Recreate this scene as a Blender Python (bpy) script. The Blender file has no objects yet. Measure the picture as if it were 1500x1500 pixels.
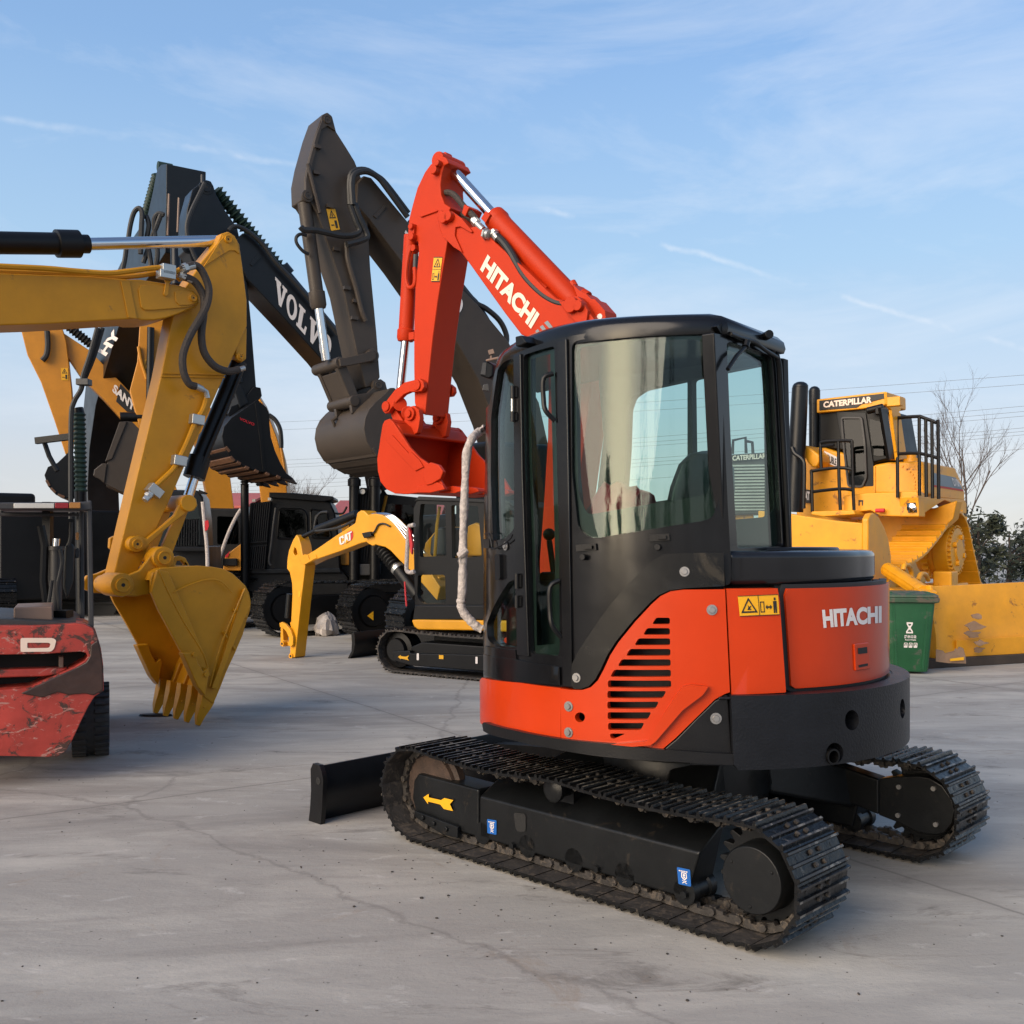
import bpy, bmesh, math, random
from mathutils import Vector, Matrix
from mathutils.geometry import tessellate_polygon
random.seed(7)
PI = math.pi
V = Vector
SC = bpy.context.scene
COL = SC.collection
# ------------------------------------------------------------------ camera model of the photograph
EYE = V((0, 0, 1.6)); FPX = 1480.0; HX, HY = 750.0, 795.0
def ray(px, py): return V(((px-HX)/FPX, 1.0, (HY-py)/FPX))
def at(px, py, y): return EYE + ray(px, py)*y                # a point at depth y
def G(px, py, z=0.0):                                       # a point on the ground
    d = ray(px, py); return EYE + d*((z-1.6)/d.z)
class Plane:
    """vertical plane through p, with horizontal normal n pointing away from the viewer"""
    def __init__(s, p, n):
        s.p = V((p[0], p[1], 0)); s.n = V((n[0], n[1], 0)).normalized()
        s.u = V((s.n.y, -s.n.x, 0))
    def pt(s, px, py, off=0.0):
        d = ray(px, py); q = s.p + s.n*off
        return EYE + d*((q-EYE).dot(s.n)/d.dot(s.n))
    def shift(s, o): return Plane(s.p + s.n*o, s.n)
class VS:
    """vertical ruled surface over a plan polyline"""
    def __init__(s, pts):
        s.p = [V((a[0], a[1])) for a in pts]; s.S = [0.0]
        for a, b in zip(s.p, s.p[1:]): s.S.append(s.S[-1] + (b-a).length)
    def sz(s, px, py):
        d = ray(px, py); best = None
        for i in range(len(s.p)-1):
            a, b = s.p[i], s.p[i+1]; e = b-a
            den = d.x*e.y - d.y*e.x
            if abs(den) < 1e-12: continue
            t = (a.x*e.y - a.y*e.x)/den; w = (a.x*d.y - a.y*d.x)/den
            if -1e-6 <= w <= 1+1e-6 and t > 0 and (best is None or t < best[0]):
                best = (t, s.S[i] + w*e.length)
        if best is None:                                    # ray passes just outside: use the outline
            k = min(range(len(s.p)), key=lambda i: abs(s.p[i].x/s.p[i].y - d.x) if s.p[i].y > 0 else 9e9)
            best = (s.p[k].y, s.S[k])
        return V((best[1], 1.6 + d.z*best[0]))
    def w(s, q, off=0.0):
        S = min(max(q[0], 0), s.S[-1]-1e-6); i = 0
        while i < len(s.S)-2 and s.S[i+1] < S: i += 1
        e = s.p[i+1]-s.p[i]; a = s.p[i] + e*((S-s.S[i])/e.length)
        # smooth normal
        def nr(k):
            k = min(max(k, 0), len(s.p)-2); f = (s.p[k+1]-s.p[k]).normalized(); return V((f.y, -f.x))
        f = (S-s.S[i])/e.length
        n = nr(i)*(1-abs(f-.5)) + (nr(i+1)*max(f-.5, 0) + nr(i-1)*max(.5-f, 0))
        n.normalize()
        a = a + n*off
        return V((a.x, a.y, q[1]))
def rootloc(o):
    l = V((0, 0, 0))
    while o: l = l + o.location; o = o.parent
    return l
def cr(pts, n=6, closed=False):
    """Catmull-Rom through points"""
    P = [V(p) for p in pts]; out = []; m = len(P)
    for i in range(m if closed else m-1):
        g = (lambda k: P[k % m]) if closed else (lambda k: P[min(max(k, 0), m-1)])
        a, b, c, d = g(i-1), g(i), g(i+1), g(i+2)
        for k in range(n):
            t = k/n
            out.append(.5*((2*b) + (c-a)*t + (2*a-5*b+4*c-d)*t*t + (3*b-a-3*c+d)*t**3))
    if not closed: out.append(P[-1])
    return out
def circ(cx, cy, r, n=20, ry=None):
    ry = ry or r
    return [(cx+r*math.cos(2*PI*k/n), cy+ry*math.sin(2*PI*k/n)) for k in range(n)]
def rnd(poly, r=4.0, n=4):
    """round the corners of a 2D polygon (radius in its own unit)"""
    P = [V((p[0], p[1])) for p in poly]; out = []; m = len(P)
    for i in range(m):
        a, b, c = P[i-1], P[i], P[(i+1) % m]
        l1, l2 = (a-b).length, (c-b).length
        d = min(r, l1*.45, l2*.45)
        if d < 1e-5: out.append(b); continue
        s, e = b+(a-b).normalized()*d, b+(c-b).normalized()*d
        for k in range(n+1):
            t = k/n; out.append((1-t)**2*s + 2*t*(1-t)*b + t*t*e)
    return [(p.x, p.y) for p in out]
class MB:
    def __init__(s): s.bm = bmesh.new(); s.mi = 0
    def _f(s, vs):
        try: f = s.bm.faces.new(vs); f.material_index = s.mi; return f
        except ValueError: return None
    def poly(s, pts):
        return s._f([s.bm.verts.new(p) for p in pts])
    def prism(s, pts, vec, mis=None):
        vec = V(vec); n = len(pts)
        a = [s.bm.verts.new(p) for p in pts]; b = [s.bm.verts.new(V(p)+vec) for p in pts]
        s._f(a[::-1]); s._f(b)
        for i in range(n):
            f = s._f([a[i], a[(i+1) % n], b[(i+1) % n], b[i]])
            if mis and f and i in mis: f.material_index = mis[i]
        return s
    def loft(s, rings, closed=True, caps=True):
        R = [[s.bm.verts.new(p) for p in r] for r in rings]; n = len(R[0])
        for a, b in zip(R, R[1:]):
            for i in range(n if closed else n-1):
                j = (i+1) % n; s._f([a[i], a[j], b[j], b[i]])
        if caps: s._f(R[0][::-1]); s._f(R[-1])
        return s
    def box(s, c, size, x=None, y=None):
        c = V(c); X = V(x).normalized() if x else V((1, 0, 0))
        Y = V(y).normalized() if y else (V((0, 0, 1)).cross(X).normalized() if abs(X.z) < .99 else V((0, 1, 0)))
        Z = X.cross(Y).normalized(); a, b, h = size[0]/2, size[1]/2, size[2]/2
        lo = [c + X*i*a + Y*j*b - Z*h for i, j in ((-1, -1), (1, -1), (1, 1), (-1, 1))]
        return s.prism(lo, Z*2*h)
    def cyl(s, p0, p1, r, r1=None, n=20):
        p0, p1 = V(p0), V(p1); r1 = r if r1 is None else r1
        return s.loft([s.ring(p0, p1-p0, r, n), s.ring(p1, p1-p0, r1, n)])
    def ring(s, p, d, r, n):
        d = V(d).normalized(); a = d.orthogonal().normalized(); b = d.cross(a)
        return [V(p) + a*r*math.cos(2*PI*k/n) + b*r*math.sin(2*PI*k/n) for k in range(n)]
    def lathe(s, p, d, prof, n=24):
        """prof: list of (distance along d, radius)"""
        d = V(d).normalized()
        return s.loft([s.ring(V(p)+d*h, d, max(r, 1e-4), n) for h, r in prof])
    def tube(s, pts, r, n=8, sm=0):
        P = [V(p) for p in pts]
        if sm: P = cr(P, sm)
        rings = []; up = None
        for i, p in enumerate(P):
            d = (P[min(i+1, len(P)-1)] - P[max(i-1, 0)]).normalized()
            if up is None: up = d.orthogonal().normalized()
            up = (up - d*up.dot(d)).normalized(); b = d.cross(up)
            rr = r(i/(len(P)-1)) if callable(r) else r
            rings.append([p + up*rr*math.cos(2*PI*k/n) + b*rr*math.sin(2*PI*k/n) for k in range(n)])
        return s.loft(rings)
    def ball(s, c, r, n=12, sc=(1, 1, 1)):
        c = V(c)
        rings = [[c + V((r*sc[0]*math.sin(t)*math.cos(2*PI*k/n), r*sc[1]*math.sin(t)*math.sin(2*PI*k/n), r*sc[2]*math.cos(t))) for k in range(n)]
                 for t in [PI*(i+.02)/(n//2+.04) for i in range(n//2+1)]]
        return s.loft(rings)
    def tri2(s, polys, fn, step=None, thick=None, axis=0):
        """fill 2D polygons (outer + holes), map through fn(q, off); split along axis every step; thick = (front, back) offsets"""
        fl = [V((p[0], p[1], 0)) for q in polys for p in q]
        tr = tessellate_polygon([[V((p[0], p[1], 0)) for p in q] for q in polys])
        t = bmesh.new(); vs = [t.verts.new(p) for p in fl]
        for f in tr:
            try: t.faces.new([vs[i] for i in f])
            except ValueError: pass
        if step:
            lo = min(p[axis] for p in fl); hi = max(p[axis] for p in fl); k = lo+step
            while k < hi-1e-6:
                co = V((k, 0, 0)) if axis == 0 else V((0, k, 0)); no = V((1, 0, 0)) if axis == 0 else V((0, 1, 0))
                bmesh.ops.bisect_plane(t, geom=t.verts[:]+t.edges[:]+t.faces[:], dist=1e-6, plane_co=co, plane_no=no)
                k += step
        bmesh.ops.recalc_face_normals(t, faces=t.faces[:])
        front = thick[0] if thick else 0.0
        t.verts.index_update()
        A = [s.bm.verts.new(fn(v.co, front)) for v in t.verts]
        B = [s.bm.verts.new(fn(v.co, thick[1])) for v in t.verts] if thick else None
        for f in t.faces:
            ix = [v.index for v in f.verts]
            if f.normal.z < 0: ix = ix[::-1]
            s._f([A[i] for i in ix])
            if B: s._f([B[i] for i in ix[::-1]])
        if B:
            for e in t.edges:
                if len(e.link_faces) == 1:
                    i, j = e.verts[0].index, e.verts[1].index
                    s._f([A[i], A[j], B[j], B[i]])
        t.free(); return s
    def build(s, name, mats, parent=None, bevel=0, seg=2, ang=35, flip=True):
        bm = s.bm
        if flip: bmesh.ops.recalc_face_normals(bm, faces=bm.faces[:])
        L = rootloc(parent)
        if L.length: bmesh.ops.translate(bm, verts=bm.verts[:], vec=-L)
        me = bpy.data.meshes.new(name); bm.to_mesh(me); bm.free()
        for m in (mats if isinstance(mats, (list, tuple)) else [mats]): me.materials.append(m)
        me.polygons.foreach_set('use_smooth', [True]*len(me.polygons))
        me.set_sharp_from_angle(angle=math.radians(ang))
        o = bpy.data.objects.new(name, me); COL.objects.link(o); o.parent = parent
        if bevel:
            b = o.modifiers.new('bevel', 'BEVEL'); b.width = bevel; b.segments = seg; b.limit_method = 'ANGLE'
            b.angle_limit = math.radians(40); b.harden_normals = True; b.use_clamp_overlap = True
        return o
def tag(o, label, cat, group=None):
    o['label'] = label; o['category'] = cat
    if group: o['group'] = group
    return o
def thing(name, loc, label, cat, group=None):
    o = bpy.data.objects.new(name, None); COL.objects.link(o); o.location = V(loc); o.empty_display_size = .2
    return tag(o, label, cat, group)
def struct(o): o['kind'] = 'structure'; return o
def stuff(o): o['kind'] = 'stuff'; return o
def slab(name, px, pl, off, thick, mat, parent, bevel=.012, holes=None, seg=2, tr=0):
    """prism whose near face is the traced outline px on plane pl pushed back by off"""
    m = MB(); q = pl.shift(off)
    if holes:
        def fn(c, o): return q.pt(c[0], c[1]) + q.n*(o+tr)
        m.tri2([px]+holes, fn, thick=(0, thick))
    else: m.prism([q.pt(*p) + q.n*tr for p in px], q.n*thick)
    return m.build(name, mat, parent, bevel, seg)
def textmesh(body, bold=.0, font_scale=1.0):
    c = bpy.data.curves.new('t', 'FONT'); c.body = body; c.size = 1; c.offset = bold; c.resolution_u = 4
    o = bpy.data.objects.new('t', c); COL.objects.link(o)
    dg = bpy.context.evaluated_depsgraph_get(); me = bpy.data.meshes.new_from_object(o.evaluated_get(dg))
    vs = [(v.co.x, v.co.y) for v in me.vertices]; fs = [tuple(p.vertices) for p in me.polygons]
    bpy.data.objects.remove(o); bpy.data.curves.remove(c); bpy.data.meshes.remove(me)
    x0, x1 = min(v[0] for v in vs), max(v[0] for v in vs); y0, y1 = min(v[1] for v in vs), max(v[1] for v in vs)
    return [((x-x0)/(x1-x0), (y-y0)/(y1-y0)) for x, y in vs], fs
def bil(quad):
    """unit square -> pixels; quad = TL, TR, BR, BL, v upward"""
    tl, tr, br, bl = [V(q) for q in quad]
    return lambda u, v: (bl*(1-u)+br*u)*(1-v) + (tl*(1-u)+tr*u)*v
def put(m, mesh, fn):
    vs, fs = mesh; w = [m.bm.verts.new(fn(u, v)) for u, v in vs]
    for f in fs: m._f([w[i] for i in f])
def decal_text(name, body, quad, fn, mat, parent, bold=.03):
    """fn(px,py)->world point just in front of the surface"""
    m = MB(); b = bil(quad); put(m, textmesh(body, bold), lambda u, v: fn(*b(u, v)))
    return m.build(name, mat, parent, flip=False)
def shapes_in(m, quad, fn, polys, mi):
    m.mi = mi; b = bil(quad)
    for q in polys: m.tri2(q if isinstance(q[0][0], (tuple, list)) else [q], lambda c, o: fn(*b(c[0], c[1])))
# ------------------------------------------------------------------ materials
def newmat(name):
    m = bpy.data.materials.new(name); m.use_nodes = True; nt = m.node_tree
    return m, nt, nt.nodes['Principled BSDF']
def N(nt, t, **k):
    n = nt.nodes.new(t)
    for a, b in k.items():
        if a in n.inputs: n.inputs[a].default_value = b
        else: setattr(n, a, b)
    return n
def paint(name, col, rough=.4, metal=0, var=.12, scale=3.0, bump=.0, bscale=60, coat=0, wear=None, wearamt=.55, wscale=6, spec=.5, wear2=None):
    m, nt, p = newmat(name); L = nt.links
    tc = N(nt, 'ShaderNodeTexCoord'); no = N(nt, 'ShaderNodeTexNoise', Scale=scale, Detail=6, Roughness=.65)
    L.new(tc.outputs['Object'], no.inputs['Vector'])
    r = N(nt, 'ShaderNodeValToRGB'); r.color_ramp.elements[0].position = .3; r.color_ramp.elements[1].position = .7
    d = [c*(1-var) for c in col]; b = [min(c*(1+var), 1) for c in col]
    r.color_ramp.elements[0].color = (*d, 1); r.color_ramp.elements[1].color = (*b, 1)
    L.new(no.outputs['Fac'], r.inputs['Fac']); out = r.outputs['Color']
    mr = N(nt, 'ShaderNodeMapRange'); mr.inputs['To Min'].default_value = max(rough-.1, .02); mr.inputs['To Max'].default_value = min(rough+.12, 1)
    L.new(no.outputs['Fac'], mr.inputs['Value']); L.new(mr.outputs['Result'], p.inputs['Roughness'])
    if wear:
        n2 = N(nt, 'ShaderNodeTexNoise', Scale=wscale, Detail=9, Roughness=.72, Distortion=.6); L.new(tc.outputs['Object'], n2.inputs['Vector'])
        r2 = N(nt, 'ShaderNodeValToRGB'); r2.color_ramp.elements[0].position = wearamt; r2.color_ramp.elements[1].position = wearamt+.05
        L.new(n2.outputs['Fac'], r2.inputs['Fac'])
        mx = N(nt, 'ShaderNodeMixRGB'); mx.inputs['Color2'].default_value = (*wear, 1)
        L.new(r2.outputs['Color'], mx.inputs['Fac']); L.new(out, mx.inputs['Color1']); out = mx.outputs['Color']
    if wear2:
        n4 = N(nt, 'ShaderNodeTexNoise', Scale=wscale*1.7, Detail=10, Roughness=.75, Distortion=1.2)
        mp4 = N(nt, 'ShaderNodeMapping'); mp4.inputs['Scale'].default_value = (.6, .6, 1.5); mp4.inputs['Location'].default_value = (3, 5, 7); L.new(tc.outputs['Object'], mp4.inputs['Vector']); L.new(mp4.outputs['Vector'], n4.inputs['Vector'])
        r4 = N(nt, 'ShaderNodeValToRGB'); r4.color_ramp.elements[0].position = .57; r4.color_ramp.elements[1].position = .6; L.new(n4.outputs['Fac'], r4.inputs['Fac'])
        m4 = N(nt, 'ShaderNodeMixRGB'); m4.inputs['Color2'].default_value = (*wear2, 1); L.new(r4.outputs['Color'], m4.inputs['Fac']); L.new(out, m4.inputs['Color1']); out = m4.outputs['Color']
    L.new(out, p.inputs['Base Color'])
    p.inputs['Metallic'].default_value = metal; p.inputs['Coat Weight'].default_value = coat; p.inputs['Coat Roughness'].default_value = .08
    p.inputs['Specular IOR Level'].default_value = spec
    if bump:
        n3 = N(nt, 'ShaderNodeTexNoise', Scale=bscale, Detail=4); L.new(tc.outputs['Object'], n3.inputs['Vector'])
        bp = N(nt, 'ShaderNodeBump', Strength=bump, Distance=.01); L.new(n3.outputs['Fac'], bp.inputs['Height']); L.new(bp.outputs['Normal'], p.inputs['Normal'])
    return m
M = {}
M['orange'] = paint('orange_red_paint', (.49, .035, .0015), .32, var=.1, scale=1.2, coat=.4, bump=.04, bscale=9, spec=.2)
M['orange_arm'] = paint('orange_red_arm_paint', (.46, .031, .005), .48, spec=.16, var=.07, bump=.06, bscale=14)
M['cab'] = paint('dark_grey_cab_paint', (.0062, .0063, .0072), .17, var=.3, coat=.0, spec=.32, bump=.03, bscale=8)
M['hood'] = paint('glossy_black_hood', (.01, .01, .0115), .16, var=.3, coat=.15, spec=.35, bump=.03, bscale=6)
M['plastic'] = paint('black_plastic', (.0075, .0075, .0082), .33, var=.3, spec=.3, bump=.08, bscale=120)
M['trimwear'] = paint('scuffed_black_trim', (.009, .0087, .0082), .24, var=.3, coat=.08, spec=.3, wear=(.034, .029, .022), wearamt=.6, wscale=3, bump=.1, bscale=10)
M['cw'] = paint('dark_counterweight_paint', (.007, .0078, .0102), .38, var=.35, spec=.28, bump=.25, bscale=90)
M['black'] = paint('satin_black_paint', (.003, .003, .0034), .42, var=.3, spec=.3)
M['steel'] = paint('black_track_steel', (.009, .0092, .0098), .27, metal=.3, var=.45, scale=9, spec=.35, wear=(.13, .11, .09), wearamt=.6, wscale=14, bump=.3, bscale=40)
M['grouser'] = paint('dusty_grouser_edge', (.035, .033, .031), .45, metal=.2, var=.5, scale=11, wear=(.2, .185, .16), wearamt=.52, wscale=9, bump=.3, bscale=60)
M['trackdirt'] = paint('dusty_track_steel', (.028, .024, .021), .7, var=.5, scale=12, wear=(.07, .056, .043), wearamt=.52, wscale=20, bump=.4, bscale=50)
M['frame'] = paint('dark_track_frame_paint', (.006, .0068, .0076), .36, var=.35, spec=.32, wear=(.02, .017, .014), wearamt=.6, wscale=9, bump=.1, bscale=30)
M['rust'] = paint('rusty_steel', (.05, .03, .021), .7, var=.4, scale=15, bump=.3)
M['chrome'] = paint('chrome_rod', (.62, .63, .65), .12, metal=1, var=.03)
M['zinc'] = paint('zinc_fitting', (.45, .45, .43), .35, metal=.8, var=.1)
M['bolt'] = paint('grey_bolt_steel', (.3, .29, .28), .4, metal=.7, var=.2)
M['rubber'] = paint('black_rubber_hose', (.011, .011, .011), .55, var=.2)
M['ybraid'] = paint('brown_braided_hose', (.035, .026, .02), .65, var=.4, scale=60, bump=.6, bscale=150)
M['yel'] = paint('mustard_yellow_paint', (.5, .22, .008), .36, var=.12, wear=(.33, .15, .02), wearamt=.62, wscale=3, spec=.3, bump=.06, bscale=12)
M['yel2'] = paint('bright_yellow_paint', (.68, .3, .006), .34, var=.1, bump=.05, bscale=10)
M['yel3'] = paint('orange_yellow_paint', (.5, .2, .008), .42, var=.1)
M['doz'] = paint('dozer_yellow_paint', (.74, .315, .007), .42, var=.12, bump=.08, bscale=14, wear=(.34, .13, .014), wearamt=.6, wscale=4)
M['navy'] = paint('dark_navy_machine_paint', (.0065, .0078, .0098), .34, var=.3, spec=.3)
M['brown'] = paint('grey_brown_machine_paint', (.05, .039, .03), .45, var=.15, scale=2, bump=.05, bscale=20, spec=.3)
M['white'] = paint('white_decal', (.72, .66, .62), .5, var=.04)
M['creamw'] = paint('cream_decal', (.8, .62, .5), .5, var=.04)
M['grey_d'] = paint('grey_decal', (.18, .22, .24), .5, var=.04)
M['syel'] = paint('yellow_sticker', (.72, .36, .006), .45, var=.04)
M['ink'] = paint('black_ink', (.012, .012, .012), .5, var=.0)
M['blue'] = paint('blue_sticker', (.006, .095, .36), .45, var=.05)
M['red'] = paint('red_decal', (.5, .012, .02), .5, var=.1)
M['redcloth'] = paint('crimson_cloth', (.2, .006, .016), .8, var=.3, bump=.5, bscale=8)
M['seat'] = paint('black_seat_vinyl', (.012, .014, .015), .5, var=.2)
M['inner'] = paint('dark_interior', (.008, .008, .008), .7, var=.2)
M['boot'] = paint('green_bellows', (.01, .03, .02), .6, var=.25)
M['bboot'] = paint('black_bellows', (.008, .008, .008), .6, var=.2)
M['bin'] = paint('green_bin_plastic', (.01, .078, .028), .45, var=.18, wear=(.07, .085, .06), wearamt=.57, wscale=6, bump=.05)
M['binrim'] = paint('grimy_green_plastic', (.035, .075, .04), .5, var=.2, wear=(.1, .085, .06), wearamt=.5, wscale=7)
M['fork'] = paint('chipped_red_paint', (.38, .042, .028), .42, var=.3, wear=(.06, .028, .02), wearamt=.53, wscale=7, wear2=(.42, .2, .16), bump=.25, bscale=16)
M['forkdark'] = paint('scraped_dark_red_paint', (.045, .022, .016), .35, var=.5, wear=(.34, .2, .17), wearamt=.62, wscale=9, bump=.3, bscale=20)
M['tyre'] = paint('dusty_tyre_rubber', (.03, .029, .028), .75, var=.35, bump=.4, bscale=30)
M['metalgrey'] = paint('worn_grey_metal', (.035, .034, .034), .5, var=.3, wear=(.12, .1, .09), wearamt=.66, wscale=10)
M['tan'] = paint('tan_box_paint', (.2, .13, .095), .55, var=.1)
M['card'] = paint('torn_cardboard', (.26, .165, .105), .85, var=.2, bump=.3)
M['wrap'] = paint('grey_foam_wrap', (.42, .37, .34), .8, var=.35, scale=40, bump=.8, bscale=60)
M['bag'] = paint('crumpled_plastic_bag', (.3, .27, .25), .4, var=.3, scale=8, bump=.8, bscale=20)
M['bark'] = paint('grey_brown_bark', (.075, .055, .045), .85, var=.3, scale=20)
M['leaf'] = paint('dark_evergreen_leaf', (.03, .036, .018), .7, var=.5, scale=8)
M['palm'] = paint('dull_palm_leaf', (.04, .05, .018), .7, var=.4)
M['roof'] = paint('red_roof_sheet', (.42, .08, .055), .6, var=.1)
M['bwall'] = paint('pale_grey_wall', (.3, .29, .28), .7, var=.1)
M['taill'] = paint('red_lamp_lens', (.25, .01, .015), .25, var=.1)
M['lens'] = paint('clear_lamp_lens', (.55, .53, .48), .15, var=.1)
M['amber'] = paint('amber_lamp_lens', (.35, .15, .03), .3, var=.1)
M['wood'] = paint('dark_timber', (.05, .035, .025), .8, var=.3)
def glassmat(name, tint, refl=1.0):
    m, nt, p = newmat(name); L = nt.links; nt.nodes.remove(p)
    out = [n for n in nt.nodes if n.type == 'OUTPUT_MATERIAL'][0]
    t = N(nt, 'ShaderNodeBsdfTransparent'); t.inputs['Color'].default_value = (*tint, 1)
    g = N(nt, 'ShaderNodeBsdfGlossy'); g.inputs['Roughness'].default_value = .03; g.inputs['Color'].default_value = (refl, refl, refl, 1)
    ge = N(nt, 'ShaderNodeNewGeometry'); dt = N(nt, 'ShaderNodeVectorMath', operation='DOT_PRODUCT'); L.new(ge.outputs['Normal'], dt.inputs[0]); L.new(ge.outputs['Incoming'], dt.inputs[1])
    ab = N(nt, 'ShaderNodeMath', operation='ABSOLUTE'); L.new(dt.outputs['Value'], ab.inputs[0]); sb = N(nt, 'ShaderNodeMath', operation='SUBTRACT'); sb.inputs[0].default_value = 1; L.new(ab.outputs[0], sb.inputs[1])
    pw = N(nt, 'ShaderNodeMath', operation='POWER'); pw.inputs[1].default_value = 5; L.new(sb.outputs[0], pw.inputs[0])
    f = N(nt, 'ShaderNodeMath', operation='MULTIPLY_ADD'); f.inputs[1].default_value = .95; f.inputs[2].default_value = .024; L.new(pw.outputs[0], f.inputs[0]); mx = N(nt, 'ShaderNodeMixShader')
    no = N(nt, 'ShaderNodeTexNoise', Scale=1.6, Detail=0); tc = N(nt, 'ShaderNodeTexCoord'); L.new(tc.outputs['Object'], no.inputs['Vector'])
    bp = N(nt, 'ShaderNodeBump', Strength=.03, Distance=.02); L.new(no.outputs['Fac'], bp.inputs['Height']); L.new(bp.outputs['Normal'], g.inputs['Normal'])
    L.new(f.outputs[0], mx.inputs[0]); L.new(t.outputs[0], mx.inputs[1]); L.new(g.outputs[0], mx.inputs[2]); L.new(mx.outputs[0], out.inputs['Surface'])
    return m
M['glass'] = glassmat('tinted_cab_glass', (.72, .85, .8))
M['dglass'] = glassmat('dark_cab_glass', (.12, .15, .14), .8)
# ------------------------------------------------------------------ camera, sky, sun
cam_d = bpy.data.cameras.new('camera'); cam = bpy.data.objects.new('camera', cam_d); COL.objects.link(cam); SC.camera = cam
cam.location = EYE; cam.rotation_euler = (math.radians(90), 0, 0)
cam_d.sensor_width = 36; cam_d.lens = 36*FPX/1500; cam_d.shift_y = .03; cam_d.clip_end = 2000; cam_d.clip_start = .05
SUN_EL, SUN_AZ = 25.0, 224.0          # degrees; azimuth clockwise from +Y (left of the view, a little behind)
sd = V((math.sin(math.radians(SUN_AZ))*math.cos(math.radians(SUN_EL)), math.cos(math.radians(SUN_AZ))*math.cos(math.radians(SUN_EL)), math.sin(math.radians(SUN_EL))))
sl = bpy.data.lights.new('sun', 'SUN'); sl.energy = 1.9; sl.angle = math.radians(55); sl.color = (1, .83, .65)
so = bpy.data.objects.new('sun', sl); COL.objects.link(so); so.rotation_euler = (-sd).to_track_quat('-Z', 'Y').to_euler(); so.location = sd*50
W = bpy.data.worlds.new('World'); SC.world = W; W.use_nodes = True; nt = W.node_tree; L = nt.links
bg = nt.nodes['Background']; sky = N(nt, 'ShaderNodeTexSky', sky_type='NISHITA'); sky.sun_disc = False
sky.sun_elevation = math.radians(SUN_EL); sky.sun_rotation = math.radians(SUN_AZ); sky.air_density = 1.0; sky.dust_density = 0.3; sky.ozone_density = 3.4
tc = N(nt, 'ShaderNodeTexCoord')
# thin high cloud: streaky noise over the direction of view
mp = N(nt, 'ShaderNodeMapping'); mp.inputs['Scale'].default_value = (1.2, 1.2, 4.2); mp.inputs['Rotation'].default_value = (.0, .3, .0)
L.new(tc.outputs['Generated'], mp.inputs['Vector'])
c1 = N(nt, 'ShaderNodeTexNoise', Scale=2.6, Detail=9, Roughness=.62, Distortion=.5); L.new(mp.outputs['Vector'], c1.inputs['Vector'])
r1 = N(nt, 'ShaderNodeValToRGB'); r1.color_ramp.elements[0].position = .47; r1.color_ramp.elements[1].position = .8
r1.color_ramp.elements[1].color = (.4, .4, .4, 1)
L.new(c1.outputs['Fac'], r1.inputs['Fac'])
# broken contrails: bands about great circles
def trail(nrm, d0, width, amt, seed, x0, x1):
    vm = N(nt, 'ShaderNodeVectorMath', operation='DOT_PRODUCT'); vm.inputs[1].default_value = V(nrm).normalized()
    L.new(tc.outputs['Generated'], vm.inputs[0])
    nn = N(nt, 'ShaderNodeTexNoise', Scale=26, Detail=5, Roughness=.6); nm = N(nt, 'ShaderNodeMapping'); nm.inputs['Location'].default_value = (seed, 0, 0)
    L.new(tc.outputs['Generated'], nm.inputs['Vector']); L.new(nm.outputs['Vector'], nn.inputs['Vector'])
    ad = N(nt, 'ShaderNodeMath', operation='MULTIPLY_ADD'); ad.inputs[1].default_value = .012; L.new(nn.outputs['Fac'], ad.inputs[0]); L.new(vm.outputs['Value'], ad.inputs[2])
    sb = N(nt, 'ShaderNodeMath', operation='SUBTRACT'); sb.inputs[1].default_value = d0+.006; L.new(ad.outputs[0], sb.inputs[0])
    ab = N(nt, 'ShaderNodeMath', operation='ABSOLUTE'); L.new(sb.outputs[0], ab.inputs[0])
    mr = N(nt, 'ShaderNodeMapRange', interpolation_type='SMOOTHSTEP'); mr.inputs['From Min'].default_value = width; mr.inputs['From Max'].default_value = 0
    L.new(ab.outputs[0], mr.inputs['Value'])
    n2 = N(nt, 'ShaderNodeTexNoise', Scale=11, Detail=4, Roughness=.7); L.new(nm.outputs['Vector'], n2.inputs['Vector'])
    r2 = N(nt, 'ShaderNodeValToRGB'); r2.color_ramp.elements[0].position = .4; r2.color_ramp.elements[1].position = .62; L.new(n2.outputs['Fac'], r2.inputs['Fac'])
    mu = N(nt, 'ShaderNodeMath', operation='MULTIPLY'); L.new(mr.outputs['Result'], mu.inputs[0]); L.new(r2.outputs['Color'], mu.inputs[1])
    m2 = N(nt, 'ShaderNodeMath', operation='MULTIPLY'); m2.inputs[1].default_value = amt; L.new(mu.outputs[0], m2.inputs[0])
    sp = N(nt, 'ShaderNodeSeparateXYZ'); L.new(tc.outputs['Generated'], sp.inputs[0])
    xr = N(nt, 'ShaderNodeMapRange'); xr.inputs['From Min'].default_value = x0; xr.inputs['From Max'].default_value = x1; L.new(sp.outputs['X'], xr.inputs['Value'])
    m3 = N(nt, 'ShaderNodeMath', operation='MULTIPLY'); L.new(m2.outputs[0], m3.inputs[0]); L.new(xr.outputs['Result'], m3.inputs[1])
    return m3.outputs[0]
t1 = trail(ray(820, 312).cross(ray(1440, 495)), 0, .0042, .42, 3.0, .02, .06)
t2 = trail(ray(90, 188).cross(ray(600, 268)), 0, .0045, .26, 9.0, -.03, -.12)
sm = N(nt, 'ShaderNodeMath', operation='ADD'); L.new(t1, sm.inputs[0]); L.new(t2, sm.inputs[1])
s2 = N(nt, 'ShaderNodeMath', operation='ADD', use_clamp=True); L.new(sm.outputs[0], s2.inputs[0]); L.new(r1.outputs['Color'], s2.inputs[1])
mx = N(nt, 'ShaderNodeMixRGB'); sx = N(nt, 'ShaderNodeSeparateXYZ'); L.new(tc.outputs['Generated'], sx.inputs[0])
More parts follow.
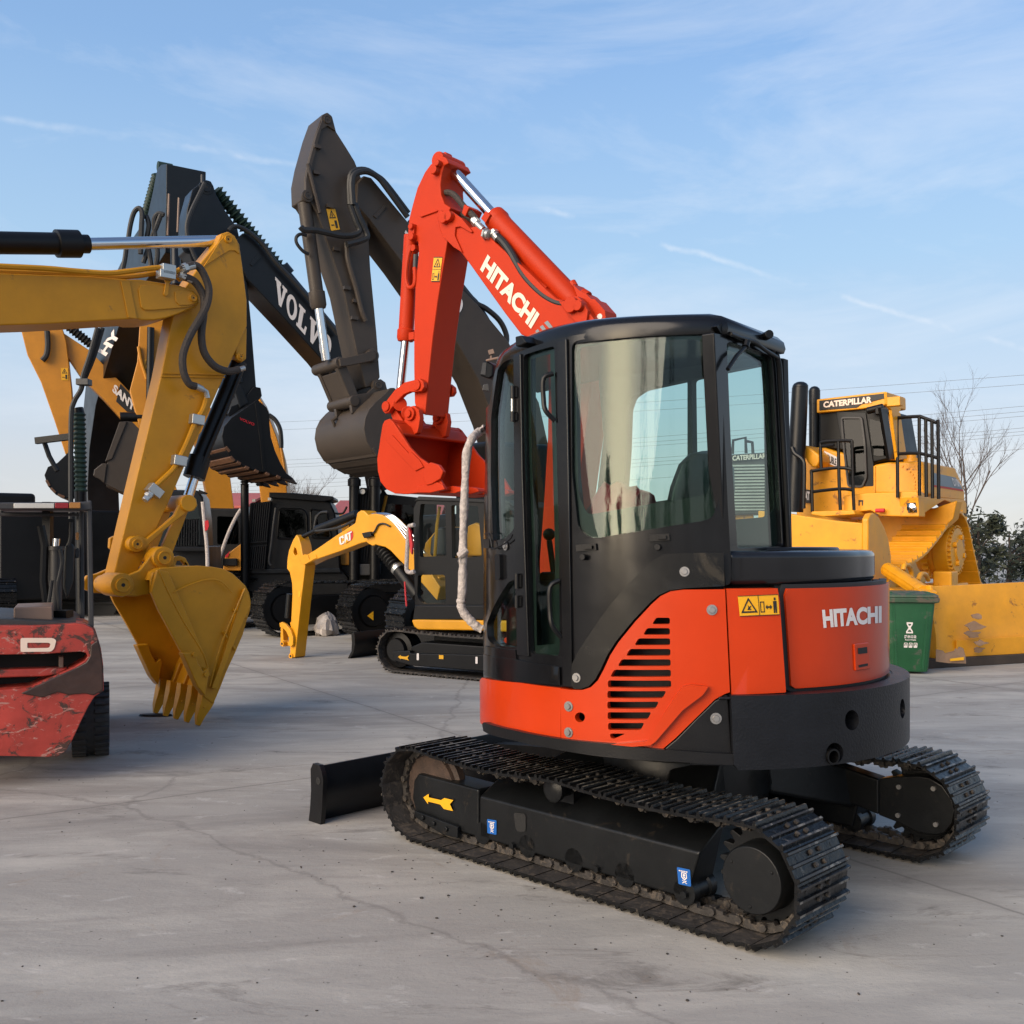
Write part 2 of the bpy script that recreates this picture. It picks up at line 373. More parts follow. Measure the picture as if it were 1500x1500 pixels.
hz = N(nt, 'ShaderNodeMapRange', interpolation_type='SMOOTHSTEP'); hz.inputs['From Min'].default_value = .85; hz.inputs['From Max'].default_value = .2; hz.inputs['To Max'].default_value = .9
L.new(sx.outputs['Z'], hz.inputs['Value'])
hm = N(nt, 'ShaderNodeMixRGB'); L.new(hz.outputs['Result'], hm.inputs['Fac']); L.new(sky.outputs['Color'], hm.inputs['Color1']); hr = N(nt, 'ShaderNodeValToRGB'); E_ = hr.color_ramp.elements
for k_, (z_, c_) in enumerate(((.02, (2.95, 2.92, 3.0)), (.075, (2.88, 2.98, 3.2)), (.14, (2.6, 3.05, 3.6)), (.26, (1.93, 2.83, 3.79)), (.43, (1.36, 2.28, 3.68)))):
    e_ = E_[k_] if k_ < 2 else E_.new(z_)
    e_.position = z_; e_.color = (*[v_/4 for v_ in c_], 1)
L.new(sx.outputs['Z'], hr.inputs['Fac']); hs = N(nt, 'ShaderNodeVectorMath', operation='SCALE'); hs.inputs['Scale'].default_value = 4; L.new(hr.outputs['Color'], hs.inputs[0])
L.new(hs.outputs[0], hm.inputs['Color2'])   # hazy air low over the horizon
L.new(s2.outputs[0], mx.inputs['Fac']); L.new(hm.outputs['Color'], mx.inputs['Color1'])
mx.inputs['Color2'].default_value = (4.3, 4.4, 4.6, 1)
# warm glow of the hazy low sun: a soft column of brighter sky behind the viewer's left shoulder
gp = N(nt, 'ShaderNodeVectorMath', operation='DOT_PRODUCT'); gp.inputs[1].default_value = (math.cos(math.radians(SUN_AZ)), -math.sin(math.radians(SUN_AZ)), 0); L.new(tc.outputs['Generated'], gp.inputs[0])
gf = N(nt, 'ShaderNodeVectorMath', operation='DOT_PRODUCT'); gf.inputs[1].default_value = (math.sin(math.radians(SUN_AZ)), math.cos(math.radians(SUN_AZ)), 0); L.new(tc.outputs['Generated'], gf.inputs[0])
ga = N(nt, 'ShaderNodeMath', operation='ABSOLUTE'); L.new(gp.outputs['Value'], ga.inputs[0])
def mrange(src, a, b):
    k = N(nt, 'ShaderNodeMapRange', interpolation_type='SMOOTHSTEP'); k.inputs['From Min'].default_value = a; k.inputs['From Max'].default_value = b; L.new(src, k.inputs['Value']); return k.outputs['Result']
g1 = N(nt, 'ShaderNodeMath', operation='MULTIPLY'); L.new(mrange(ga.outputs[0], .2, .03), g1.inputs[0]); L.new(mrange(gf.outputs['Value'], .2, .6), g1.inputs[1])
g2 = N(nt, 'ShaderNodeMath', operation='MULTIPLY'); L.new(g1.outputs[0], g2.inputs[0]); L.new(mrange(sx.outputs['Z'], .8, .1), g2.inputs[1])
gv = N(nt, 'ShaderNodeVectorMath', operation='SCALE'); gv.inputs[0].default_value = (30, 23, 13); L.new(g2.outputs[0], gv.inputs['Scale'])
gs = N(nt, 'ShaderNodeVectorMath', operation='ADD'); L.new(mx.outputs['Color'], gs.inputs[0]); L.new(gv.outputs[0], gs.inputs[1])
L.new(gs.outputs[0], bg.inputs['Color']); bg.inputs['Strength'].default_value = .096
vs_ = SC.view_settings; vs_.view_transform = 'Standard'; vs_.look = 'None'; vs_.gamma = 1; vs_.exposure = 1.24
# ------------------------------------------------------------------ ground
def ground():
    m, nt, p = newmat('worn_concrete'); L = nt.links
    tc = N(nt, 'ShaderNodeTexCoord')
    def noise(sc, det=8, ro=.65, st=(1, 1, 1), di=0.0, loc=0.0):
        mp = N(nt, 'ShaderNodeMapping'); mp.inputs['Scale'].default_value = st; mp.inputs['Location'].default_value = (loc, loc*.7, 0)
        mp.inputs['Rotation'].default_value = (0, 0, .12)
        L.new(tc.outputs['Object'], mp.inputs['Vector'])
        n = N(nt, 'ShaderNodeTexNoise', Scale=sc, Detail=det, Roughness=ro, Distortion=di); L.new(mp.outputs['Vector'], n.inputs['Vector']); return n.outputs['Fac']
    def ramp(f, a, b, c0=(0, 0, 0), c1=(1, 1, 1)):
        r = N(nt, 'ShaderNodeValToRGB'); r.color_ramp.elements[0].position = a; r.color_ramp.elements[1].position = b
        r.color_ramp.elements[0].color = (*c0, 1); r.color_ramp.elements[1].color = (*c1, 1); L.new(f, r.inputs['Fac']); return r.outputs['Color']
    def mix(fac, a, col, amt=1.0):
        k = N(nt, 'ShaderNodeMath', operation='MULTIPLY'); k.inputs[1].default_value = amt; L.new(fac, k.inputs[0])
        x = N(nt, 'ShaderNodeMixRGB'); L.new(k.outputs[0], x.inputs['Fac']); L.new(a, x.inputs['Color1'])
        x.inputs['Color2'].default_value = (*col, 1); return x.outputs['Color']
    base = ramp(noise(.35, 6, .6), .3, .7, (.305, .283, .25), (.385, .362, .322))
    base = mix(ramp(noise(1.1, 9, .68, (.45, 1.5, 1), .4, 4), .46, .66), base, (.52, .485, .42), .75)       # pale drag marks
    base = mix(ramp(noise(.8, 9, .7, (.35, 1.4, 1), .8, 11), .5, .64), base, (.22, .2, .178), .6)       # grey wear bands
    base = mix(ramp(noise(2.6, 10, .75, (.5, 1.3, 1), .6, 23), .57, .68), base, (.13, .115, .1), .65)         # dark scuffs
    base = mix(ramp(noise(5.5, 8, .7, (.6, 1.2, 1), .5, 31), .6, .66), base, (.58, .55, .5), .4)            # light scratches
    base = mix(ramp(noise(1.6, 8, .7, (1, 1, 1), 1, 47), .62, .72), base, (.27, .19, .12), .5)              # rusty stains
    fine = noise(55, 6, .7); base = mix(ramp(fine, .58, .74), base, (.12, .115, .11), .35)
    sp = noise(26, 3, .5, (1, 1, 1), 0, 63); base = mix(ramp(sp, .7, .74), base, (.05, .045, .04), .6)
    # hairline cracks
    vo = N(nt, 'ShaderNodeTexVoronoi', feature='DISTANCE_TO_EDGE', Scale=.19); mp = N(nt, 'ShaderNodeMapping'); mp.inputs['Scale'].default_value = (.8, 1.15, 1)
    nd = N(nt, 'ShaderNodeTexNoise', Scale=2.5, Detail=8, Roughness=.65); L.new(tc.outputs['Object'], nd.inputs['Vector'])
    ad = N(nt, 'ShaderNodeVectorMath', operation='MULTIPLY_ADD'); ad.inputs[1].default_value = (.35, .35, 0); L.new(nd.outputs['Color'], ad.inputs[0]); L.new(tc.outputs['Object'], ad.inputs[2])
    L.new(ad.outputs[0], mp.inputs['Vector']); L.new(mp.outputs['Vector'], vo.inputs['Vector'])
    ck = ramp(vo.outputs['Distance'], .0, .0022, (1, 1, 1), (0, 0, 0)); base = mix(ck, base, (.16, .145, .13), .45)
    # slab joints: two families of thin broken lines
    jr = N(nt, 'ShaderNodeMapping', vector_type='TEXTURE'); jr.inputs['Rotation'].default_value = (0, 0, math.atan2(.93, 1.42)); jr.inputs['Location'].default_value = (-2.78+.837*3.3, 5.995+.547*3.3, 0); L.new(tc.outputs['Object'], jr.inputs['Vector'])
    jd = N(nt, 'ShaderNodeVectorMath', operation='MULTIPLY_ADD'); jd.inputs[1].default_value = (.06, .06, 0); L.new(nd.outputs['Color'], jd.inputs[0]); L.new(jr.outputs['Vector'], jd.inputs[2])
    js = N(nt, 'ShaderNodeSeparateXYZ'); L.new(jd.outputs[0], js.inputs[0])
    for ax, per in (('Y', 5.2), ('X', 6.4)):
        pp = N(nt, 'ShaderNodeMath', operation='PINGPONG'); pp.inputs[1].default_value = per/2; L.new(js.outputs[ax], pp.inputs[0])
        jf = ramp(pp.outputs[0], .004, .014, (1, 1, 1), (0, 0, 0)); base = mix(jf, base, (.12, .108, .095), .6)
        jw = ramp(pp.outputs[0], .0, .12, (1, 1, 1), (0, 0, 0)); base = mix(jw, base, (.24, .22, .195), .3)
    L.new(base, p.inputs['Base Color'])
    rr = N(nt, 'ShaderNodeMapRange'); rr.inputs['To Min'].default_value = .62; rr.inputs['To Max'].default_value = .9; L.new(noise(1.5, 6), rr.inputs['Value']); L.new(rr.outputs['Result'], p.inputs['Roughness'])
    p.inputs['Specular IOR Level'].default_value = .3
    b1 = N(nt, 'ShaderNodeBump', Strength=.25, Distance=.006); L.new(fine, b1.inputs['Height'])
    b2 = N(nt, 'ShaderNodeBump', Strength=.35, Distance=.02); L.new(noise(4, 8, .7, (.6, 1.2, 1)), b2.inputs['Height']); L.new(b1.outputs['Normal'], b2.inputs['Normal'])
    L.new(b2.outputs['Normal'], p.inputs['Normal'])
    g = MB(); g.poly([(-600, -300, 0), (600, -300, 0), (600, 900, 0), (-600, 900, 0)]); o = g.build('ground', m); struct(o)
    # crumbs of dirt and gravel lying on the concrete
    d = MB(); r = random.Random(5)
    for k in range(330):
        if k < 200: y = r.uniform(3.3, 9); x = r.uniform(-.62, .6)*y
        else:
            a = r.random(); q = V((-.9, 5.65))*(1-a) + V((1.3, 3.6))*a; x, y = q.x + r.gauss(-.1, .3), q.y + r.gauss(-.15, .28)
        s = r.choice([.0015, .002, .002, .003, .003, .004, .006])*r.uniform(.7, 1.3)
        d.ball((x, y, s*.4), s, 6, (r.uniform(.7, 1.8), r.uniform(.7, 1.8), .55))
    stuff(d.build('dirt_crumbs', paint('dark_dirt', (.045, .038, .032), .9, var=.5, scale=30)))
ground()
# ================================================================== the orange compact excavator in front
def main_excavator():
    C = V((.90, 5.30, 0))
    R = thing('compact_excavator', C, 'orange red and black compact excavator with raised boom, standing nearest in the foreground', 'excavator')
    # ---------------- undercarriage frame: d = rearwards, p = towards its right track
    d = V((.711, -.703, 0)); p = V((.703, .711, 0)); T = V((.885, 5.315, 0)); UP = V((0, 0, 1))
    def tp(a, b, z): return T + d*a + p*b + UP*z
    RAD, HR, HF, PITCH = .237, .975, 1.06, .1292
    def path():
        P = []; n = 400
        # bottom, rear arc, sagging top, front arc in (a, z)
        for k in range(n): P.append((-HF+(HR+HF)*k/n, .03))
        for k in range(n): t = -PI/2+PI*k/n; P.append((HR+RAD*math.cos(t), .03+RAD+RAD*math.sin(t)))
        for k in range(n):
            u = k/n; sag = .028*math.sin(PI*min(u/.5, 1)) if u < .5 else .03*math.sin(PI*(u-.5)/.5)
            P.append((HR-(HR+HF)*u, .03+2*RAD-sag))
        for k in range(n): t = PI/2+PI*k/n; P.append((-HF+RAD*math.cos(t), .03+RAD+RAD*math.sin(t)))
        return P
    PP = path(); S = [0]
    for a, b in zip(PP, PP[1:]+PP[:1]): S.append(S[-1]+math.hypot(b[0]-a[0], b[1]-a[1]))
    tot = S[-1]; ns = round(tot/PITCH); pitch = tot/ns
    def pat(s):
        s %= tot; lo, hi = 0, len(PP)-1
        while lo < hi:
            mid = (lo+hi+1)//2
            if S[mid] <= s: lo = mid
            else: hi = mid-1
        a, b = PP[lo], PP[(lo+1) % len(PP)]; f = (s-S[lo])/max(S[lo+1]-S[lo], 1e-9)
        return V((a[0]+(b[0]-a[0])*f, a[1]+(b[1]-a[1])*f))
    def belt(name, off, parent, rnd_seed):
        m = MB(); r = random.Random(rnd_seed)
        for k in range(ns):
            s0 = k*pitch; A, B = pat(s0), pat(s0+pitch); c = (A+B)/2; t = (B-A).normalized(); nrm = V((t.y, -t.x))
            if c.y > .03 + RAD*.5 and False: pass
            X = d*t.x + UP*t.y; O = d*nrm.x + UP*nrm.y; ctr = tp(c.x, off, c.y)
            w = .2; L_ = pitch
            # shoe plate profile with three grouser bars, swept across the width
            pr = [(-.5, -.004), (-.5, .006), (-.44, .022), (-.37, .022), (-.33, .006), (-.08, .006), (-.045, .018), (.03, .018), (.06, .006), (.3, .006), (.33, .02), (.4, .02), (.44, .007), (.515, .002), (.515, -.008)]
            m.mi = 0; m.prism([ctr - p*w + X*a*L_ + O*h for a, h in pr], p*2*w, {2: 3, 6: 3, 10: 3, 14: 1})
            m.mi = 1
            for sd in (-1, 1):   # link plates, pin bosses and shoe bolts
                bpos = ctr + p*sd*.055
                m.prism([bpos + X*a*L_ - O*h - p*.014 for a, h in ((-.62, .02), (-.3, .012), (.3, .012), (.62, .02), (.62, .062), (.3, .05), (.12, .05), (.1, .036), (-.1, .036), (-.12, .05), (-.3, .05), (-.62, .062))], p*.028)
                m.cyl(bpos - X*.5*L_ - O*.041 - p*sd*.02, bpos - X*.5*L_ - O*.041 + p*sd*.03, .017, n=8)
            for sd in (-1, 1):
                for u in (-.2, .18): m.cyl(ctr + p*sd*.035 + X*u*L_ + O*.004, ctr + p*sd*.035 + X*u*L_ + O*.017, .011, n=6)
                m.mi = 2; m.cyl(ctr + p*sd*.135 + X*-.02*L_*0 + X*.17*L_ + O*.0065, ctr + p*sd*.135 + X*.17*L_ + O*.0071, .008, n=8); m.mi = 1
        return m.build(name, [M['steel'], M['trackdirt'], M['ink'], M['grouser']], parent, ang=30)
    def track(side):
        off = side*.765; oo = off + side*.085            # oo = outer face of the track frame
        tr = belt('track', off, R, 3+side)
        m = MB()                                           # long roller frame, closed section along d
        sec = [(oo, .093), (oo, .305), (off - side*.065, .385), (off - side*.1, .385), (off - side*.1, .093)]
        m.loft([[tp(-.64, b, z) for b, z in sec], [tp(.7 - (.305-z)*.33*(z < .3), b, z) for b, z in sec]]); m.build('track_frame', M['frame'], tr, .012)
        m = MB()                                           # idler guard in front
        m.prism([tp(a, oo - side*.004, z) for a, z in ((-.65, .09), (-.65, .337), (-1.13, .342), (-1.165, .3), (-1.18, .2), (-1.15, .125), (-.93, .09))], -p*side*.17)
        m.build('idler_guard', M['frame'], tr, .012)
        m = MB(); m.prism([tp(a, oo + side*.004, z) for a, z in ((-1.13, .145), (-.78, .125), (-.78, .065), (-.9, .062), (-1.12, .11))], p*side*.02)
        for a, z in ((-1.05, .123), (-.96, .11), (-.86, .1)): m.cyl(tp(a, oo+side*.02, z), tp(a, oo+side*.037, z), .014, n=6)
        m.build('guard_plate', M['frame'], tr, .004)
        m = MB(); m.lathe(tp(-HF, off-.05, .03+RAD), p, [(0, .02), (0, .185), (.02, .19), (.03, .215), (.07, .215), (.08, .19), (.1, .185), (.1, .02)], 32)
        m.build('idler', M['rust'], tr)
        m = MB(); n = 21; rg = []                          # sprocket
        for k in range(n*4):
            rr = (.218, .218, .178, .178)[k % 4]; t = 2*PI*k/(n*4); rg.append((HR+rr*math.cos(t), .03+RAD+rr*math.sin(t)))
        m.prism([tp(a, off-.025, z) for a, z in rg], p*.05); m.build('sprocket', M['frame'], tr, .004)
        m = MB(); c0 = tp(HR, off - side*.03, .03+RAD)     # travel motor housing and its round cap
        m.lathe(c0, p*side, [(0, .17), (.03, .172), (.05, .142), (.156, .137), (.168, .131), (.171, .05), (.17, .0001)], 40)
        for k in range(3): t = .5+2.09*k; m.cyl(c0 + (d*math.cos(t)+UP*math.sin(t))*.105 + p*side*.168, c0 + (d*math.cos(t)+UP*math.sin(t))*.105 + p*side*.175, .007, n=6)
        for k in range(9): t = 2*PI*k/9; q = c0 + (d*math.cos(t)+UP*math.sin(t))*.158; m.cyl(q+p*side*.03, q+p*side*.045, .009, n=6)
        m.build('final_drive', M['frame'], tr, .003)
        m = MB()
        for a in (-.62, -.3, 0, .3, .62): m.lathe(tp(a, off-.085, .12), p, [(0, .02), (0, .055), (.04, .055), (.05, .045), (.12, .045), (.13, .055), (.17, .055), (.17, .02)], 16)
        m.build('bottom_rollers', M['frame'], tr)
        m = MB(); m.lathe(tp(-.12, off-.1*side, .43), p*side, [(0, .03), (0, .045), (.17, .045), (.175, .06), (.2, .06), (.21, .045), (.214, .0001)], 20)
        m.box(tp(-.12, off-.05*side, .385), (.09, .1, .1), d, p); m.build('carrier_roller', M['frame'], tr)
        for a in (-.2, .42):
            pass
        return tr, off, oo
    trl, offl, ool = track(-1)
    trr, offr, oor = track(1)
    # details of the near track frame
    q = lambda a, z, o=.003: tp(a, ool-o, z)
    pl = Plane(tp(0, ool, 0), -p*-1)                      # outer face of the near track frame
    def on(px, py, o=-.004): return pl.pt(px, py, o)
    m = MB(); m.tri2([rnd([(752, 1190), (770, 1192), (770, 1219), (756, 1218)], 5)], lambda c, o: on(c[0], c[1])); m.build('frame_opening', M['inner'], trl)
    m = MB(); ar = [(620, 1168), (628, 1163), (628, 1168), (646, 1172), (651, 1169), (664, 1172), (659, 1178), (663.5, 1188), (650, 1185), (645, 1178.5), (627, 1174), (627, 1178)]
    m.tri2([ar], lambda c, o: on(c[0], c[1], -.008)); m.build('direction_arrow', M['syel'], trl)
    for qd in ([(713.5, 1199.7), (727.2, 1201.7), (727.2, 1223), (714, 1220.5)], [(991.5, 1270), (1010.8, 1274), (1012.3, 1299), (993.8, 1295)]):
        m = MB(); fn = lambda x, y: on(x, y); f2 = lambda x, y: on(x, y, -.0055)
        shapes_in(m, qd, fn, [rnd([(0, 0), (1, 0), (1, 1), (0, 1)], .08)], 0)
        hook = [(.2+.12*math.cos(t), .5+.13*math.sin(t)) for t in [2*PI*k/16 for k in range(16)]]
        shapes_in(m, qd, f2, [[[(.3, .75), (.7, .75), (.72, .45), (.5, .28), (.28, .45)], [(.36, .7), (.64, .7), (.65, .48), (.5, .36), (.35, .48)]],
                              [(.44, .66), (.56, .66), (.6, .58), (.5, .54), (.58, .46), (.5, .4), (.42, .45), (.48, .48), (.4, .57)],
                              [(.3, .28), (.37, .3), (.7, .12), (.64, .1)], [(.7, .28), (.63, .3), (.3, .12), (.36, .1)]]
                  + [[(.1+.14*k, .8), (.2+.14*k, .78), (.24+.14*k, .84), (.14+.14*k, .86)] for k in range(5)], 1)
        m.build('hook_sticker', [M['blue'], M['white']], trl)
    for px, py in ((753, 1238), (876.5, 1272), (1005, 1309.5)): m = MB(); a = pl.pt(px, py, 0); m.cyl(a, a - p*.022, .016, n=6); m.build('frame_bolt', M['frame'], trl)
    # inner drive cover of the far track
    m = MB(); ti = Plane(tp(0, offr-.13, 0), p); cov = [(1287, 1141), (1310, 1138), (1345, 1137), (1362, 1140), (1380, 1151), (1393, 1170), (1398, 1187), (1394, 1206), (1384, 1219), (1372, 1223), (1358, 1222), (1340, 1217), (1310, 1203), (1287, 1194)]
    m.prism([ti.pt(*a) for a in cov], p*.09); m.build('drive_cover', M['frame'], trr, .006)
    m = MB(); m.prism([ti.pt(*a) for a in ((1160, 1105), (1215, 1117), (1287, 1141.5), (1287, 1194), (1230, 1172), (1160, 1150))], p*.1); m.build('frame_beam', M['frame'], trr, .012)
    for a in ((1317.5, 1152.5), (1368, 1155), (1316, 1194), (1371.5, 1207.5)): m = MB(); b = ti.pt(*a); m.cyl(b, b-p*.012, .012, n=10); m.build('cover_bolt', M['bolt'], trr)
    # centre frame: round turret base and four legs
    m = MB(); m.lathe(tp(0, 0, .27), UP, [(0, .3), (0, .44), (.1, .47), (.28, .44), (.3, .5), (.4, .5), (.4, .1)], 36)
    for a0, a1 in ((-.25, -.42), (.25, .5)):
        for s in (-1, 1):
            rings = []
            for t in (0, .35, .75, 1):
                b = s*(.2+.5*t); a = a0+(a1-a0)*t; z = .47-.16*t; w = .17; h = .15-.03*t
                rings.append([tp(a-w, b, z-h), tp(a+w, b, z-h), tp(a+w*.8, b, z+h*.7), tp(a-w*.8, b, z+h*.7)])
            m.loft(rings)
    m.build('undercarriage', M['frame'], R, .02)
    # ---------------- dozer blade in front
    m = MB(); a0 = -1.74; prof = [(0, .325), (.03, .33), (.05, .25), (.055, .17), (.03, .08), (-.03, .0), (-.07, .005), (-.01, .09), (.0, .2), (-.005, .29)]
    m.prism([tp(a0+a, -1.06, z) for a, z in prof], p*2.06)
    m.build('blade_plate', M['navy'], R, .004)
    m = MB()
    for b in (-1.09, 1.0):
        m.prism([tp(a0+a, b, z) for a, z in ((-.075, 0), (.045, 0), (.06, .1), (.07, .26), (.055, .3), (.03, .335), (-.03, .337), (-.055, .3), (-.05, .18), (-.06, .07))], p*.03)
    m.mi = 1; m.cyl(tp(a0+.025, -1.0925, .245), tp(a0+.025, -1.091, .245), .022, n=14)
    m.mi = 0
    for b in (-.32, .32): m.prism([tp(a0+.05, b-.05, .12), tp(a0+.05, b-.05, .27), tp(-.3, b*.6-.05, .42), tp(-.3, b*.6-.05, .3)], p*.1)
    m.build('blade_frame', [M['plastic'], M['inner']], R, .005)
    # ---------------- upper structure: everything lies on round plans about C
    def arc(rf, a0=150, a1=330, n=90):
        P = []
        for k in range(n+1):
            t = math.radians(a0+(a1-a0)*k/n); r = rf(math.degrees(t)) if callable(rf) else rf
            P.append((C.x+r*math.cos(t), C.y+r*math.sin(t)))
        return P
    vs = {r: VS(arc(r)) for r in (1.0, 1.04, 1.05, 1.06, 1.075, 1.1, 1.105)}
    def wrap(name, vsf, polys, thick, mat, parent=R, bevel=.006, ext=None, seg=2):
        m = MB(); Q = []
        for i, poly in enumerate(polys):
            q = [vsf.sz(*a) for a in poly]
            if ext and i == 0: q = ext(q)
            Q.append(q)
        m.tri2(Q, lambda c, o: vsf.w((c[0], c[1]), o), step=.05, thick=thick)
        return m.build(name, mat, parent, bevel, seg)
    def ons(vsf, o=.004): return lambda x, y: vsf.w(vsf.sz(x, y), o)
    def bolt(m, vsf, px, py, r=.013, o=.0, h=.012):
        c = vsf.sz(px, py); a, b = vsf.w(c, o), vsf.w(c, o+h); m.cyl(a, b, r, r*.8, n=12); m.cyl(vsf.w(c, o), vsf.w(c, o+.004), r*1.5, n=14)
    # dark cores behind the panels
    def fan(r0, r1, a0, a1, z0, z1, n=50):
        m = MB(); out = [(C.x+r1*math.cos(math.radians(a0+(a1-a0)*k/n)), C.y+r1*math.sin(math.radians(a0+(a1-a0)*k/n))) for k in range(n+1)]
        inn = [(C.x+r0*math.cos(math.radians(a0+(a1-a0)*k/n)), C.y+r0*math.sin(math.radians(a0+(a1-a0)*k/n))) for k in range(n, -1, -1)]
        return m.prism([V((x, y, z0)) for x, y in out+inn], UP*(z1-z0))
    fan(.2, .93, 120, 385, .70, 1.42).build('machinery_bay', M['inner'], R)
    fan(.0, .99, 130, 262, .68, .72).build('floor_plate', M['black'], R)
    # lower skirt
    lip = [(706, 1060), (709, 1058), (750, 1069), (825, 1083), (900, 1090), (968, 1098), (1010, 1101), (1076, 1105), (1076, 1121), (990, 1116), (930, 1113), (870, 1107), (800, 1095), (750, 1084), (715, 1075), (708, 1071)]
    wrap('lower_skirt', vs[1.1], [lip], (0, -.12), M['plastic'], bevel=.02, seg=3)
    wrap('front_panel', vs[1.06], [[(705.5, 997), (709, 992.5), (765, 1000), (823.3, 1007.5), (823.3, 1083), (765, 1074), (709, 1061), (706, 1058)]], (.01, -.05), M['orange'], bevel=.008)
    side = [(824, 1008), (840, 1010), (856, 1010), (868, 1006), (878, 996), (886, 981), (896, 959), (908, 940), (932, 910), (956, 884), (968, 873), (982, 866), (1000, 863.5), (1061, 863), (1064, 930), (1068, 1013), (1060, 1016), (1046, 1024), (1018, 1052), (990, 1080), (968, 1099), (900, 1091), (825, 1083.5)]
    slots = []
    rows = [(680, 808, 622, 670, 1), (615, 808, 698, 747, 1), (553, 810, 773, 823, 1), (492, 812, 850, 900, 1), (432, 813, 926, 976, 1), (378, 815, 1002, 1054, 1), (362, 817, 1080, 1132, 0),
            (358, 783, 1157, 1210, 2), (358, 730, 1235, 1287, 2), (360, 675, 1312, 1365, 2), (363, 625, 1390, 1442, 2), (375, 490, 1468, 1500, 3)]
    for x0, x1, y0, y1, kd in rows:
        f = lambda x, y: (820+x/5, 780+y/5)
        if kd == 3: poly = [f(x0, y0), f(x1, y0), f(x0+30, y1+8), f(x0+5, y1)]
        else: poly = [f(x0+(28 if kd == 1 else 0), y0), f(x1, y0), f(x1-(28 if kd == 2 else 0), y1), f(x0, y1)]
        slots.append(rnd(poly, 3.2, 3))
    V5 = vs[1.06]
    wrap('side_panel', V5, [side]+slots+[circ(852, 1050, 7.3, 18)], (.015, -.02), M['orange'], bevel=.006)
    # raised rib of the side panel and the recess ring of the round hole
    wrap('panel_rib', V5, [[(900, 1088), (950, 1083), (957, 1072), (990, 1018), (1000, 1004), (1012, 1001), (1036, 1004), (1028, 1016), (1000, 1038), (962, 1084), (955, 1089), (930, 1091)]], (.045, 0), M['orange'], bevel=.02, seg=3)
    for px, py, vv, r_, o_ in ((836, 1034, V5, .015, .015), (836, 1072, V5, .015, .015), (1042, 893, V5, .015, .015), (850, 991.6, vs[1.05], .014, .03), (1002.6, 837, vs[1.05], .014, .03), (1048, 1051.6, V5, .016, .012)):
        m = MB(); bolt(m, vv, px, py, r_, o_); m.build('panel_bolt', M['bolt'], R)
    wrap('corner_trim', V5, [[(991, 1081), (1018, 1053), (1046, 1026), (1060, 1018), (1066, 1017), (1072, 1106), (968, 1100)]], (.012, -.04), M['plastic'], bevel=.008)
    trim = [(842, 1002), (843, 972), (852, 953), (886, 901), (914, 865), (940, 837.5), (955, 823), (972, 812), (1000, 810), (1058, 809.5), (1059.5, 858), (1000, 861.5), (981, 864.5), (966, 871.5), (954, 882), (930, 908), (906, 938), (894, 957), (884, 979), (876, 994), (867, 1004), (856, 1008), (846, 1008)]
    wrap('curved_trim', vs[1.05], [trim], (.03, -.05), M['trimwear'], bevel=.022, seg=4)
    # rear corner panel with its sticker
    cp = wrap('corner_panel', vs[1.05], [[(1062.5, 862), (1136, 861.5), (1139, 880), (1148, 1012), (1147, 1013.5), (1070, 1016.5)]], (.02, -.04), M['orange'], bevel=.014, seg=3)
    sq = [(1078.5, 872.5), (1136, 870), (1138, 900), (1081.5, 902.5)]
    def warning(qd, fn, parent, horiz=True, name='warning_sticker'):
        f1 = lambda x, y: fn(x, y, 0.0); f2 = lambda x, y: fn(x, y, .002)
        m = MB(); b = bil(qd)
        def fill(polys, mi, f): m.mi = mi; [m.tri2(q if isinstance(q[0][0], (tuple, list)) else [q], lambda c, o: f(*b(c[0], c[1])), step=.12) for q in polys]
        fill([[(0, 0), (1, 0), (1, 1), (0, 1)]], 0, f1)
        if horiz: tri = lambda x, y: (x*.5, y); man = lambda x, y: (.5+x*.5, y)
        else: tri = lambda x, y: (x, .5+y*.5); man = lambda x, y: (x, y*.5)
        T_ = lambda pts: [tri(*a) for a in pts]; H_ = lambda pts: [man(*a) for a in pts]
        fill([[T_([(.08, .16), (.92, .16), (.5, .9)]), T_([(.2, .24), (.8, .24), (.5, .76)])], T_([(.4, .3), (.62, .3), (.55, .38), (.62, .5), (.5, .46), (.44, .55), (.46, .42)])], 1, f2)
        fill([H_([(.72, .1), (.79, .1), (.8, .45), (.82, .1), (.88, .1), (.89, .68), (.71, .68)]), H_([(.76, .72), (.85, .72), (.85, .85), (.76, .85)]),
              [H_([(.06, .15), (.27, .15), (.27, .68), (.06, .68)]), H_([(.1, .2), (.23, .2), (.23, .63), (.1, .63)])],
              H_([(.32, .4), (.42, .52), (.42, .44), (.55, .44), (.55, .52), (.66, .4), (.55, .28), (.55, .36), (.42, .36), (.42, .28)])], 1, f2)
        e = .03
        fill([[(.0, 0), (1, 0), (1, .03), (0, .03)], [(0, .97), (1, .97), (1, 1), (0, 1)]] + ([[(.49, 0), (.505, 0), (.505, 1), (.49, 1)]] if horiz else [[(0, .49), (1, .49), (1, .505), (0, .505)]]), 1, f2)
        return m.build(name, [M['syel'], M['ink']], parent, flip=False)
    warning(sq, lambda x, y, o: vs[1.05].w(vs[1.05].sz(x, y), .023+o), cp)
    # rear door round the tail
    V0 = VS(arc(lambda a: 1.0, 150, 350))
    def ext_r(amt): return lambda q: [V((c[0]+(amt if i in (1, 2) else 0), c[1])) for i, c in enumerate(q)]
    def door_ext(q):
        s1 = V0.sz(1285, 900)[0]+.42
        return q[:1] + [V((s1, q[0][1])), V((s1, q[1][1]))] + q[1:]
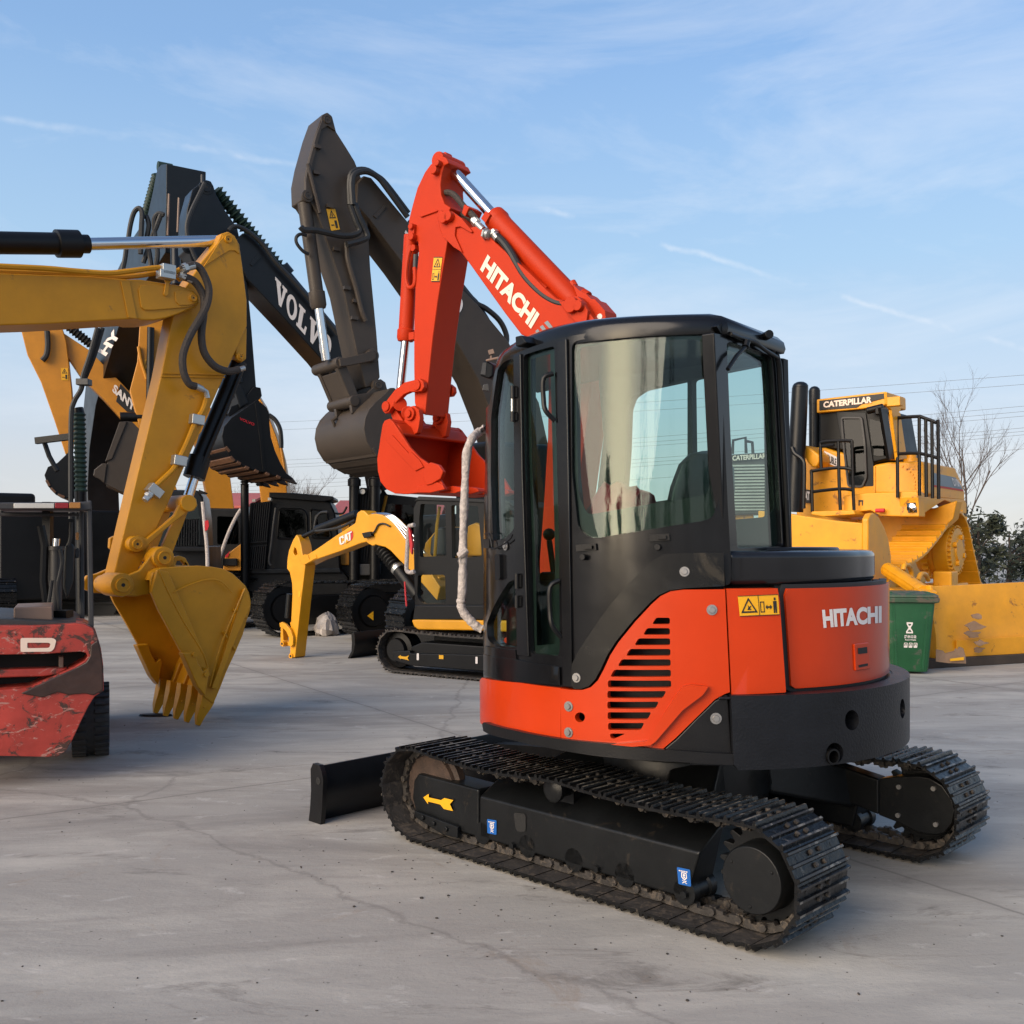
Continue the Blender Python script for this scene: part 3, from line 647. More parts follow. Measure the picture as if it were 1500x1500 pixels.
    wrap('seal_band', V0, [[(1140, 857), (1162, 1013)][::1] + [(1143, 1013)]][:0] or [[(1138, 858), (1160, 1013), (1148, 1013)]], (-.02, -.06), M['inner'], ext=lambda q: [q[0], V((V0.sz(1285, 900)[0]+.45, q[0][1])), V((V0.sz(1285, 900)[0]+.45, q[1][1])), q[1], q[2]])
    dr = wrap('rear_door', V0, [[(1151, 862), (1163, 1008), (1157, 1004), (1153, 940), (1148, 872)]], (.012, -.03), M['orange'], bevel=.014, seg=3, ext=door_ext)
    wrap('door_seal', V0, [[(1146, 856), (1162, 1014), (1151, 1010), (1147, 940), (1141, 870)]], (-.002, -.03), M['rubber'], bevel=.004, ext=lambda q: q[:1] + [V((V0.sz(1285, 900)[0]+.42, q[0][1])), V((V0.sz(1285, 900)[0]+.42, q[1][1]))] + q[1:])
    decal_text('brand_lettering', 'HITACHI', [(1200.5, 892.8), (1286.8, 887), (1286.8, 912.2), (1203, 919.8)], ons(V0, .0145), M['white'], dr, .05)
    lat = wrap('door_latch', V0, [[(1246, 943), (1267, 940.5), (1269, 979), (1248, 982)]], (.02, .0), M['orange'], dr, bevel=.004)
    wrap('latch_recess', V0, [[(1250.5, 949), (1263.5, 947), (1264, 956), (1251, 957.5)]], (.0225, .01), M['inner'], lat, bevel=0)
    wrap('latch_recess', V0, [[(1251.5, 973.5), (1264.5, 971), (1264.7, 974.5), (1252, 977)]], (.0225, .01), M['inner'], lat, bevel=0)
    # black hood over the engine
    a_l = 270.6
    def hoodr(a): return 1.02 if a < a_l+4 else (1.02 - .075*min((a-a_l-4)/45, 1))
    HP = arc(hoodr, a_l, 400, 70) + [(C.x+.2, C.y+.3), (C.x-.1, C.y-.3)]
    m = MB(); m.prism([V((x, y, 1.415)) for x, y in HP], UP*.15); m.build('engine_hood', M['hood'], R, .035, 4)
    m = MB(); m.prism([V((x, y, 1.555)) for x, y in [(C.x+.28+.42*math.cos(t), C.y-.3+.42*math.sin(t)) for t in [2*PI*k/32 for k in range(32)]]], UP*.024); m.build('hood_cover', M['plastic'], R, .02, 3)
    wrap('hood_edge', vs[1.05], [[(1058.5, 811), (1071, 807), (1073, 845), (1070, 856), (1062, 859)]], (.0, -.06), M['plastic'], bevel=.008)
    # counterweight: outer wall with pockets and a top cap
    VC = VS(arc(1.105, 255, 420, 110))
    cw = [(1071, 1019), (1080, 1018.5), (1082, 1121.5), (1075, 1120)]
    holes = [circ(1248, 1055, 10.3, 20, 15), circ(1322, 1038, 3.6, 16, 14.5), circ(1223, 1104, 13, 20, 17)]
    def cwext(q):
        s1 = VC.S[-1]-.02; return [q[0], V((s1, .955)), V((s1, .655)), V((q[2][0], .655)), q[3]]
    co = wrap('counterweight', VC, [cw]+holes[:2]+[circ(1223, 1103, 12.5, 22, 15)], (0, -.08), M['cw'], bevel=.018, seg=3, ext=cwext)
    fan(.3, 1.035, 262, 415, .66, .945).build('counterweight_core', M['cw'], co)
    fan(.7, 1.09, 268, 415, .945, .957).build('counterweight_deck', M['cw'], co, .006)
    m = MB(); e0 = VC.w(VC.sz(1219, 1108), -.1); nrm = (VC.w((VC.sz(1219, 1108)), .1)-e0).normalized()
    oa = m.ring(e0, nrm, .034, 20); ob = m.ring(e0+nrm*.11, nrm, .034, 20); oc = m.ring(e0+nrm*.11, nrm, .026, 20); od = m.ring(e0+nrm*.02, nrm, .026, 20)
    m.loft([oa, ob, oc, od]); m.build('exhaust_pipe', M['black'], R)
    # ---------------- cab
    VB = VS(arc(lambda a: 1.05, 150, 275, 80))
    cab = wrap('cab', VB, [[(706, 991), (706.5, 900), (708.5, 800), (711.5, 640), (712, 598), (717, 592), (720, 565), (726, 541), (737, 527), (754, 518), (810, 498.5), (834, 492.5), (902, 482), (1023, 478), (1050, 481), (1058, 560), (1066, 740), (1070, 812),
            (1000, 813), (972, 814), (960, 822), (940, 840), (914, 868), (886, 904), (852, 957), (843, 975), (842, 1008), (825, 1006)],
            rnd([(729, 541), (738, 530), (752, 524.5), (753, 640), (753, 775), (741, 788), (722, 793), (719, 700), (719.5, 610)], 4),
            rnd([(744, 853), (755, 848), (757, 949), (722, 944), (714, 936), (713, 912)], 5),
            rnd([(767, 520), (812, 506.5), (815, 640), (819, 800), (820, 948), (818, 961), (777, 957), (773, 800), (768, 640)], 5),
            rnd([(837.5, 500), (902, 490), (1030, 486), (1043, 495), (1050, 600), (1053, 735), (1044, 758), (1030, 763), (867, 789.5), (847, 775), (838, 693)], 12)],
            (0, -.07), M['cab'], bevel=.008)
    # the black pillar strip and door parts stand a little proud
    wrap('door_pillar', VB, [[(817, 500.5), (832.5, 496), (836, 700), (838, 860), (840.5, 1007), (826, 1005.5), (824, 860), (819, 640)]], (.014, -.002), M['cab'], cab, .006)
    wrap('hinge_pillar', VB, [[(755, 521), (765, 518), (768, 700), (777, 962), (760, 959.5), (756, 700)]], (.012, -.002), M['cab'], cab, .006)
    wrap('door_sill', VB, [[(712, 958), (758, 965.5), (822, 977), (823, 1003), (712, 988)]], (.014, -.002), M['cab'], cab, .008)
    wrap('door_base', VB, [[(713, 946), (757, 952), (759, 970), (714, 962)]], (.01, -.002), M['cab'], cab, .006)
    for x, y0, y1 in ((757, 566, 584), (757, 604, 618), (763, 840, 862), (763, 872, 890)): m = MB(); a = VB.w(VB.sz(x, y0), .022); b = VB.w(VB.sz(x, y1), .022); m.cyl(a, b, .012, n=10); m.tri2([[(x-4, y0+2), (x+5, y0+2), (x+5, y1-2), (x-4, y1-2)]], lambda c, o: VB.w(VB.sz(c[0], c[1]), o), thick=(.018, .01)); m.build('door_hinge', M['black'], cab)
    m = MB(); a = VB.w(VB.sz(756.5, 585), .024); b = VB.w(VB.sz(756.5, 603), .024); m.cyl(a, b, .006, n=8); m.build('hinge_pin', M['zinc'], cab)
    # glass
    wrap('front_quarter_window', VB, [[(727, 540), (738, 528), (754, 522.5), (755, 777), (741, 790), (720, 795), (717, 700), (717.5, 608)]], (-.02, -.026), M['glass'], cab, 0)
    wrap('lower_window', VB, [[(743, 850), (756, 846), (759, 951), (720, 946), (711, 938), (710, 908)]], (-.02, -.026), M['glass'], cab, 0)
    wrap('door_window', VB, [[(766, 518), (814, 504), (817, 640), (821, 800), (822, 963), (776, 959), (772, 800), (767, 640)]], (-.02, -.026), M['glass'], cab, 0)
    wrap('side_window', VB, [rnd([(836.5, 499), (902, 489), (1031, 485), (1044, 494), (1051, 600), (1054, 736), (1045, 760), (1030, 765), (867, 791), (846, 777), (837, 693)], 12)], (-.012, -.018), M['glass'], cab, 0)
    fr_out = rnd([(837, 499.5), (902, 489.5), (1030.5, 485.5), (1043.5, 494.5), (1050.5, 600), (1053.5, 735), (1044.5, 759), (1030, 764), (867, 790), (846.5, 776), (837.5, 693)], 12)
    wrap('window_border', VB, [fr_out, rnd([(841, 509), (902, 500), (1018, 495), (1034, 501), (1041, 600), (1044, 690), (1037, 724), (1000, 730), (858, 754), (844, 725), (842, 640)], 8)], (-.0185, -.021), M['inner'], cab, 0)
    wrap('door_window_border', VB, [[(766, 518), (814, 504), (817, 640), (821, 800), (822, 963), (776, 959), (772, 800), (767, 640)], [(771, 525), (800, 517), (803, 640), (807, 800), (808, 944), (780, 946), (778, 800), (772, 640)]], (-.0265, -.03), M['inner'], cab, 0)
    # grab rail inside the door glass
    for ys in ((548, 556, 585, 603, 617), (850, 860, 895, 915, 933)):
        m = MB(); xs = (813, 806, 806, 809, 816) if ys[0] < 700 else (822, 815, 815, 818, 824)
        m.tube([VB.w(VB.sz(x, y), .012 if i in (0, 4) else .045) for i, (x, y) in enumerate(zip(xs, ys))], .011, 8, 4); m.build('grab_handle', M['black'], cab)
    m = MB()
    for cx, cy in ((859.5, 802), (966, 787.5)):
        f = lambda x, y, o: VB.w(VB.sz(x, y), o)
        k = [(cx-15, cy-4), (cx+15, cy-6), (cx+16, cy+4), (cx-14, cy+6)]
        m.tri2([k], lambda c, o: f(c[0], c[1], o), thick=(.012, -.002)); m.tri2([[(cx-2, cy-2.5), (cx+11, cy-3), (cx+11, cy+2), (cx-2, cy+2.5)]], lambda c, o: f(c[0], c[1], o), thick=(.024, .01))
        a = f(cx-2, cy+14, 0); b = f(cx-2, cy+14, .03); m.cyl(a, b, .014, n=12)
    m.build('door_handle', M['black'], cab, .002)
    m = MB(); m.tube([VB.w(VB.sz(x, y), .016) for x, y in ((715, 782), (721, 782), (724, 794), (727, 804), (742, 797), (752, 789), (755, 783))], .004, 6, 4)
    m.tri2([rnd([(712, 789), (720, 790), (720, 803), (712, 803)], 2)], lambda c, o: VB.w(VB.sz(c[0], c[1]), o), thick=(.012, 0))
    m.tri2([rnd([(730, 812), (737, 812), (738, 848), (731, 850)], 3)], lambda c, o: VB.w(VB.sz(c[0], c[1]), o), thick=(.02, 0)); m.build('front_panel_catch', M['black'], cab, .003)
    m = MB(); bolt(m, VB, 742, 800, .014, .004); m.build('catch_bolt', M['bolt'], cab)
    # rear wall of the cab
    P0 = VB.w(VB.sz(1060, 650), 0); rt = V((.62, .78, 0)); rn = V((-.78, .62, 0))
    RW = Plane(P0, rn)
    def rwall(name, polys, thick, mat, bevel=.006):
        m = MB(); m.tri2(polys, lambda c, o: RW.pt(c[0], c[1]) - RW.n*o, thick=thick); return m.build(name, mat, cab, bevel)
    rwall('cab_rear_wall', [[(1046, 487), (1064, 489), (1137, 515), (1141, 530), (1156, 806), (1062, 812)], rnd([(1065.5, 501), (1131, 522), (1134, 560), (1147, 800), (1081, 803), (1071, 640)], 6)], (0, -.06), M['cab'])
    rwall('rear_window', [[(1064, 498), (1133, 520), (1136, 560), (1149, 802), (1080, 805), (1070, 640)]], (-.02, -.026), M['glass'], 0)
    rwall('rear_window_border', [[(1064, 498), (1133, 520), (1136, 560), (1149, 802), (1080, 805), (1070, 640)], rnd([(1067, 510), (1128, 526), (1130, 560), (1143, 745), (1130, 757), (1078, 762), (1071, 640)], 6)], (-.027, -.03), M['inner'], 0)
    m = MB(); m.tube([RW.pt(1066, 541, -.03), RW.pt(1080, 520, -.035), RW.pt(1092, 508, -.03)], .009, 8); m.tube([RW.pt(1092, 508, -.03), RW.pt(1094, 500, -.03)], .016, 8)
    m.build('rear_wiper', M['black'], cab)
    # right wall with two openings, seen through the glass
    rrc = RW.pt(1150, 650); RR = Plane(rrc, V((.62, .78, 0)))
    m = MB()
    m.tri2([[(872, 505), (1148, 525), (1154, 812), (850, 950), (866, 800), (884, 640)],
            rnd([(912, 742), (918, 660), (920, 600), (926, 582), (942, 571), (1007, 557), (1007, 728)], 5), rnd([(1013, 556), (1060, 545), (1116, 534), (1119, 600), (1120, 690), (1120, 758), (1016, 765)], 5)],
           lambda c, o: RR.pt(c[0], c[1]) + RR.n*o, thick=(0, .05)); m.build('cab_right_wall', M['inner'], cab)
    # roof, slightly domed
    def roofr(a): return .985 if a < 200 else (.985+.07*min((a-200)/40, 1))
    aR = [a for a in range(176, 268, 3)]
    RP = [(C.x+roofr(a)*math.cos(math.radians(a)), C.y+roofr(a)*math.sin(math.radians(a))) for a in aR]
    e1 = RW.pt(1140, 520); e2 = RR.pt(860, 500)
    RP += [(P0.x-rn.x*.015, P0.y-rn.y*.015), (e1.x-rn.x*.015+rt.x*.03, e1.y-rn.y*.015+rt.y*.03), (e1.x+rn.x*.9+rt.x*.08, e1.y+rn.y*.9+rt.y*.08), (C.x-.75, C.y+.62)]
    m = MB(); cx = sum(q[0] for q in RP)/len(RP); cy = sum(q[1] for q in RP)/len(RP)
    lv = [(1.0, 2.478), (1.008, 2.5), (1.0, 2.53), (.97, 2.555), (.9, 2.572), (.7, 2.59), (.3, 2.6)]
    m.loft([[V((cx+(x-cx)*k, cy+(y-cy)*k, z)) for x, y in RP] for k, z in lv]); m.build('cab_roof', M['cab'], cab, 0, ang=50)
    m = MB(); m.tri2([[(762, 494), (771, 492), (778, 503), (771, 507), (763, 509)]], lambda c, o: VB.w(VB.sz(c[0], c[1]), o-.02), thick=(.05, -.05)); m.build('roof_lamp_bracket', M['black'], cab, .006)
    # lifting eye and rear lamp on the roof edge
    rp = Plane(RW.pt(1062, 480), rn)
    m = MB(); m.tri2([[(1050, 478), (1052, 475), (1056, 479), (1058, 473.5), (1063, 471), (1067.5, 474), (1069, 480), (1066, 492), (1056, 488)], circ(1063.5, 478, 3.6, 14)], lambda c, o: rp.pt(c[0], c[1])+rp.n*o, thick=(0, .025)); m.build('lifting_eye', M['black'], cab, .003)
    m = MB(); a = rp.pt(1119, 494); m.cyl(a, a-rn*.05-rt*.05, .02, n=12); m.cyl(rp.pt(1119, 494), rp.pt(1121, 508), .008); m.box(rp.pt(1121, 501), (.06, .03, .03), rt)
    m.tube([rp.pt(x, y, -.02) for x, y in ((1070, 489), (1085, 495), (1105, 501), (1120, 512), (1139, 524))], .01, 8, 4)
    m.box(rp.pt(1080, 491), (.07, .03, .035), rt); m.build('rear_work_lamp', M['black'], cab, .003)
    m = MB(); m.tube([RW.pt(x, y, -.015) for x, y in ((1137, 518), (1141, 535), (1148, 660), (1155, 804))], .014, 8); m.build('rear_corner_post', M['black'], cab)
    # left mirror and lamp on the front edge
    y_ = 5.55
    m = MB(); m.mi = 0; m.prism([at(*a, y_) for a in ((706, 529), (713, 528), (723, 534), (722, 551), (716, 555), (702, 550))], V((.05, .1, 0))); m.mi = 1; m.poly([at(*a, y_-.004) for a in ((707, 531), (712.5, 531), (711, 549), (704, 548))])
    m.build('front_mirror', [M['black'], M['metalgrey']], cab, .01)
    m = MB(); m.tube([at(713, 528, y_), at(722, 526, 5.5), at(731, 524, 5.4)], .007); m.box(at(719.5, 516, y_), (.03, .03, .025), (1, 0, .3)); m.box(at(719, 522, y_), (.01, .01, .03)); m.build('mirror_arm', M['tan'], cab)
    m = MB(); m.prism([at(*a, 5.5) for a in ((708, 563), (716, 562), (717, 573), (706, 572))], V((.0, .02, 0))); m.build('small_mirror', M['metalgrey'], cab, .004)
    m = MB(); m.tube([at(690, 640, 5.6), at(702, 632, 5.5), at(712, 627, 5.3)], .012); m.build('step_rail', M['black'], cab)
    # ---------------- inside the cab
    sb = C + rt*-.5 + rn*-.16
    m = MB(); f = rn
    rings = []
    for z, w, t in ((1.33, .24, .06), (1.5, .28, .085), (1.7, .29, .09), (1.85, .27, .09), (1.95, .23, .08), (2.0, .16, .06), (2.02, .05, .04)):
        cz = sb - f*(.12+(z-1.3)*.18) + UP*z
        rings.append([cz + rt*w*math.cos(t_)*(1 if abs(math.cos(t_)) < .99 else 1) + f*t*math.sin(t_) for t_ in [2*PI*k/18 for k in range(18)]])
    m.loft(rings); st = m.build('operator_seat', M['seat'], R, .01)
    m = MB(); m.box(sb + f*.15 + UP*1.28, (.5, .48, .14), f, rt); m.build('seat_cushion', M['seat'], st, .04, 3)
    m = MB(); m.box(sb + f*.05 + UP*1.0, (.5, .4, .42), f, rt); m.build('seat_base', M['inner'], st, .02)
    m = MB()
    for s in (-1, 1): m.box(sb + f*.3 + rt*s*.3 + UP*1.4, (.35, .1, .12), f, rt); m.cyl(sb+f*.42+rt*s*.3+UP*1.44, sb+f*.45+rt*s*.3+UP*1.62, .014); m.ball(sb+f*.45+rt*s*.3+UP*1.64, .03)
    m.build('control_console', M['inner'], R, .02)
    m = MB(); m.prism([V((x, y, .74)) for x, y in [(C.x+.96*math.cos(math.radians(a)), C.y+.96*math.sin(math.radians(a))) for a in range(165, 268, 6)] + [(C.x+.1, C.y-.1)]], UP*.02); m.build('cab_floor', M['inner'], R)
    m = MB(); rr_ = random.Random(3); c0 = VB.w(VB.sz(880, 745), -.2); rings = []
    for k in range(9):
        t = k/8; cc = c0 + (rn*-1)*(.26*t-.12) + UP*(.02-.1*abs(t-.45)) + V((0, 0, .16*max(0, t-.55))); rad = .055+.05*math.sin(PI*t)
        rings.append([cc + rt*rad*1.5*math.cos(a)*rr_.uniform(.7, 1.2) + UP*rad*math.sin(a)*rr_.uniform(.6, 1.3) for a in [2*PI*j/12 for j in range(12)]])
    m.loft(rings); cl = m.build('folded_cloth', M['redcloth'], None, ang=60)
    tag(cl, 'crumpled crimson cloth lying inside the cab of the orange excavator, behind its side window', 'cloth')
    # ---------------- boom, arm, bucket: vertical plane a little right of the centre line
    fw = V((-.78, .62, 0)); rg = V((.62, .78, 0))
    BP = Plane(C + rg*-.05, rg)
    bo = [(689, 333), (697, 331), (712, 339), (722, 352), (742, 370), (775, 399), (800, 424), (815, 437), (828, 441), (838, 433), (846, 434), (853, 440), (861, 455), (870, 467), (872, 490), (868, 540), (862, 600), (850, 690), (838, 780), (826, 880), (818, 905), (800, 910), (788, 900), (784, 880), (790, 820), (796, 740), (802, 640), (803, 560), (795, 515), (780, 497), (763, 490), (740, 460), (712, 421), (690, 390), (676, 371), (655, 352), (645, 340), (640, 322), (650, 312), (664, 314)]
    boom = slab('boom', bo, BP, .0, .19, M['orange_arm'], R, .008)
    # raised side plate and its edge at the upper end
    slab('boom_nose_plate', [(640, 318), (648, 308), (661, 309), (676, 320), (692, 339), (690, 341), (674, 332), (667, 333), (666, 345), (677, 370), (664, 362), (648, 346)], BP, -.014, .02, M['orange_arm'], boom, .004)
    slab('cylinder_bracket', [(818, 441), (828, 443), (838, 434), (846, 434), (853, 441), (861, 455), (859, 470), (846, 474), (832, 462)], BP, -.02, .03, M['orange_arm'], boom, .004)
    for px, py, r in ((834.5, 446, .045), (845, 447, .03), (648, 318, .036), (655, 316, .03)): m = MB(); a = BP.pt(px, py, -.05); m.cyl(a, a+BP.n*.06, r, n=18); m.build('boom_pin', M['orange_arm'], boom, .004)
    decal_text('brand_lettering', 'HITACHI', [(714.5, 372.5), (790.5, 460), (777.5, 482), (703, 395)], lambda x, y: BP.pt(x, y, -.004), M['creamw'], boom, .05)
    m = MB()
    for k in range(3):
        q0 = V((786+k*5.5, 488-k*6.2))
        m.tri2([[(q0.x-2+k*1.0, q0.y-3), (q0.x+2+k*1.6, q0.y-6), (q0.x+9+k*2, q0.y+4), (q0.x+5+k*2, q0.y+7)]], lambda c, o: BP.pt(c[0], c[1], -.004))
    m.build('stripe_decal', M['grey_d'], boom)
    AP = Plane(C + rg*-.045, rg)
    arm = [(638, 234), (645, 227), (653, 231), (657, 239), (650, 243), (647, 254), (645, 270), (646, 285), (651, 298), (660, 304), (656, 312), (652, 330), (655, 353), (650, 385), (641, 440), (633, 500), (627, 560), (622.5, 608), (610, 601), (607, 590), (606, 540), (606, 480), (608, 420), (613, 370), (612, 354), (600, 353), (597, 345), (599, 320), (604, 300), (611, 275), (622, 252), (630, 241)]
    arm_ob = slab('arm', arm, AP, 0, .22, M['orange_arm'], R, .008)
    m = MB()
    for q in ([(631, 243), (641, 234), (645, 236), (643, 243), (636, 253), (632, 252)], [(640, 316), (647, 309), (660, 309), (661, 316), (655, 324), (642, 321)], [(598, 331), (602, 327), (607, 328), (606, 344), (602, 351), (598, 346)]):
        m.prism([AP.pt(x, y, -.02) for x, y in q], AP.n*.03)
    for px, py, r in ((634, 248, .028), (639, 238, .02), (655, 315, .03), (644, 314, .026), (600.5, 331, .02), (601, 346, .024)): a = AP.pt(px, py, -.04); m.cyl(a, a+AP.n*.05, r, n=16)
    m.build('pin_keeper', M['orange_arm'], arm_ob, .005)
    slab('arm_rib', [(614, 316), (640, 307), (641, 309), (616, 318)], AP, -.012, .02, M['orange_arm'], arm_ob, .003)
    warning([(635.5, 376.3), (648, 376.3), (643.5, 412.5), (631.5, 412.5)], lambda x, y, o: AP.pt(x, y, -.004-o), arm_ob, False)
    # cylinder between boom and arm: rod and barrel above the boom
    ctr = .11
    CP = BP.shift(ctr)
    m = MB(); A, B = CP.pt(655, 241), CP.pt(727, 321); m.cyl(A, B+(B-A)*.02, .036, n=20); rod = None
    B2 = CP.pt(842, 442)
    m2 = MB(); dv = (B2-B).normalized(); m2.lathe(B-dv*.02, dv, [(0, .05), (0, .072), (.05, .075), (.06, .07), (.1, .066), ((B2-B).length, .066), ((B2-B).length+.05, .05)], 28)
    m2.ball(CP.pt(724, 338), .045, 12); m2.tube([CP.pt(722, 338), CP.pt(716, 344)], .02); cyl = m2.build('arm_cylinder', M['orange_arm'], R, 0)
    m.build('cylinder_rod', M['chrome'], cyl)
    m = MB(); a = CP.pt(656, 240); m.cyl(a-rg*.1, a+rg*.12, .05, n=20); b = CP.pt(655, 229); m.cyl(b-rg*.03, b+rg*.03, .02); m.cyl(a, b, .024); m.build('rod_end', M['orange_arm'], cyl, .006)
    m = MB(); a, b = CP.pt(848, 432), CP.pt(880, 462); m.prism([CP.pt(x, y, -.05) for x, y in ((838, 415), (848, 425), (858, 430), (866, 438), (871, 438), (886, 455), (887, 466), (878, 470), (866, 468), (858, 452), (846, 436))], rg*.12)
    m.cyl(CP.pt(838, 413), CP.pt(842, 420), .022, n=10); m.cyl(CP.pt(853, 431), CP.pt(861, 436), .035, n=14); m.mi = 1; a = CP.pt(878, 464, -.053); m.cyl(a, a+rg*.004, .018, n=12)
    m.build('cylinder_foot', [M['orange_arm'], M['white']], cyl, .01)
    # bucket cylinder down the front of the arm
    DP = AP.shift(.07)
    A, B, D_ = DP.pt(603, 345), DP.pt(594, 500), DP.pt(586, 575)
    m = MB(); dv = (B-A).normalized(); m.lathe(A, dv, [(0, .03), (0, .05), ((B-A).length-.08, .05), ((B-A).length-.07, .058), ((B-A).length-.02, .058), ((B-A).length, .05), ((B-A).length, .02)], 24)
    cy2 = m.build('bucket_cylinder', M['orange_arm'], R)
    m = MB(); m.cyl(B, D_, .028, n=18); m.build('cylinder_rod', M['chrome'], cy2)
    m = MB(); m.tube([DP.pt(x, y, -.07) for x, y in ((603, 360), (598, 378), (595, 405), (599, 421), (607, 417), (608, 400), (607, 392))], .014, 8, 5); m.build('steel_pipe', M['orange_arm'], cy2)
    m = MB(); m.cyl(DP.pt(609, 373, -.06), DP.pt(608, 400, -.06), .016, n=10); m.build('hose_fitting', M['metalgrey'], cy2)
    m = MB(); a = DP.pt(604, 363, -.08); m.cyl(a, a+rg*.05, .025, n=6); m.box(DP.pt(606, 493, -.02), (.05, .05, .05), fw); m.build('port_block', M['orange_arm'], cy2, .005)
    # links
    def link(name, pts, off, th): return slab(name, pts, AP, -.045, th, M['orange_arm'], R, .006, tr=off+.045)
    lk = [(608, 556), (614, 554), (620, 559), (621, 567), (617, 573), (609, 574), (600, 574), (591, 578), (582, 587), (573, 598), (569, 604), (564, 606), (560, 602), (561, 594), (568, 584), (578, 571), (592, 560)]
    for off in (-.045, .235):
        l = link('bucket_link', lk, off, .035)
        m = MB()
        for px, py in ((609, 564), (564, 595)): a = AP.pt(px, py, -.057)+rg*(off+.045); m.cyl(a, a+rg*.05, .033, n=18)
        m.build('link_pin', M['orange_arm'], l, .004)
    m = MB(); a, b = AP.pt(566, 596, .0), AP.pt(600, 608, .0)
    m.cyl(AP.pt(586, 592, -.02), AP.pt(586, 592, .24), .045, n=18); m.cyl(AP.pt(598, 605, -.02), AP.pt(598, 605, .24), .045, n=18)
    for o in (.0, .18): m.prism([AP.pt(x, y)+rg*o for x, y in ((571, 604), (578, 598), (590, 616), (590, 622), (577, 620))], rg*.04)
    m.cyl(AP.pt(651, 570, .2), AP.pt(651, 570, .27), .035, n=14); m.cyl(AP.pt(649, 581, .24), AP.pt(649, 588, .24), .008, n=6); m.build('h_link', M['orange_arm'], R, .005)
    # bucket
    KP = Plane(AP.pt(600, 640, -.2), rg); bw = .66
    side_o = [(560, 622), (563, 616), (570, 613), (575, 617), (584, 630), (600, 655), (614, 670), (626, 678), (640, 694), (650, 712), (650, 717), (640, 720), (620, 721), (595, 724), (578, 723), (566, 717), (557, 706), (553, 690), (552, 672), (555, 655), (557, 640)]
    bk = slab('bucket', side_o, KP, 0, .022, M['orange_arm'], R, .006)
    slab('bucket_side', side_o, KP, 0, .022, M['orange_arm'], bk, .004, tr=bw-.022)
    back = [(575, 618), (570, 613.5), (563, 616.5), (560, 622), (557, 640), (555, 655), (552.5, 672), (553.5, 690), (557.5, 705), (566, 716.5), (578, 722.5), (595, 723.5), (620, 720.5), (650, 717)]
    m = MB(); o_ = [KP.pt(*a) for a in back]; n_ = len(o_); cen = sum(o_, V())/n_
    inner = []
    for i, q in enumerate(o_):
        t = (o_[min(i+1, n_-1)]-o_[max(i-1, 0)]).normalized(); nn = t.cross(rg).normalized()
        if nn.dot(KP.pt(605, 690)-q) < 0: nn = -nn
        inner.append(q+nn*.018)
    ring = o_+inner[::-1]; m.prism([q+rg*.02 for q in ring], rg*(bw-.04)); m.build('bucket_shell', M['orange_arm'], bk, 0, ang=30)
    m = MB()                                           # thick upper lip tube, ears
    m.prism([KP.pt(x, y, .02) for x, y in ((574, 616), (584, 623), (590, 636), (586, 640), (578, 628))], rg*(bw-.04)); m.build('top_lip', M['orange_arm'], bk, .012, 3)
    for o in (.13, .39):
        e = slab('bucket_ear', [(577, 626), (592, 616), (594, 604), (599, 596), (606, 594), (613, 600), (615, 612), (613, 626), (611, 634), (600, 640)], KP, .13, .04, M['orange_arm'], bk, .005, tr=o-.13)
        m = MB(); a = KP.pt(599, 606, .13-.02)+rg*(o-.13); m.cyl(a, a+rg*.08, .042, n=20); m.cyl(a-rg*.015, a, .024, n=16); m.build('ear_pin', M['orange_arm'], e, .004)
    slab('wear_plate', [(566, 643), (574, 637), (598, 664), (602, 662), (614, 674), (620, 684), (608, 690), (592, 674), (566, 646)], KP, -.01, .012, M['orange_arm'], bk, .003)
    slab('side_cutter', [(622, 683), (630, 677), (642, 681), (649, 691), (645, 701), (632, 709), (624, 711), (619, 700)], KP, -.022, .03, M['orange_arm'], bk, .006)
    slab('corner_shank', [(610, 712), (640, 706), (648, 710), (651, 717), (630, 722), (612, 722)], KP, -.012, .03, M['orange_arm'], bk, .006)
    m = MB()
    for k in range(4):
        o = .1+k*.15; m.prism([KP.pt(x, y)+rg*(o-.035) for x, y in ((630, 716), (652, 711), (664, 713), (667, 718), (655, 722), (632, 722))], rg*.07)
    m.build('bucket_teeth', M['orange_arm'], bk, .006)
    # hoses over the boom
    HPn = BP.shift(.02)
    m = MB(); m.tube([HPn.pt(x, y) for x, y in ((728, 346), (738, 356), (748, 370), (757, 386), (768, 404), (782, 420), (798, 434), (814, 443), (826, 446))], .024, 10, 4); m.build('rubber_hose', M['rubber'], R)
    for a, b, o, r_ in ((V((721, 340)), V((730, 350)), 0, .026), (V((693, 322)), V((708, 337)), 0, .022), (V((710, 342)), V((717, 344)), -.03, .03)): m = MB(); A, B = HPn.pt(a.x, a.y, o), HPn.pt(b.x, b.y, o); m.cyl(A, B, r_, n=12); m.cyl(A+(B-A)*.1, A+(B-A)*.4, r_*1.25, n=6); m.build('hose_fitting', M['zinc'], R)
    m = MB()
    for k, o in enumerate((.03, .09)):
        m.tube([BP.pt(x+k*6, y+k*1, o) for x, y in ((706, 338), (718, 347), (732, 366), (748, 380), (770, 399), (800, 424))], .016, 8, 4)
    m.build('steel_pipe', M['orange_arm'], boom)
    m = MB()
    for k, o in enumerate((.05, .12)):
        m.tube([BP.pt(x, y, o) for x, y in ((648, 285+k*2), (655, 282), (664, 285), (672, 293), (680, 303), (692, 315), (700, 325))] if k == 0 else [BP.pt(x, y, o) for x, y in ((647, 288), (656, 300), (666, 310), (680, 316), (694, 324))], .02, 8, 4)
    m.build('arm_hose', M['ybraid'], R)
    m = MB()
    for q in ([(676, 312), (680, 299), (687, 304), (681, 317)], [(704, 320), (711, 309), (718, 314), (711, 327)]): m.prism([BP.pt(x, y, .02) for x, y in q], rg*.13)
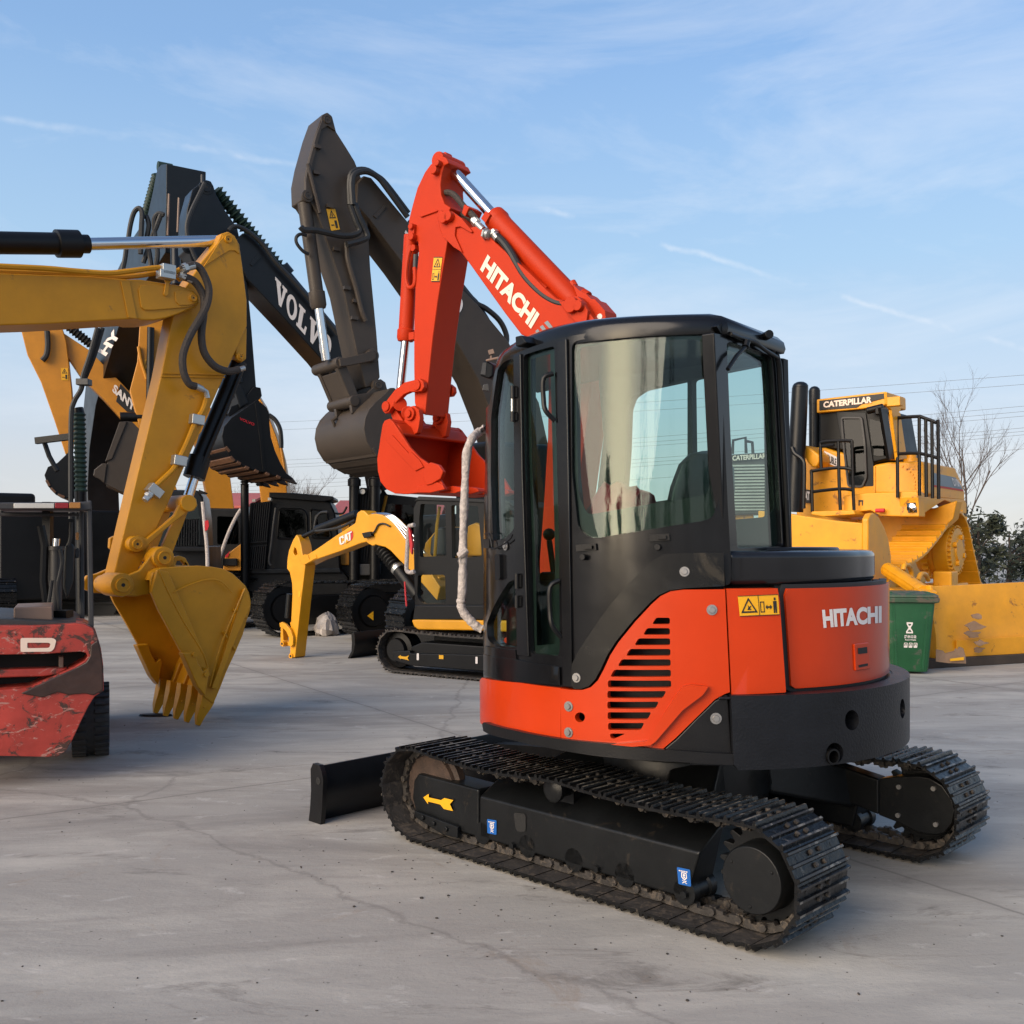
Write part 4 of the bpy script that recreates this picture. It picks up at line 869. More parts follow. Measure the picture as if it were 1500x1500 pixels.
    m.build('hose_clamp', M['orange_arm'], boom, .004)
    m = MB(); m.box(C+fw*1.0+rg*.06+UP*.85, (.32, .3, .4), fw, rg); m.cyl(C+fw*1.02+rg*.06+UP*.62, C+fw*1.02+rg*.06+UP*1.1, .12); m.build('swing_post', M['orange_arm'], R, .03)
    return R
main_excavator()
# ================================================================== helpers shared by the other machines
UP = V((0, 0, 1))
def bellows(m, a, b, r0, r1, n, seg=14):
    a, b = V(a), V(b); L_ = (b-a).length; pr = [(0, .01), (0, r0)]
    for k in range(n): pr += [(L_*(k+.1)/n, r0), (L_*(k+.5)/n, r1), (L_*(k+.9)/n, r0)]
    pr += [(L_, r0), (L_, .01)]; m.lathe(a, b-a, pr, seg)
def shell(m, pl, back, off, w, thick, inside, tr=0):
    """bent sheet between the two side plates of a bucket; inside = a pixel inside the bucket"""
    q = pl.shift(off); P = [q.pt(*a)+q.n*tr for a in back]; ci = q.pt(*inside)+q.n*tr; I = []
    for i, a in enumerate(P):
        t = (P[min(i+1, len(P)-1)]-P[max(i-1, 0)]).normalized(); n = t.cross(q.n).normalized()
        if n.dot(ci-a) < 0: n = -n
        I.append(a+n*thick)
    return m.prism(P+I[::-1], q.n*w)
def pins(parent, pl, lst, mat, name='pin'):
    for px, py, off, L_, r in lst:
        m = MB(); a = pl.pt(px, py, off); m.lathe(a, pl.n, [(.006, .004), (.006, r*.5), (.0, r*.52), (.0, r*.6), (.02, r*.62), (.024, r*.95), (.035, r), (L_, r), (L_, .01)], 28); m.mi = 1; m.lathe(a + pl.n*.004, pl.n, [(0, .001), (0, r*.16), (.004, r*.16), (.004, .001)], 14); m.build(name, [mat, M['inner']], parent)
def ptube(name, pts, pl, off, r, mat, parent, sm=4, n=8):
    m = MB(); m.tube([pl.pt(p[0], p[1], off+(p[2] if len(p) > 2 else 0)) for p in pts], r, n, sm); return m.build(name, mat, parent)
def fill_on(m, pl, off, polys, step=None): m.tri2(polys, lambda c, o: pl.pt(c[0], c[1], off), step=step)
def panel(name, px, pl, off, mat, parent, holes=None):
    m = MB(); fill_on(m, pl, off, [px]+(holes or [])); return m.build(name, mat, parent)
def sticker(parent, pl, off, q):
    m = MB(); b = bil(q); f = lambda k: (lambda c, o: pl.pt(*b(c[0], c[1]), off-k))
    m.mi = 0; m.tri2([[(0, 0), (1, 0), (1, 1), (0, 1)]], f(0)); m.mi = 1
    m.tri2([[(.12, .56), (.88, .56), (.5, .95)], [(.24, .61), (.76, .61), (.5, .86)]], f(.004)); m.tri2([[(.44, .64), (.56, .64), (.53, .78), (.47, .78)]], f(.004))
    m.tri2([[(.6, .08), (.7, .08), (.72, .3), (.74, .08), (.84, .08), (.85, .45), (.59, .45)]], f(.004)); m.tri2([[(.15, .22), (.5, .22), (.5, .27), (.15, .27)]], f(.004))
    return m.build('warning_sticker', [M['syel'], M['ink']], parent)
def gtrack(parent, c, f, L_, H, Wd, mat=None, pitch=.2, name='track', cover=True):
    """crawler track: belt of grouser shoes, frame, end wheels; c = centre on the ground, f = direction of travel"""
    f = V((f[0], f[1], 0)).normalized(); l = V((-f.y, f.x, 0)); c = V(c); r = H/2-.03; hl = L_/2-r-.03
    P = []
    for k in range(60): P.append((-hl+2*hl*k/60, .03))
    for k in range(40): t = -PI/2+PI*k/40; P.append((hl+r*math.cos(t), .03+r+r*math.sin(t)))
    for k in range(60): P.append((hl-2*hl*k/60, .03+2*r-.03*math.sin(PI*k/60)))
    for k in range(40): t = PI/2+PI*k/40; P.append((-hl+r*math.cos(t), .03+r+r*math.sin(t)))
    S = [0]
    for a, b in zip(P, P[1:]+P[:1]): S.append(S[-1]+math.hypot(b[0]-a[0], b[1]-a[1]))
    tot = S[-1]; n = round(tot/pitch); pit = tot/n
    def g(s):
        s %= tot; i = max(k for k in range(len(P)) if S[k] <= s); a, b = P[i], P[(i+1) % len(P)]; t = (s-S[i])/max(S[i+1]-S[i], 1e-9)
        return V((a[0]+(b[0]-a[0])*t, a[1]+(b[1]-a[1])*t))
    m = MB()
    for k in range(n):
        A, B = g(k*pit), g(k*pit+pit); t = (B-A).normalized(); nn = V((t.y, -t.x)); X = f*t.x+UP*t.y; O = f*nn.x+UP*nn.y; q = c+f*(A.x+B.x)/2+UP*(A.y+B.y)/2
        pr = [(-.5, -.01), (-.5, .008), (-.44, .034), (-.36, .034), (-.3, .008), (-.06, .008), (-.02, .026), (.05, .026), (.09, .008), (.34, .008), (.38, .03), (.45, .03), (.53, .0), (.53, -.012)]
        m.prism([q-l*Wd/2+X*a*pit+O*h for a, h in pr], l*Wd)
    tr = m.build(name, mat or M['steel'], parent, ang=30)
    m = MB(); a = hl*.78
    m.prism([c-l*Wd*.36+f*x+UP*z for x, z in ((-a, H*.2), (a, H*.2), (a, H*.6), (a*.8, H*.72), (-a*.8, H*.72), (-a, H*.6))], l*Wd*.72)
    m.build('track_frame', M['black'], tr, .015)
    for s in (-1, 1):
        m = MB(); m.lathe(c+f*hl*s+UP*(.03+r)-l*Wd*.38, l, [(0, .02), (0, r*.55), (.05, r*.6), (.06, r*.86), (Wd*.76-.06, r*.86), (Wd*.76-.05, r*.6), (Wd*.76, r*.55), (Wd*.76, .02)], 28)
        m.build('drive_wheel', M['black'], tr)
    return tr
def slats(name, q, pl, off, n, mat, parent, depth=.05, duty=.45):
    """upright bars filling a pixel quad TL TR BR BL"""
    b = bil(q); m = MB(); g = pl.shift(off)
    for k in range(n):
        u0, u1 = (k+.5-duty/2)/n, (k+.5+duty/2)/n
        m.prism([g.pt(*b(u0, 0)), g.pt(*b(u1, 0)), g.pt(*b(u1, 1)), g.pt(*b(u0, 1))], g.n*depth)
    m.prism([g.pt(*b(0, .97)), g.pt(*b(1, .97)), g.pt(*b(1, 1)), g.pt(*b(0, 1))], g.n*depth*1.3); m.prism([g.pt(*b(0, 0)), g.pt(*b(1, 0)), g.pt(*b(1, .03)), g.pt(*b(0, .03))], g.n*depth*1.3)
    return m.build(name, mat, parent)
def volvo(q, fn, parent, letters='VOLVO'):
    """heavy slab-serif lettering drawn as outlines"""
    def O_(x): return [[(x+.5+.5*math.cos(t), .5+.52*math.sin(t)) for t in [2*PI*k/28 for k in range(28)]], [(x+.5+.24*math.cos(t), .5+.36*math.sin(t)) for t in [2*PI*k/24 for k in range(24)]]]
    def V_(x): return [[(x+p, y) for p, y in ((-.05, 1), (.5, 1), (.5, .86), (.42, .86), (.58, .36), (.72, .86), (.62, .86), (.62, 1), (1.05, 1), (1.05, .86), (.96, .86), (.62, 0), (.38, 0), (.06, .86), (-.05, .86))]]
    def L_(x): return [[(x+p, y) for p, y in ((0, 1), (.58, 1), (.58, .86), (.46, .86), (.46, .16), (.72, .16), (.78, .38), (.94, .38), (.9, 0), (0, 0), (0, .14), (.12, .14), (.12, .86), (0, .86))]]
    m = MB(); x = 0; G_ = []
    for ch in letters: G_.append({'V': V_, 'O': O_, 'L': L_}[ch](x)); x += 1.08
    b = bil(q)
    for g in G_: m.tri2([[(p/x, y) for p, y in poly] for poly in g], lambda c, o: fn(*b(c[0], c[1])))
    return m.build('brand_lettering', M['white'], parent)
def cat_mark(parent, q, fn, bg=True):
    m = MB(); b = bil(q); put3 = lambda polys, mi, k: (setattr(m, 'mi', mi), [m.tri2([p], lambda c, o: fn(*b(c[0], c[1]), k)) for p in polys])
    if bg: put3([[(.5, .05), (.86, .0), (1, .3), (1, .8), (.84, 1), (.6, .98), (.6, .8), (.8, .8), (.86, .7), (.86, .35), (.78, .2), (.6, .2)]], 2, 0)
    put3([[(.0, .16), (.1, .04), (.3, .04), (.33, .3), (.24, .3), (.22, .18), (.12, .18), (.12, .72), (.22, .72), (.24, .58), (.34, .58), (.33, .9), (.05, .9), (.0, .78)],
          [(.34, .04), (.45, .04), (.5, .3), (.55, .04), (.66, .04), (.58, .9), (.42, .9)], [(.6, .9), (.92, .9), (.92, .74), (.82, .74), (.8, .04), (.69, .04), (.7, .74), (.6, .74)]], 0, .004)
    put3([[(.36, .0), (.66, .0), (.51, .34)]], 1, .008)
    return m.build('brand_emblem', [M['white'], M['yel2'], M['red']], parent)
# ================================================================== big mustard excavator reaching in from the left
def left_excavator():
    nA = V((-.686, .728, 0)); near = V((-2.70, 8.77, 0)); R = thing('large_excavator', near+nA*.48+V((0, 0, 0)), 'mustard yellow excavator arm with curled bucket resting its teeth on the concrete, at the left', 'excavator')
    BK = Plane(near, nA); AP = BK.shift(.33); Y = M['yel']; u = V((nA.y, -nA.x, 0))
    arm = slab('arm', [(319, 355), (325, 342), (335, 339), (344, 345), (351, 358), (355, 385), (362, 440), (362, 478), (343, 520), (330, 548), (247, 737), (207, 825), (192, 860), (180, 869), (168, 864), (164, 853), (200, 700), (236, 550), (253, 464), (272, 420), (295, 384)], AP, 0, .21, Y, R, .012)
    slab('arm_lug', [(348, 488), (362, 480), (361, 526), (354, 531), (345, 520)], AP, .02, .17, Y, arm, .01)
    slab('gusset_plate', [(322, 353), (329, 345), (339, 342), (347, 351), (351, 372), (344, 367), (336, 367), (318, 378), (298, 391)], AP, -.012, .012, Y, arm, .004)
    m = MB(); m.cyl(AP.pt(166, 856, -.02), AP.pt(166, 856, -.02)+nA*.25, .075, n=22); m.build('arm_boss', Y, arm, .008)
    m = MB(); [m.tube([AP.pt(a[0], a[1], -.004), AP.pt(b[0], b[1], -.004)], .006, 5) for a, b in (((238, 547), (330, 549)), ((236, 552), (329, 553)))]; m.build('weld_seam', Y, arm)
    pins(R, AP, [(335, 350, -.03, .06, .055), (354, 522, -.02, .06, .04), (202, 797, -.11, .2, .07)], Y); pins(R, BK, [(242, 817, .06, .2, .095), (181, 857, .06, .3, .1)], Y)
    # boom
    BO = BK.shift(.24)
    def bp(t, z): q = near+nA*.24-u*t; return (HX+FPX*q.x/q.y, HY-(z-1.6)*FPX/q.y)
    bo = [bp(6.5, 1.35), bp(6.5, 1.75), bp(5.2, 2.6), bp(4.2, 3.1), (-330, 430), (-150, 405), (-40, 398), (64, 402), (130, 404), (188, 409), (205, 409), (264, 418), (284, 425), (292, 433), (293, 444), (287, 450), (276, 454), (262, 460), (244, 466), (226, 469), (208, 469), (200, 467), (150, 470), (64, 475), (-40, 478), (-150, 470), (-330, 520), bp(4.0, 2.7), bp(5.0, 2.1)]
    boom = slab('boom', bo, BO, 0, .42, Y, R, .015)
    slab('boom_tip_plate', [(203, 423), (207, 418), (225, 416), (262, 421), (284, 428), (291, 437), (288, 446), (276, 450), (226, 454), (212, 454), (207, 450)], BO, -.014, .014, Y, boom, .005)
    slab('reinforcing_strip', [(177, 411), (190, 410), (201, 467), (188, 465)], BO, -.012, .012, Y, boom, .004)
    slab('pin_plate', [(256, 427), (262, 425), (282, 429), (289, 437), (286, 445), (275, 447), (263, 447), (258, 442)], BO, -.024, .012, Y, boom, .004)
    pins(boom, BO, [(284, 436, -.05, .1, .05)], Y)
    slab('pipe_bracket', [(240, 407), (253, 409), (248, 416), (247, 432), (243, 434), (240, 431), (243, 414)], BO, -.03, .02, Y, boom, .004)
    for o, pts in ((.06, [(-200, 378), (-40, 388), (64, 393), (110, 397), (158, 400), (190, 397), (232, 392), (243, 396), (254, 399), (266, 394)]), (.14, [(-200, 392), (64, 400), (150, 406), (200, 404), (235, 399), (256, 404), (265, 410)])):
        ptube('steel_pipe', pts, BO, o-.1, .024, Y, boom)
    m = MB(); m.box(BO.pt(245, 396, -.06), (.12, .1, .09), u); m.box(BO.pt(243, 403, -.06), (.14, .1, .07), u); m.build('pipe_clamp', M['zinc'], boom, .006)
    for pts, o in (([(266, 394), (280, 389), (291, 391), (300, 405), (306, 424), (303, 446), (293, 466), (278, 492), (268, 520), (269, 545), (277, 562), (287, 566)], -.09), ([(268, 405), (283, 411), (293, 423), (299, 438), (298, 462), (295, 490), (299, 516), (314, 536), (334, 544), (350, 541)], -.06)):
        ptube('hydraulic_hose', pts, BO, o, .034, M['ybraid'], R, n=10)
    for a, b, pl_, o, r_ in (((266, 394), (284, 389), BO, -.09, .034), ((262, 402), (281, 411), BO, -.06, .03), ((344, 543), (358, 539), BO, -.06, .024)): m = MB(); A, B = pl_.pt(*a, o), pl_.pt(*b, o); m.cyl(A, B, r_, n=12); m.cyl(A+(B-A)*.15, A+(B-A)*.45, r_*1.25, n=6); m.build('hose_fitting', M['zinc'], R)
    m = MB(); m.cyl(AP.pt(286, 565, -.06), AP.pt(296, 570, -.05), .03, n=12); m.tube([AP.pt(294, 569, -.05), AP.pt(302, 574, -.05), AP.pt(304, 583, -.05)], .024); m.build('hose_fitting', M['zinc'], R)
    ptube('steel_pipe', [(303, 583), (297, 601), (287, 617), (274, 648), (261, 675), (253, 688), (245, 696), (228, 712)], AP, -.04, .025, Y, arm)
    for a, b in ((288, 615), (262, 675)): m = MB(); m.box(AP.pt(a, b, -.03), (.12, .09, .09), (AP.pt(a+10, b+2)-AP.pt(a, b))); m.build('pipe_clamp', M['zinc'], arm, .008)
    m = MB(); e = (AP.pt(235, 724)-AP.pt(223, 714)); m.box(AP.pt(226, 719, -.05), (.13, .1, .08), e); m.cyl(AP.pt(222, 722, -.07), AP.pt(212, 733, -.08), .03, n=10); m.cyl(AP.pt(219, 724, -.07), AP.pt(216, 728, -.07), .04, n=6); m.build('valve_block', M['zinc'], arm, .005)
    # arm cylinder over the boom, bucket cylinder behind the arm
    CP = BK.shift(.48); m = MB(); m.lathe(CP.pt(-260, 352), CP.pt(129, 357.5)-CP.pt(-260, 352), [(0, .02), (0, .09), ((CP.pt(82, 357)-CP.pt(-260, 352)).length, .09), ((CP.pt(83, 357)-CP.pt(-260, 352)).length, .115), ((CP.pt(115, 357)-CP.pt(-260, 352)).length, .115), ((CP.pt(117, 357)-CP.pt(-260, 352)).length, .078), ((CP.pt(129, 357)-CP.pt(-260, 352)).length, .078), ((CP.pt(129, 357)-CP.pt(-260, 352)).length, .02)], 28)
    cy = m.build('arm_cylinder', M['black'], R); m = MB(); m.cyl(CP.pt(126, 357.5), CP.pt(326, 353), .052, n=22); m.build('cylinder_rod', M['chrome'], cy)
    m = MB(); m.cyl(CP.pt(350, 530), CP.pt(292, 672), .075, n=22); m.cyl(CP.pt(293, 670), CP.pt(284, 700), .1, n=22); m.tube([CP.pt(353, 545, -.1), CP.pt(335, 590, -.1), CP.pt(305, 660, -.1), CP.pt(293, 690, -.08)], .02); cy2 = m.build('bucket_cylinder', M['black'], R)
    m = MB(); m.cyl(CP.pt(287, 692), CP.pt(276, 727), .045, n=18); m.build('cylinder_rod', M['chrome'], cy2)
    # links
    for tr in (0, .5):
        slab('bucket_link', [(195, 788), (203, 784), (215, 789), (232, 775), (255, 755), (264, 737), (272, 726), (281, 725), (288, 731), (290, 740), (285, 748), (276, 750), (262, 760), (240, 778), (220, 797), (212, 806), (202, 809), (194, 803)], AP, -.06, .05, Y, R, .012, tr=tr)
        slab('tilt_link', [(262, 745), (276, 749), (254, 808), (243, 826), (232, 822), (238, 800)], AP, .02, .05, Y, R, .01, tr=tr*.7)
    m = MB(); m.cyl(AP.pt(277, 737, -.09), AP.pt(277, 737, -.09)+nA*.66, .075, n=24); m.build('link_pin', Y, R, .008)
    # bucket
    sd = [(221, 866), (221, 848), (225, 838), (236, 832), (262, 830), (290, 828.5), (310, 830), (327, 833), (341, 840), (351, 849), (360, 858), (365, 868), (368, 881), (367, 893), (362, 908), (356, 930), (345, 956), (332, 984), (322, 1010), (313, 1031), (299, 1021), (284, 988), (268.7, 956.7), (250, 922), (231.3, 890)]
    bk = slab('bucket', sd, BK, 0, .035, Y, R, .008); slab('bucket_side', sd, BK, 0, .035, Y, bk, .006, tr=.925)
    back = [(221, 850), (225, 838), (236, 832), (262, 830), (290, 829), (310, 830.5), (327, 833.5), (341, 840.5), (351, 849.5), (359.5, 858.5), (364.5, 868.5), (367.5, 881), (366.5, 893), (361.5, 908), (355.5, 930), (344.5, 956), (331.5, 984), (321.5, 1010), (313, 1030)]
    m = MB(); shell(m, BK, back, 0, .9, .025, (290, 900), .03); m.build('bucket_shell', Y, bk, 0)
    slab('side_wear_plate', [(231, 834), (247, 838), (298, 955), (306, 990), (299, 1016), (232, 892), (222, 868)], BK, -.045, .045, Y, bk, .006)
    slab('heel_plate', [(359, 862), (366, 874), (367, 888), (340, 950), (318, 1010), (310, 1008), (325, 968)], BK, -.045, .045, Y, bk, .006)
    for pth in ([(233, 836), (248, 870), (270, 912), (298, 958), (307, 990)], [(254, 868), (280, 856), (305, 849), (324, 852), (340, 868)], [(359, 862), (340, 905), (322, 950), (307, 1006)]): m = MB(); m.tube([BK.pt(*a, -.046) for a in pth], .007, 6, 4); m.build('weld_bead', Y, bk)
    for tr in (0, .975):
        for a in ((286, 959), (303, 988)): m = MB(); c = BK.pt(*a, -.14)+nA*tr; m.cyl(c, c+nA*.02, .022, n=10); m.build('cutter_bolt', Y, bk)
    for q in ([(342, 893), (362, 905)], [(327, 925), (345, 952)]): m = MB(); m.tube([BK.pt(*q[0], -.02), BK.pt(*q[1], -.02)], .012, 6); m.build('rib', Y, bk)
    for tr in (0, .935):
        slab('side_cutter', [(268, 957), (286, 955), (291, 972), (298, 984), (305, 978), (307, 985), (301, 1020), (290, 1006)], BK, -.12, .1, Y, bk, .01, tr=tr)
    slab('bucket_ear', [(165, 858), (172, 846), (187, 843), (205, 835), (218, 818), (226, 806), (240, 801), (252, 808), (258, 830), (280, 830), (236, 845), (222, 870), (200, 874), (182, 873), (170, 868)], BK, .12, .05, Y, bk, .012)
    slab('bucket_ear', [(165, 858), (172, 846), (187, 843), (205, 835), (218, 818), (226, 806), (240, 801), (252, 808), (258, 830), (280, 830), (236, 845), (222, 870), (200, 874), (182, 873), (170, 868)], BK, .12, .05, Y, bk, .012, tr=.67)
    slab('lifting_eye', [(250, 832), (256, 815), (264, 814), (272, 817), (279, 830)], BK, .45, .05, Y, bk, .008, holes=[[(258, 828), (259, 822), (266, 821), (271, 828)]])
    for k in range(5):
        tr = .02+k*.215
        m = MB(); rings = []
        for (a, b), wd in ((((299, 1008), (318, 1014)), .085), (((297, 1024), (315, 1030)), .095), (((295, 1034), (311, 1038)), .085), (((291.5, 1050), (303, 1051)), .06), (((291, 1063), (297, 1064.5)), .03)):
            A, B = BK.pt(*a)+nA*(tr+.04), BK.pt(*b)+nA*(tr+.04); rings.append([A-nA*wd/2, B-nA*wd/2, B+nA*wd/2, A+nA*wd/2])
        m.loft(rings); q = BK.pt(301, 1036)+nA*(tr+.04); m.cyl(q-nA*.052, q+nA*.052, .014, n=8); m.build('bucket_tooth', Y, bk, .008)
    m = MB()
    for tr in (.14, .36, .57, .79): shell(m, BK, [(331, 985), (322, 1010), (314, 1030)], 0, .05, .06, (290, 950), tr)
    m.build('lip_shroud', Y, bk, .01)
    # its machine stands out of the picture to the left: body, cab and tracks
    c = near + nA*.48 - u*7.5; f = u; l = V((-f.y, f.x, 0))
    for s in (-1, 1): gtrack(R, c+l*s*1.2-f*.3, f, 4.2, .95, .6)
    m = MB(); m.box(c-f*.8+UP*1.55, (3.6, 2.7, 1.0), f, l); b = m.build('upper_body', Y, R, .12, 3); m = MB(); m.box(c+f*.3+l*.85+UP*2.1, (1.7, 1.0, 1.7), f, l); m.build('cab', M['black'], b, .1, 3); m = MB(); m.cyl(c+UP*.5, c+UP*1.1, .6); m.build('swing_bearing', M['black'], b)
left_excavator()
# ================================================================== machines of the row behind
def row_machines():
    # ---- C: grey-brown excavator with its big bucket hanging over the orange one
    nC = V((-.58, .815, 0)); R = thing('large_excavator', (.4, 17.6, 0), 'grey brown excavator with raised boom, its empty bucket hanging beside the orange arm', 'excavator')
    BK = Plane((-1.99, 14.5), nC); B_ = M['brown']; AP = BK.shift(.58); BO = BK.shift(.5)
    arm = slab('arm', [(472, 168), (480, 164), (487, 170), (493, 193), (507, 215), (520, 236), (530, 262), (538, 300), (540, 337), (543, 393), (552, 487), (557, 553), (548, 566), (536, 568), (523, 519), (504, 428), (477, 348), (464, 311), (453, 294), (447, 290), (446, 262), (451, 236), (463, 193)], AP, 0, .5, B_, R, .02)
    slab('arm_cheek', [(474, 170), (481, 166), (487, 172), (492, 192), (480, 184), (471, 190), (458, 240), (462, 290), (455, 296), (448, 288), (448, 262), (453, 236), (464, 196)], AP, -.03, .03, B_, arm, .008)
    pins(arm, AP, [(480, 175, -.05, .06, .09), (452, 286, -.06, .07, .09), (548, 520, -.12, .1, .1), (530, 290, -.03, .05, .1)], B_)
    boom = slab('boom', [(524, 268), (533, 257), (544, 260), (597, 324), (669, 415), (701, 447), (745, 500), (790, 590), (812, 690), (806, 760), (775, 770), (752, 720), (725, 620), (700, 555), (661, 487), (592, 388), (541, 321), (522, 300)], BO, 0, .66, B_, R, .02)
    slab('boom_pad', [(547, 316), (563, 300), (566, 303), (552, 320)], BO, -.02, .02, B_, boom, .004)
    volvo([(595, 338), (684, 448), (666, 470), (584, 366)], lambda x, y: BO.pt(x, y, -.012), boom)
    sticker(arm, AP, -.012, [(478, 306), (491, 306), (498, 336), (485, 338)])
    for pts, o in (([(517, 300), (515, 270), (519, 256), (533, 251), (545, 254), (556, 262), (566, 275), (597, 318)], -.16), ([(513, 300), (512, 268), (517, 252), (535, 249), (552, 258), (566, 270), (598, 312)], -.1),
                   ([(519, 298), (527, 320), (538, 345), (530, 352), (516, 356), (508, 358)], -.14), ([(513, 300), (522, 325), (527, 338), (518, 344), (500, 345), (475, 340), (460, 337), (446, 337), (440, 332)], -.12), ([(600, 322), (650, 385), (690, 438), (712, 452), (732, 470), (742, 492), (740, 510)], .1), ([(640, 372), (685, 430), (700, 447), (720, 480), (736, 505)], .2)):
        ptube('hydraulic_hose', pts, BO, o, .045, M['rubber'], R)
    ptube('steel_pipe', [(508, 356), (509, 375), (512, 390), (521, 420), (530, 455), (536, 470)], AP, -.06, .04, B_, arm)
    ptube('steel_pipe', [(451, 240), (456, 260), (466, 300), (469, 312)], AP, -.05, .03, M['ybraid'], arm)
    for x, y in ((465, 215), (463, 253), (483, 302), (493, 365), (508, 422), (521, 441), (519, 466), (526, 440)): m = MB(); m.box(AP.pt(x, y, -.03), (.1, .06, .05), nC.cross(UP)); m.build('hose_bracket', B_, arm)
    CP = AP.shift(.1); m = MB(); d = CP.pt(467, 452)-CP.pt(446, 298); m.lathe(CP.pt(446, 298), d, [(0, .02), (0, .1), (d.length-.25, .1), (d.length-.24, .12), (d.length-.05, .12), (d.length, .1), (d.length, .02)], 24); cy = m.build('bucket_cylinder', B_, R)
    m = MB(); m.cyl(CP.pt(467, 450), CP.pt(478, 528), .065, n=20); m.build('cylinder_rod', M['chrome'], cy)
    ptube('hydraulic_hose', [(449, 345), (440, 343), (434, 348), (435, 357), (444, 368), (452, 372)], CP, -.12, .025, M['rubber'], cy)
    m = MB(); m.cyl(AP.pt(499, 531, -.1), AP.pt(499, 531, -.1)+nC*.85, .085, n=22); m.cyl(AP.pt(520, 587, -.1), AP.pt(520, 587, -.1)+nC*.8, .085, n=22)
    for o in (-.06, .55): m.prism([AP.pt(x, y)+nC*o for x, y in ((490, 536), (504, 534), (525, 585), (513, 591))], nC*.1)
    m.prism([AP.pt(x, y)+nC*.04 for x, y in ((494, 544), (502, 543), (518, 582), (512, 586))], nC*.5); m.build('h_link', B_, R, .015)
    for tr in (0, .72): slab('bucket_link', [(497, 525), (505, 524), (536, 517), (543, 513), (551, 516), (551, 525), (545, 529), (510, 536), (499, 537)], AP, -.14, .06, B_, R, .012, tr=tr)
    sd = [(578, 568), (572, 568), (565, 576), (550, 589), (541, 599), (535, 612), (533, 628), (537, 647), (547, 664), (570, 680), (600, 692), (612, 660), (600, 610), (588, 578)]
    bk = slab('bucket', sd, BK, 0, .05, B_, R, .01); slab('bucket_side', sd, BK, 0, .05, B_, bk, .01, tr=1.63)
    m = MB(); shell(m, BK, [(576, 568), (571, 569), (565, 576.5), (550, 589.5), (541.5, 599.5), (535.5, 612), (533.5, 628), (537.5, 647), (547.5, 663.5), (570, 679.5), (600, 691)], 0, 1.6, .04, (580, 630), .04); m.build('bucket_shell', B_, bk, 0)
    m = MB()
    for q in ((545, 655, 551, 667), (555, 668, 563, 676), (570, 678, 580, 684)): shell(m, BK, [(q[0], q[1]+2), (q[2], q[3]+2)], 0, 1.68, .05, (580, 630), -.01)
    m.build('wear_strip', B_, bk, .01)
    for o in (.5, 1.02):
        e = slab('bucket_ear', [(548, 592), (560, 582), (568, 572), (565, 560), (558, 555), (550, 558), (546, 568), (538, 576), (528, 577), (518, 580), (514, 592), (516, 606), (530, 598)], BK, .5, .07, B_, bk, .012, tr=o-.5); pins(e, BK.shift(o), [(555, 564, -.03, .1, .085)], B_)
    m = MB()
    m.tube([BK.pt(493, 612, 1.0), BK.pt(487, 616, 1.0), BK.pt(490, 623, 1.0), BK.pt(497, 620, 1.0)], .03); m.build('lifting_eye', B_, bk)
    f = V((-.815, -.58, 0)); l = V((.58, -.815, 0))
    c0 = G(505, 940); c1 = G(580, 957)
    for c in (c0, c1): gtrack(R, c - f*2.1 - l*.0 + V((.1, .25, 0)), f, 4.6, .95, .55, M['steel'], .21)
    cc = (c0+c1)/2 - f*2.6
    m = MB(); m.box(cc-f*1.3+UP*1.6, (4.6, 2.8, .95), f, l); ub = m.build('upper_body', M['black'], R, .1, 3)
    m = MB(); m.box(cc+f*.55+l*1.0+UP*2.25, (1.7, .95, 1.75), f, l); m.build('cab', M['black'], ub, .1, 3); m = MB(); m.cyl(cc+UP*.5, cc+UP*1.2, .75); m.build('swing_bearing', M['black'], ub)
    m = MB(); pl = Plane(c0-f*1.2+l*.35, -l); fill_on(m, pl, -.02, [[(538, 902), (547, 895), (547, 909)]]); m.build('direction_arrow', M['syel'], R)
    # ---- B: dark excavator, boom lettered, bucket with brown wear strips
    nB = V((-.54, .84, 0)); R = thing('large_excavator', (-1.2, 20.2, 0), 'near black excavator whose bucket with rusty brown wear strips hangs behind the mustard arm', 'excavator')
    BK = Plane((-3.82, 18.0), nB); D_ = M['navy']; AP = BK.shift(.5); BO = BK.shift(.42)
    arm = slab('arm', [(297, 266), (302, 263), (309, 265), (313, 272), (317, 285), (330, 308), (348, 334), (360, 390), (368, 470), (377, 585), (350, 592), (330, 560), (300, 450), (278, 372), (272, 366), (271, 345), (274, 307), (282, 277)], AP, 0, .5, D_, R, .02)
    boom = slab('boom', [(345, 352), (356, 341), (367, 344), (405, 384), (493, 484), (560, 562), (600, 640), (610, 700), (560, 720), (548, 660), (520, 590), (470, 525), (420, 470), (362, 408), (346, 372)], BO, 0, .68, D_, R, .02)
    slab('boom_pad', [(366, 387), (378, 372), (383, 376), (370, 390)], BO, -.02, .02, D_, boom, .004)
    volvo([(404, 406), (490, 502), (480, 530), (403, 440)], lambda x, y: BO.pt(x, y, -.012), boom)
    CP = BO.shift(.3); m = MB(); bellows(m, CP.pt(315, 278), CP.pt(413, 397), .085, .15, 19); cy = m.build('bellows_cover', M['boot'], R)
    m = MB(); m.cyl(CP.pt(411, 394), CP.pt(500, 500), .11, n=18); m.cyl(CP.pt(411, 392), CP.pt(421, 404), .16, n=16); m.build('arm_cylinder', D_, R)
    for pts, o in (([(335, 338), (342, 332), (352, 333), (366, 341), (385, 358), (404, 384), (430, 412), (470, 458), (495, 490)], -.12), ([(300, 268), (292, 285), (280, 310), (274, 330), (276, 350), (284, 372), (293, 390)], -.08)): ptube('hydraulic_hose', pts, BO, o, .04, M['rubber'], R)
    m = MB(); m.tube([AP.pt(296, 268), AP.pt(296, 256)], .025); m.build('antenna_stub', M['metalgrey'], arm)
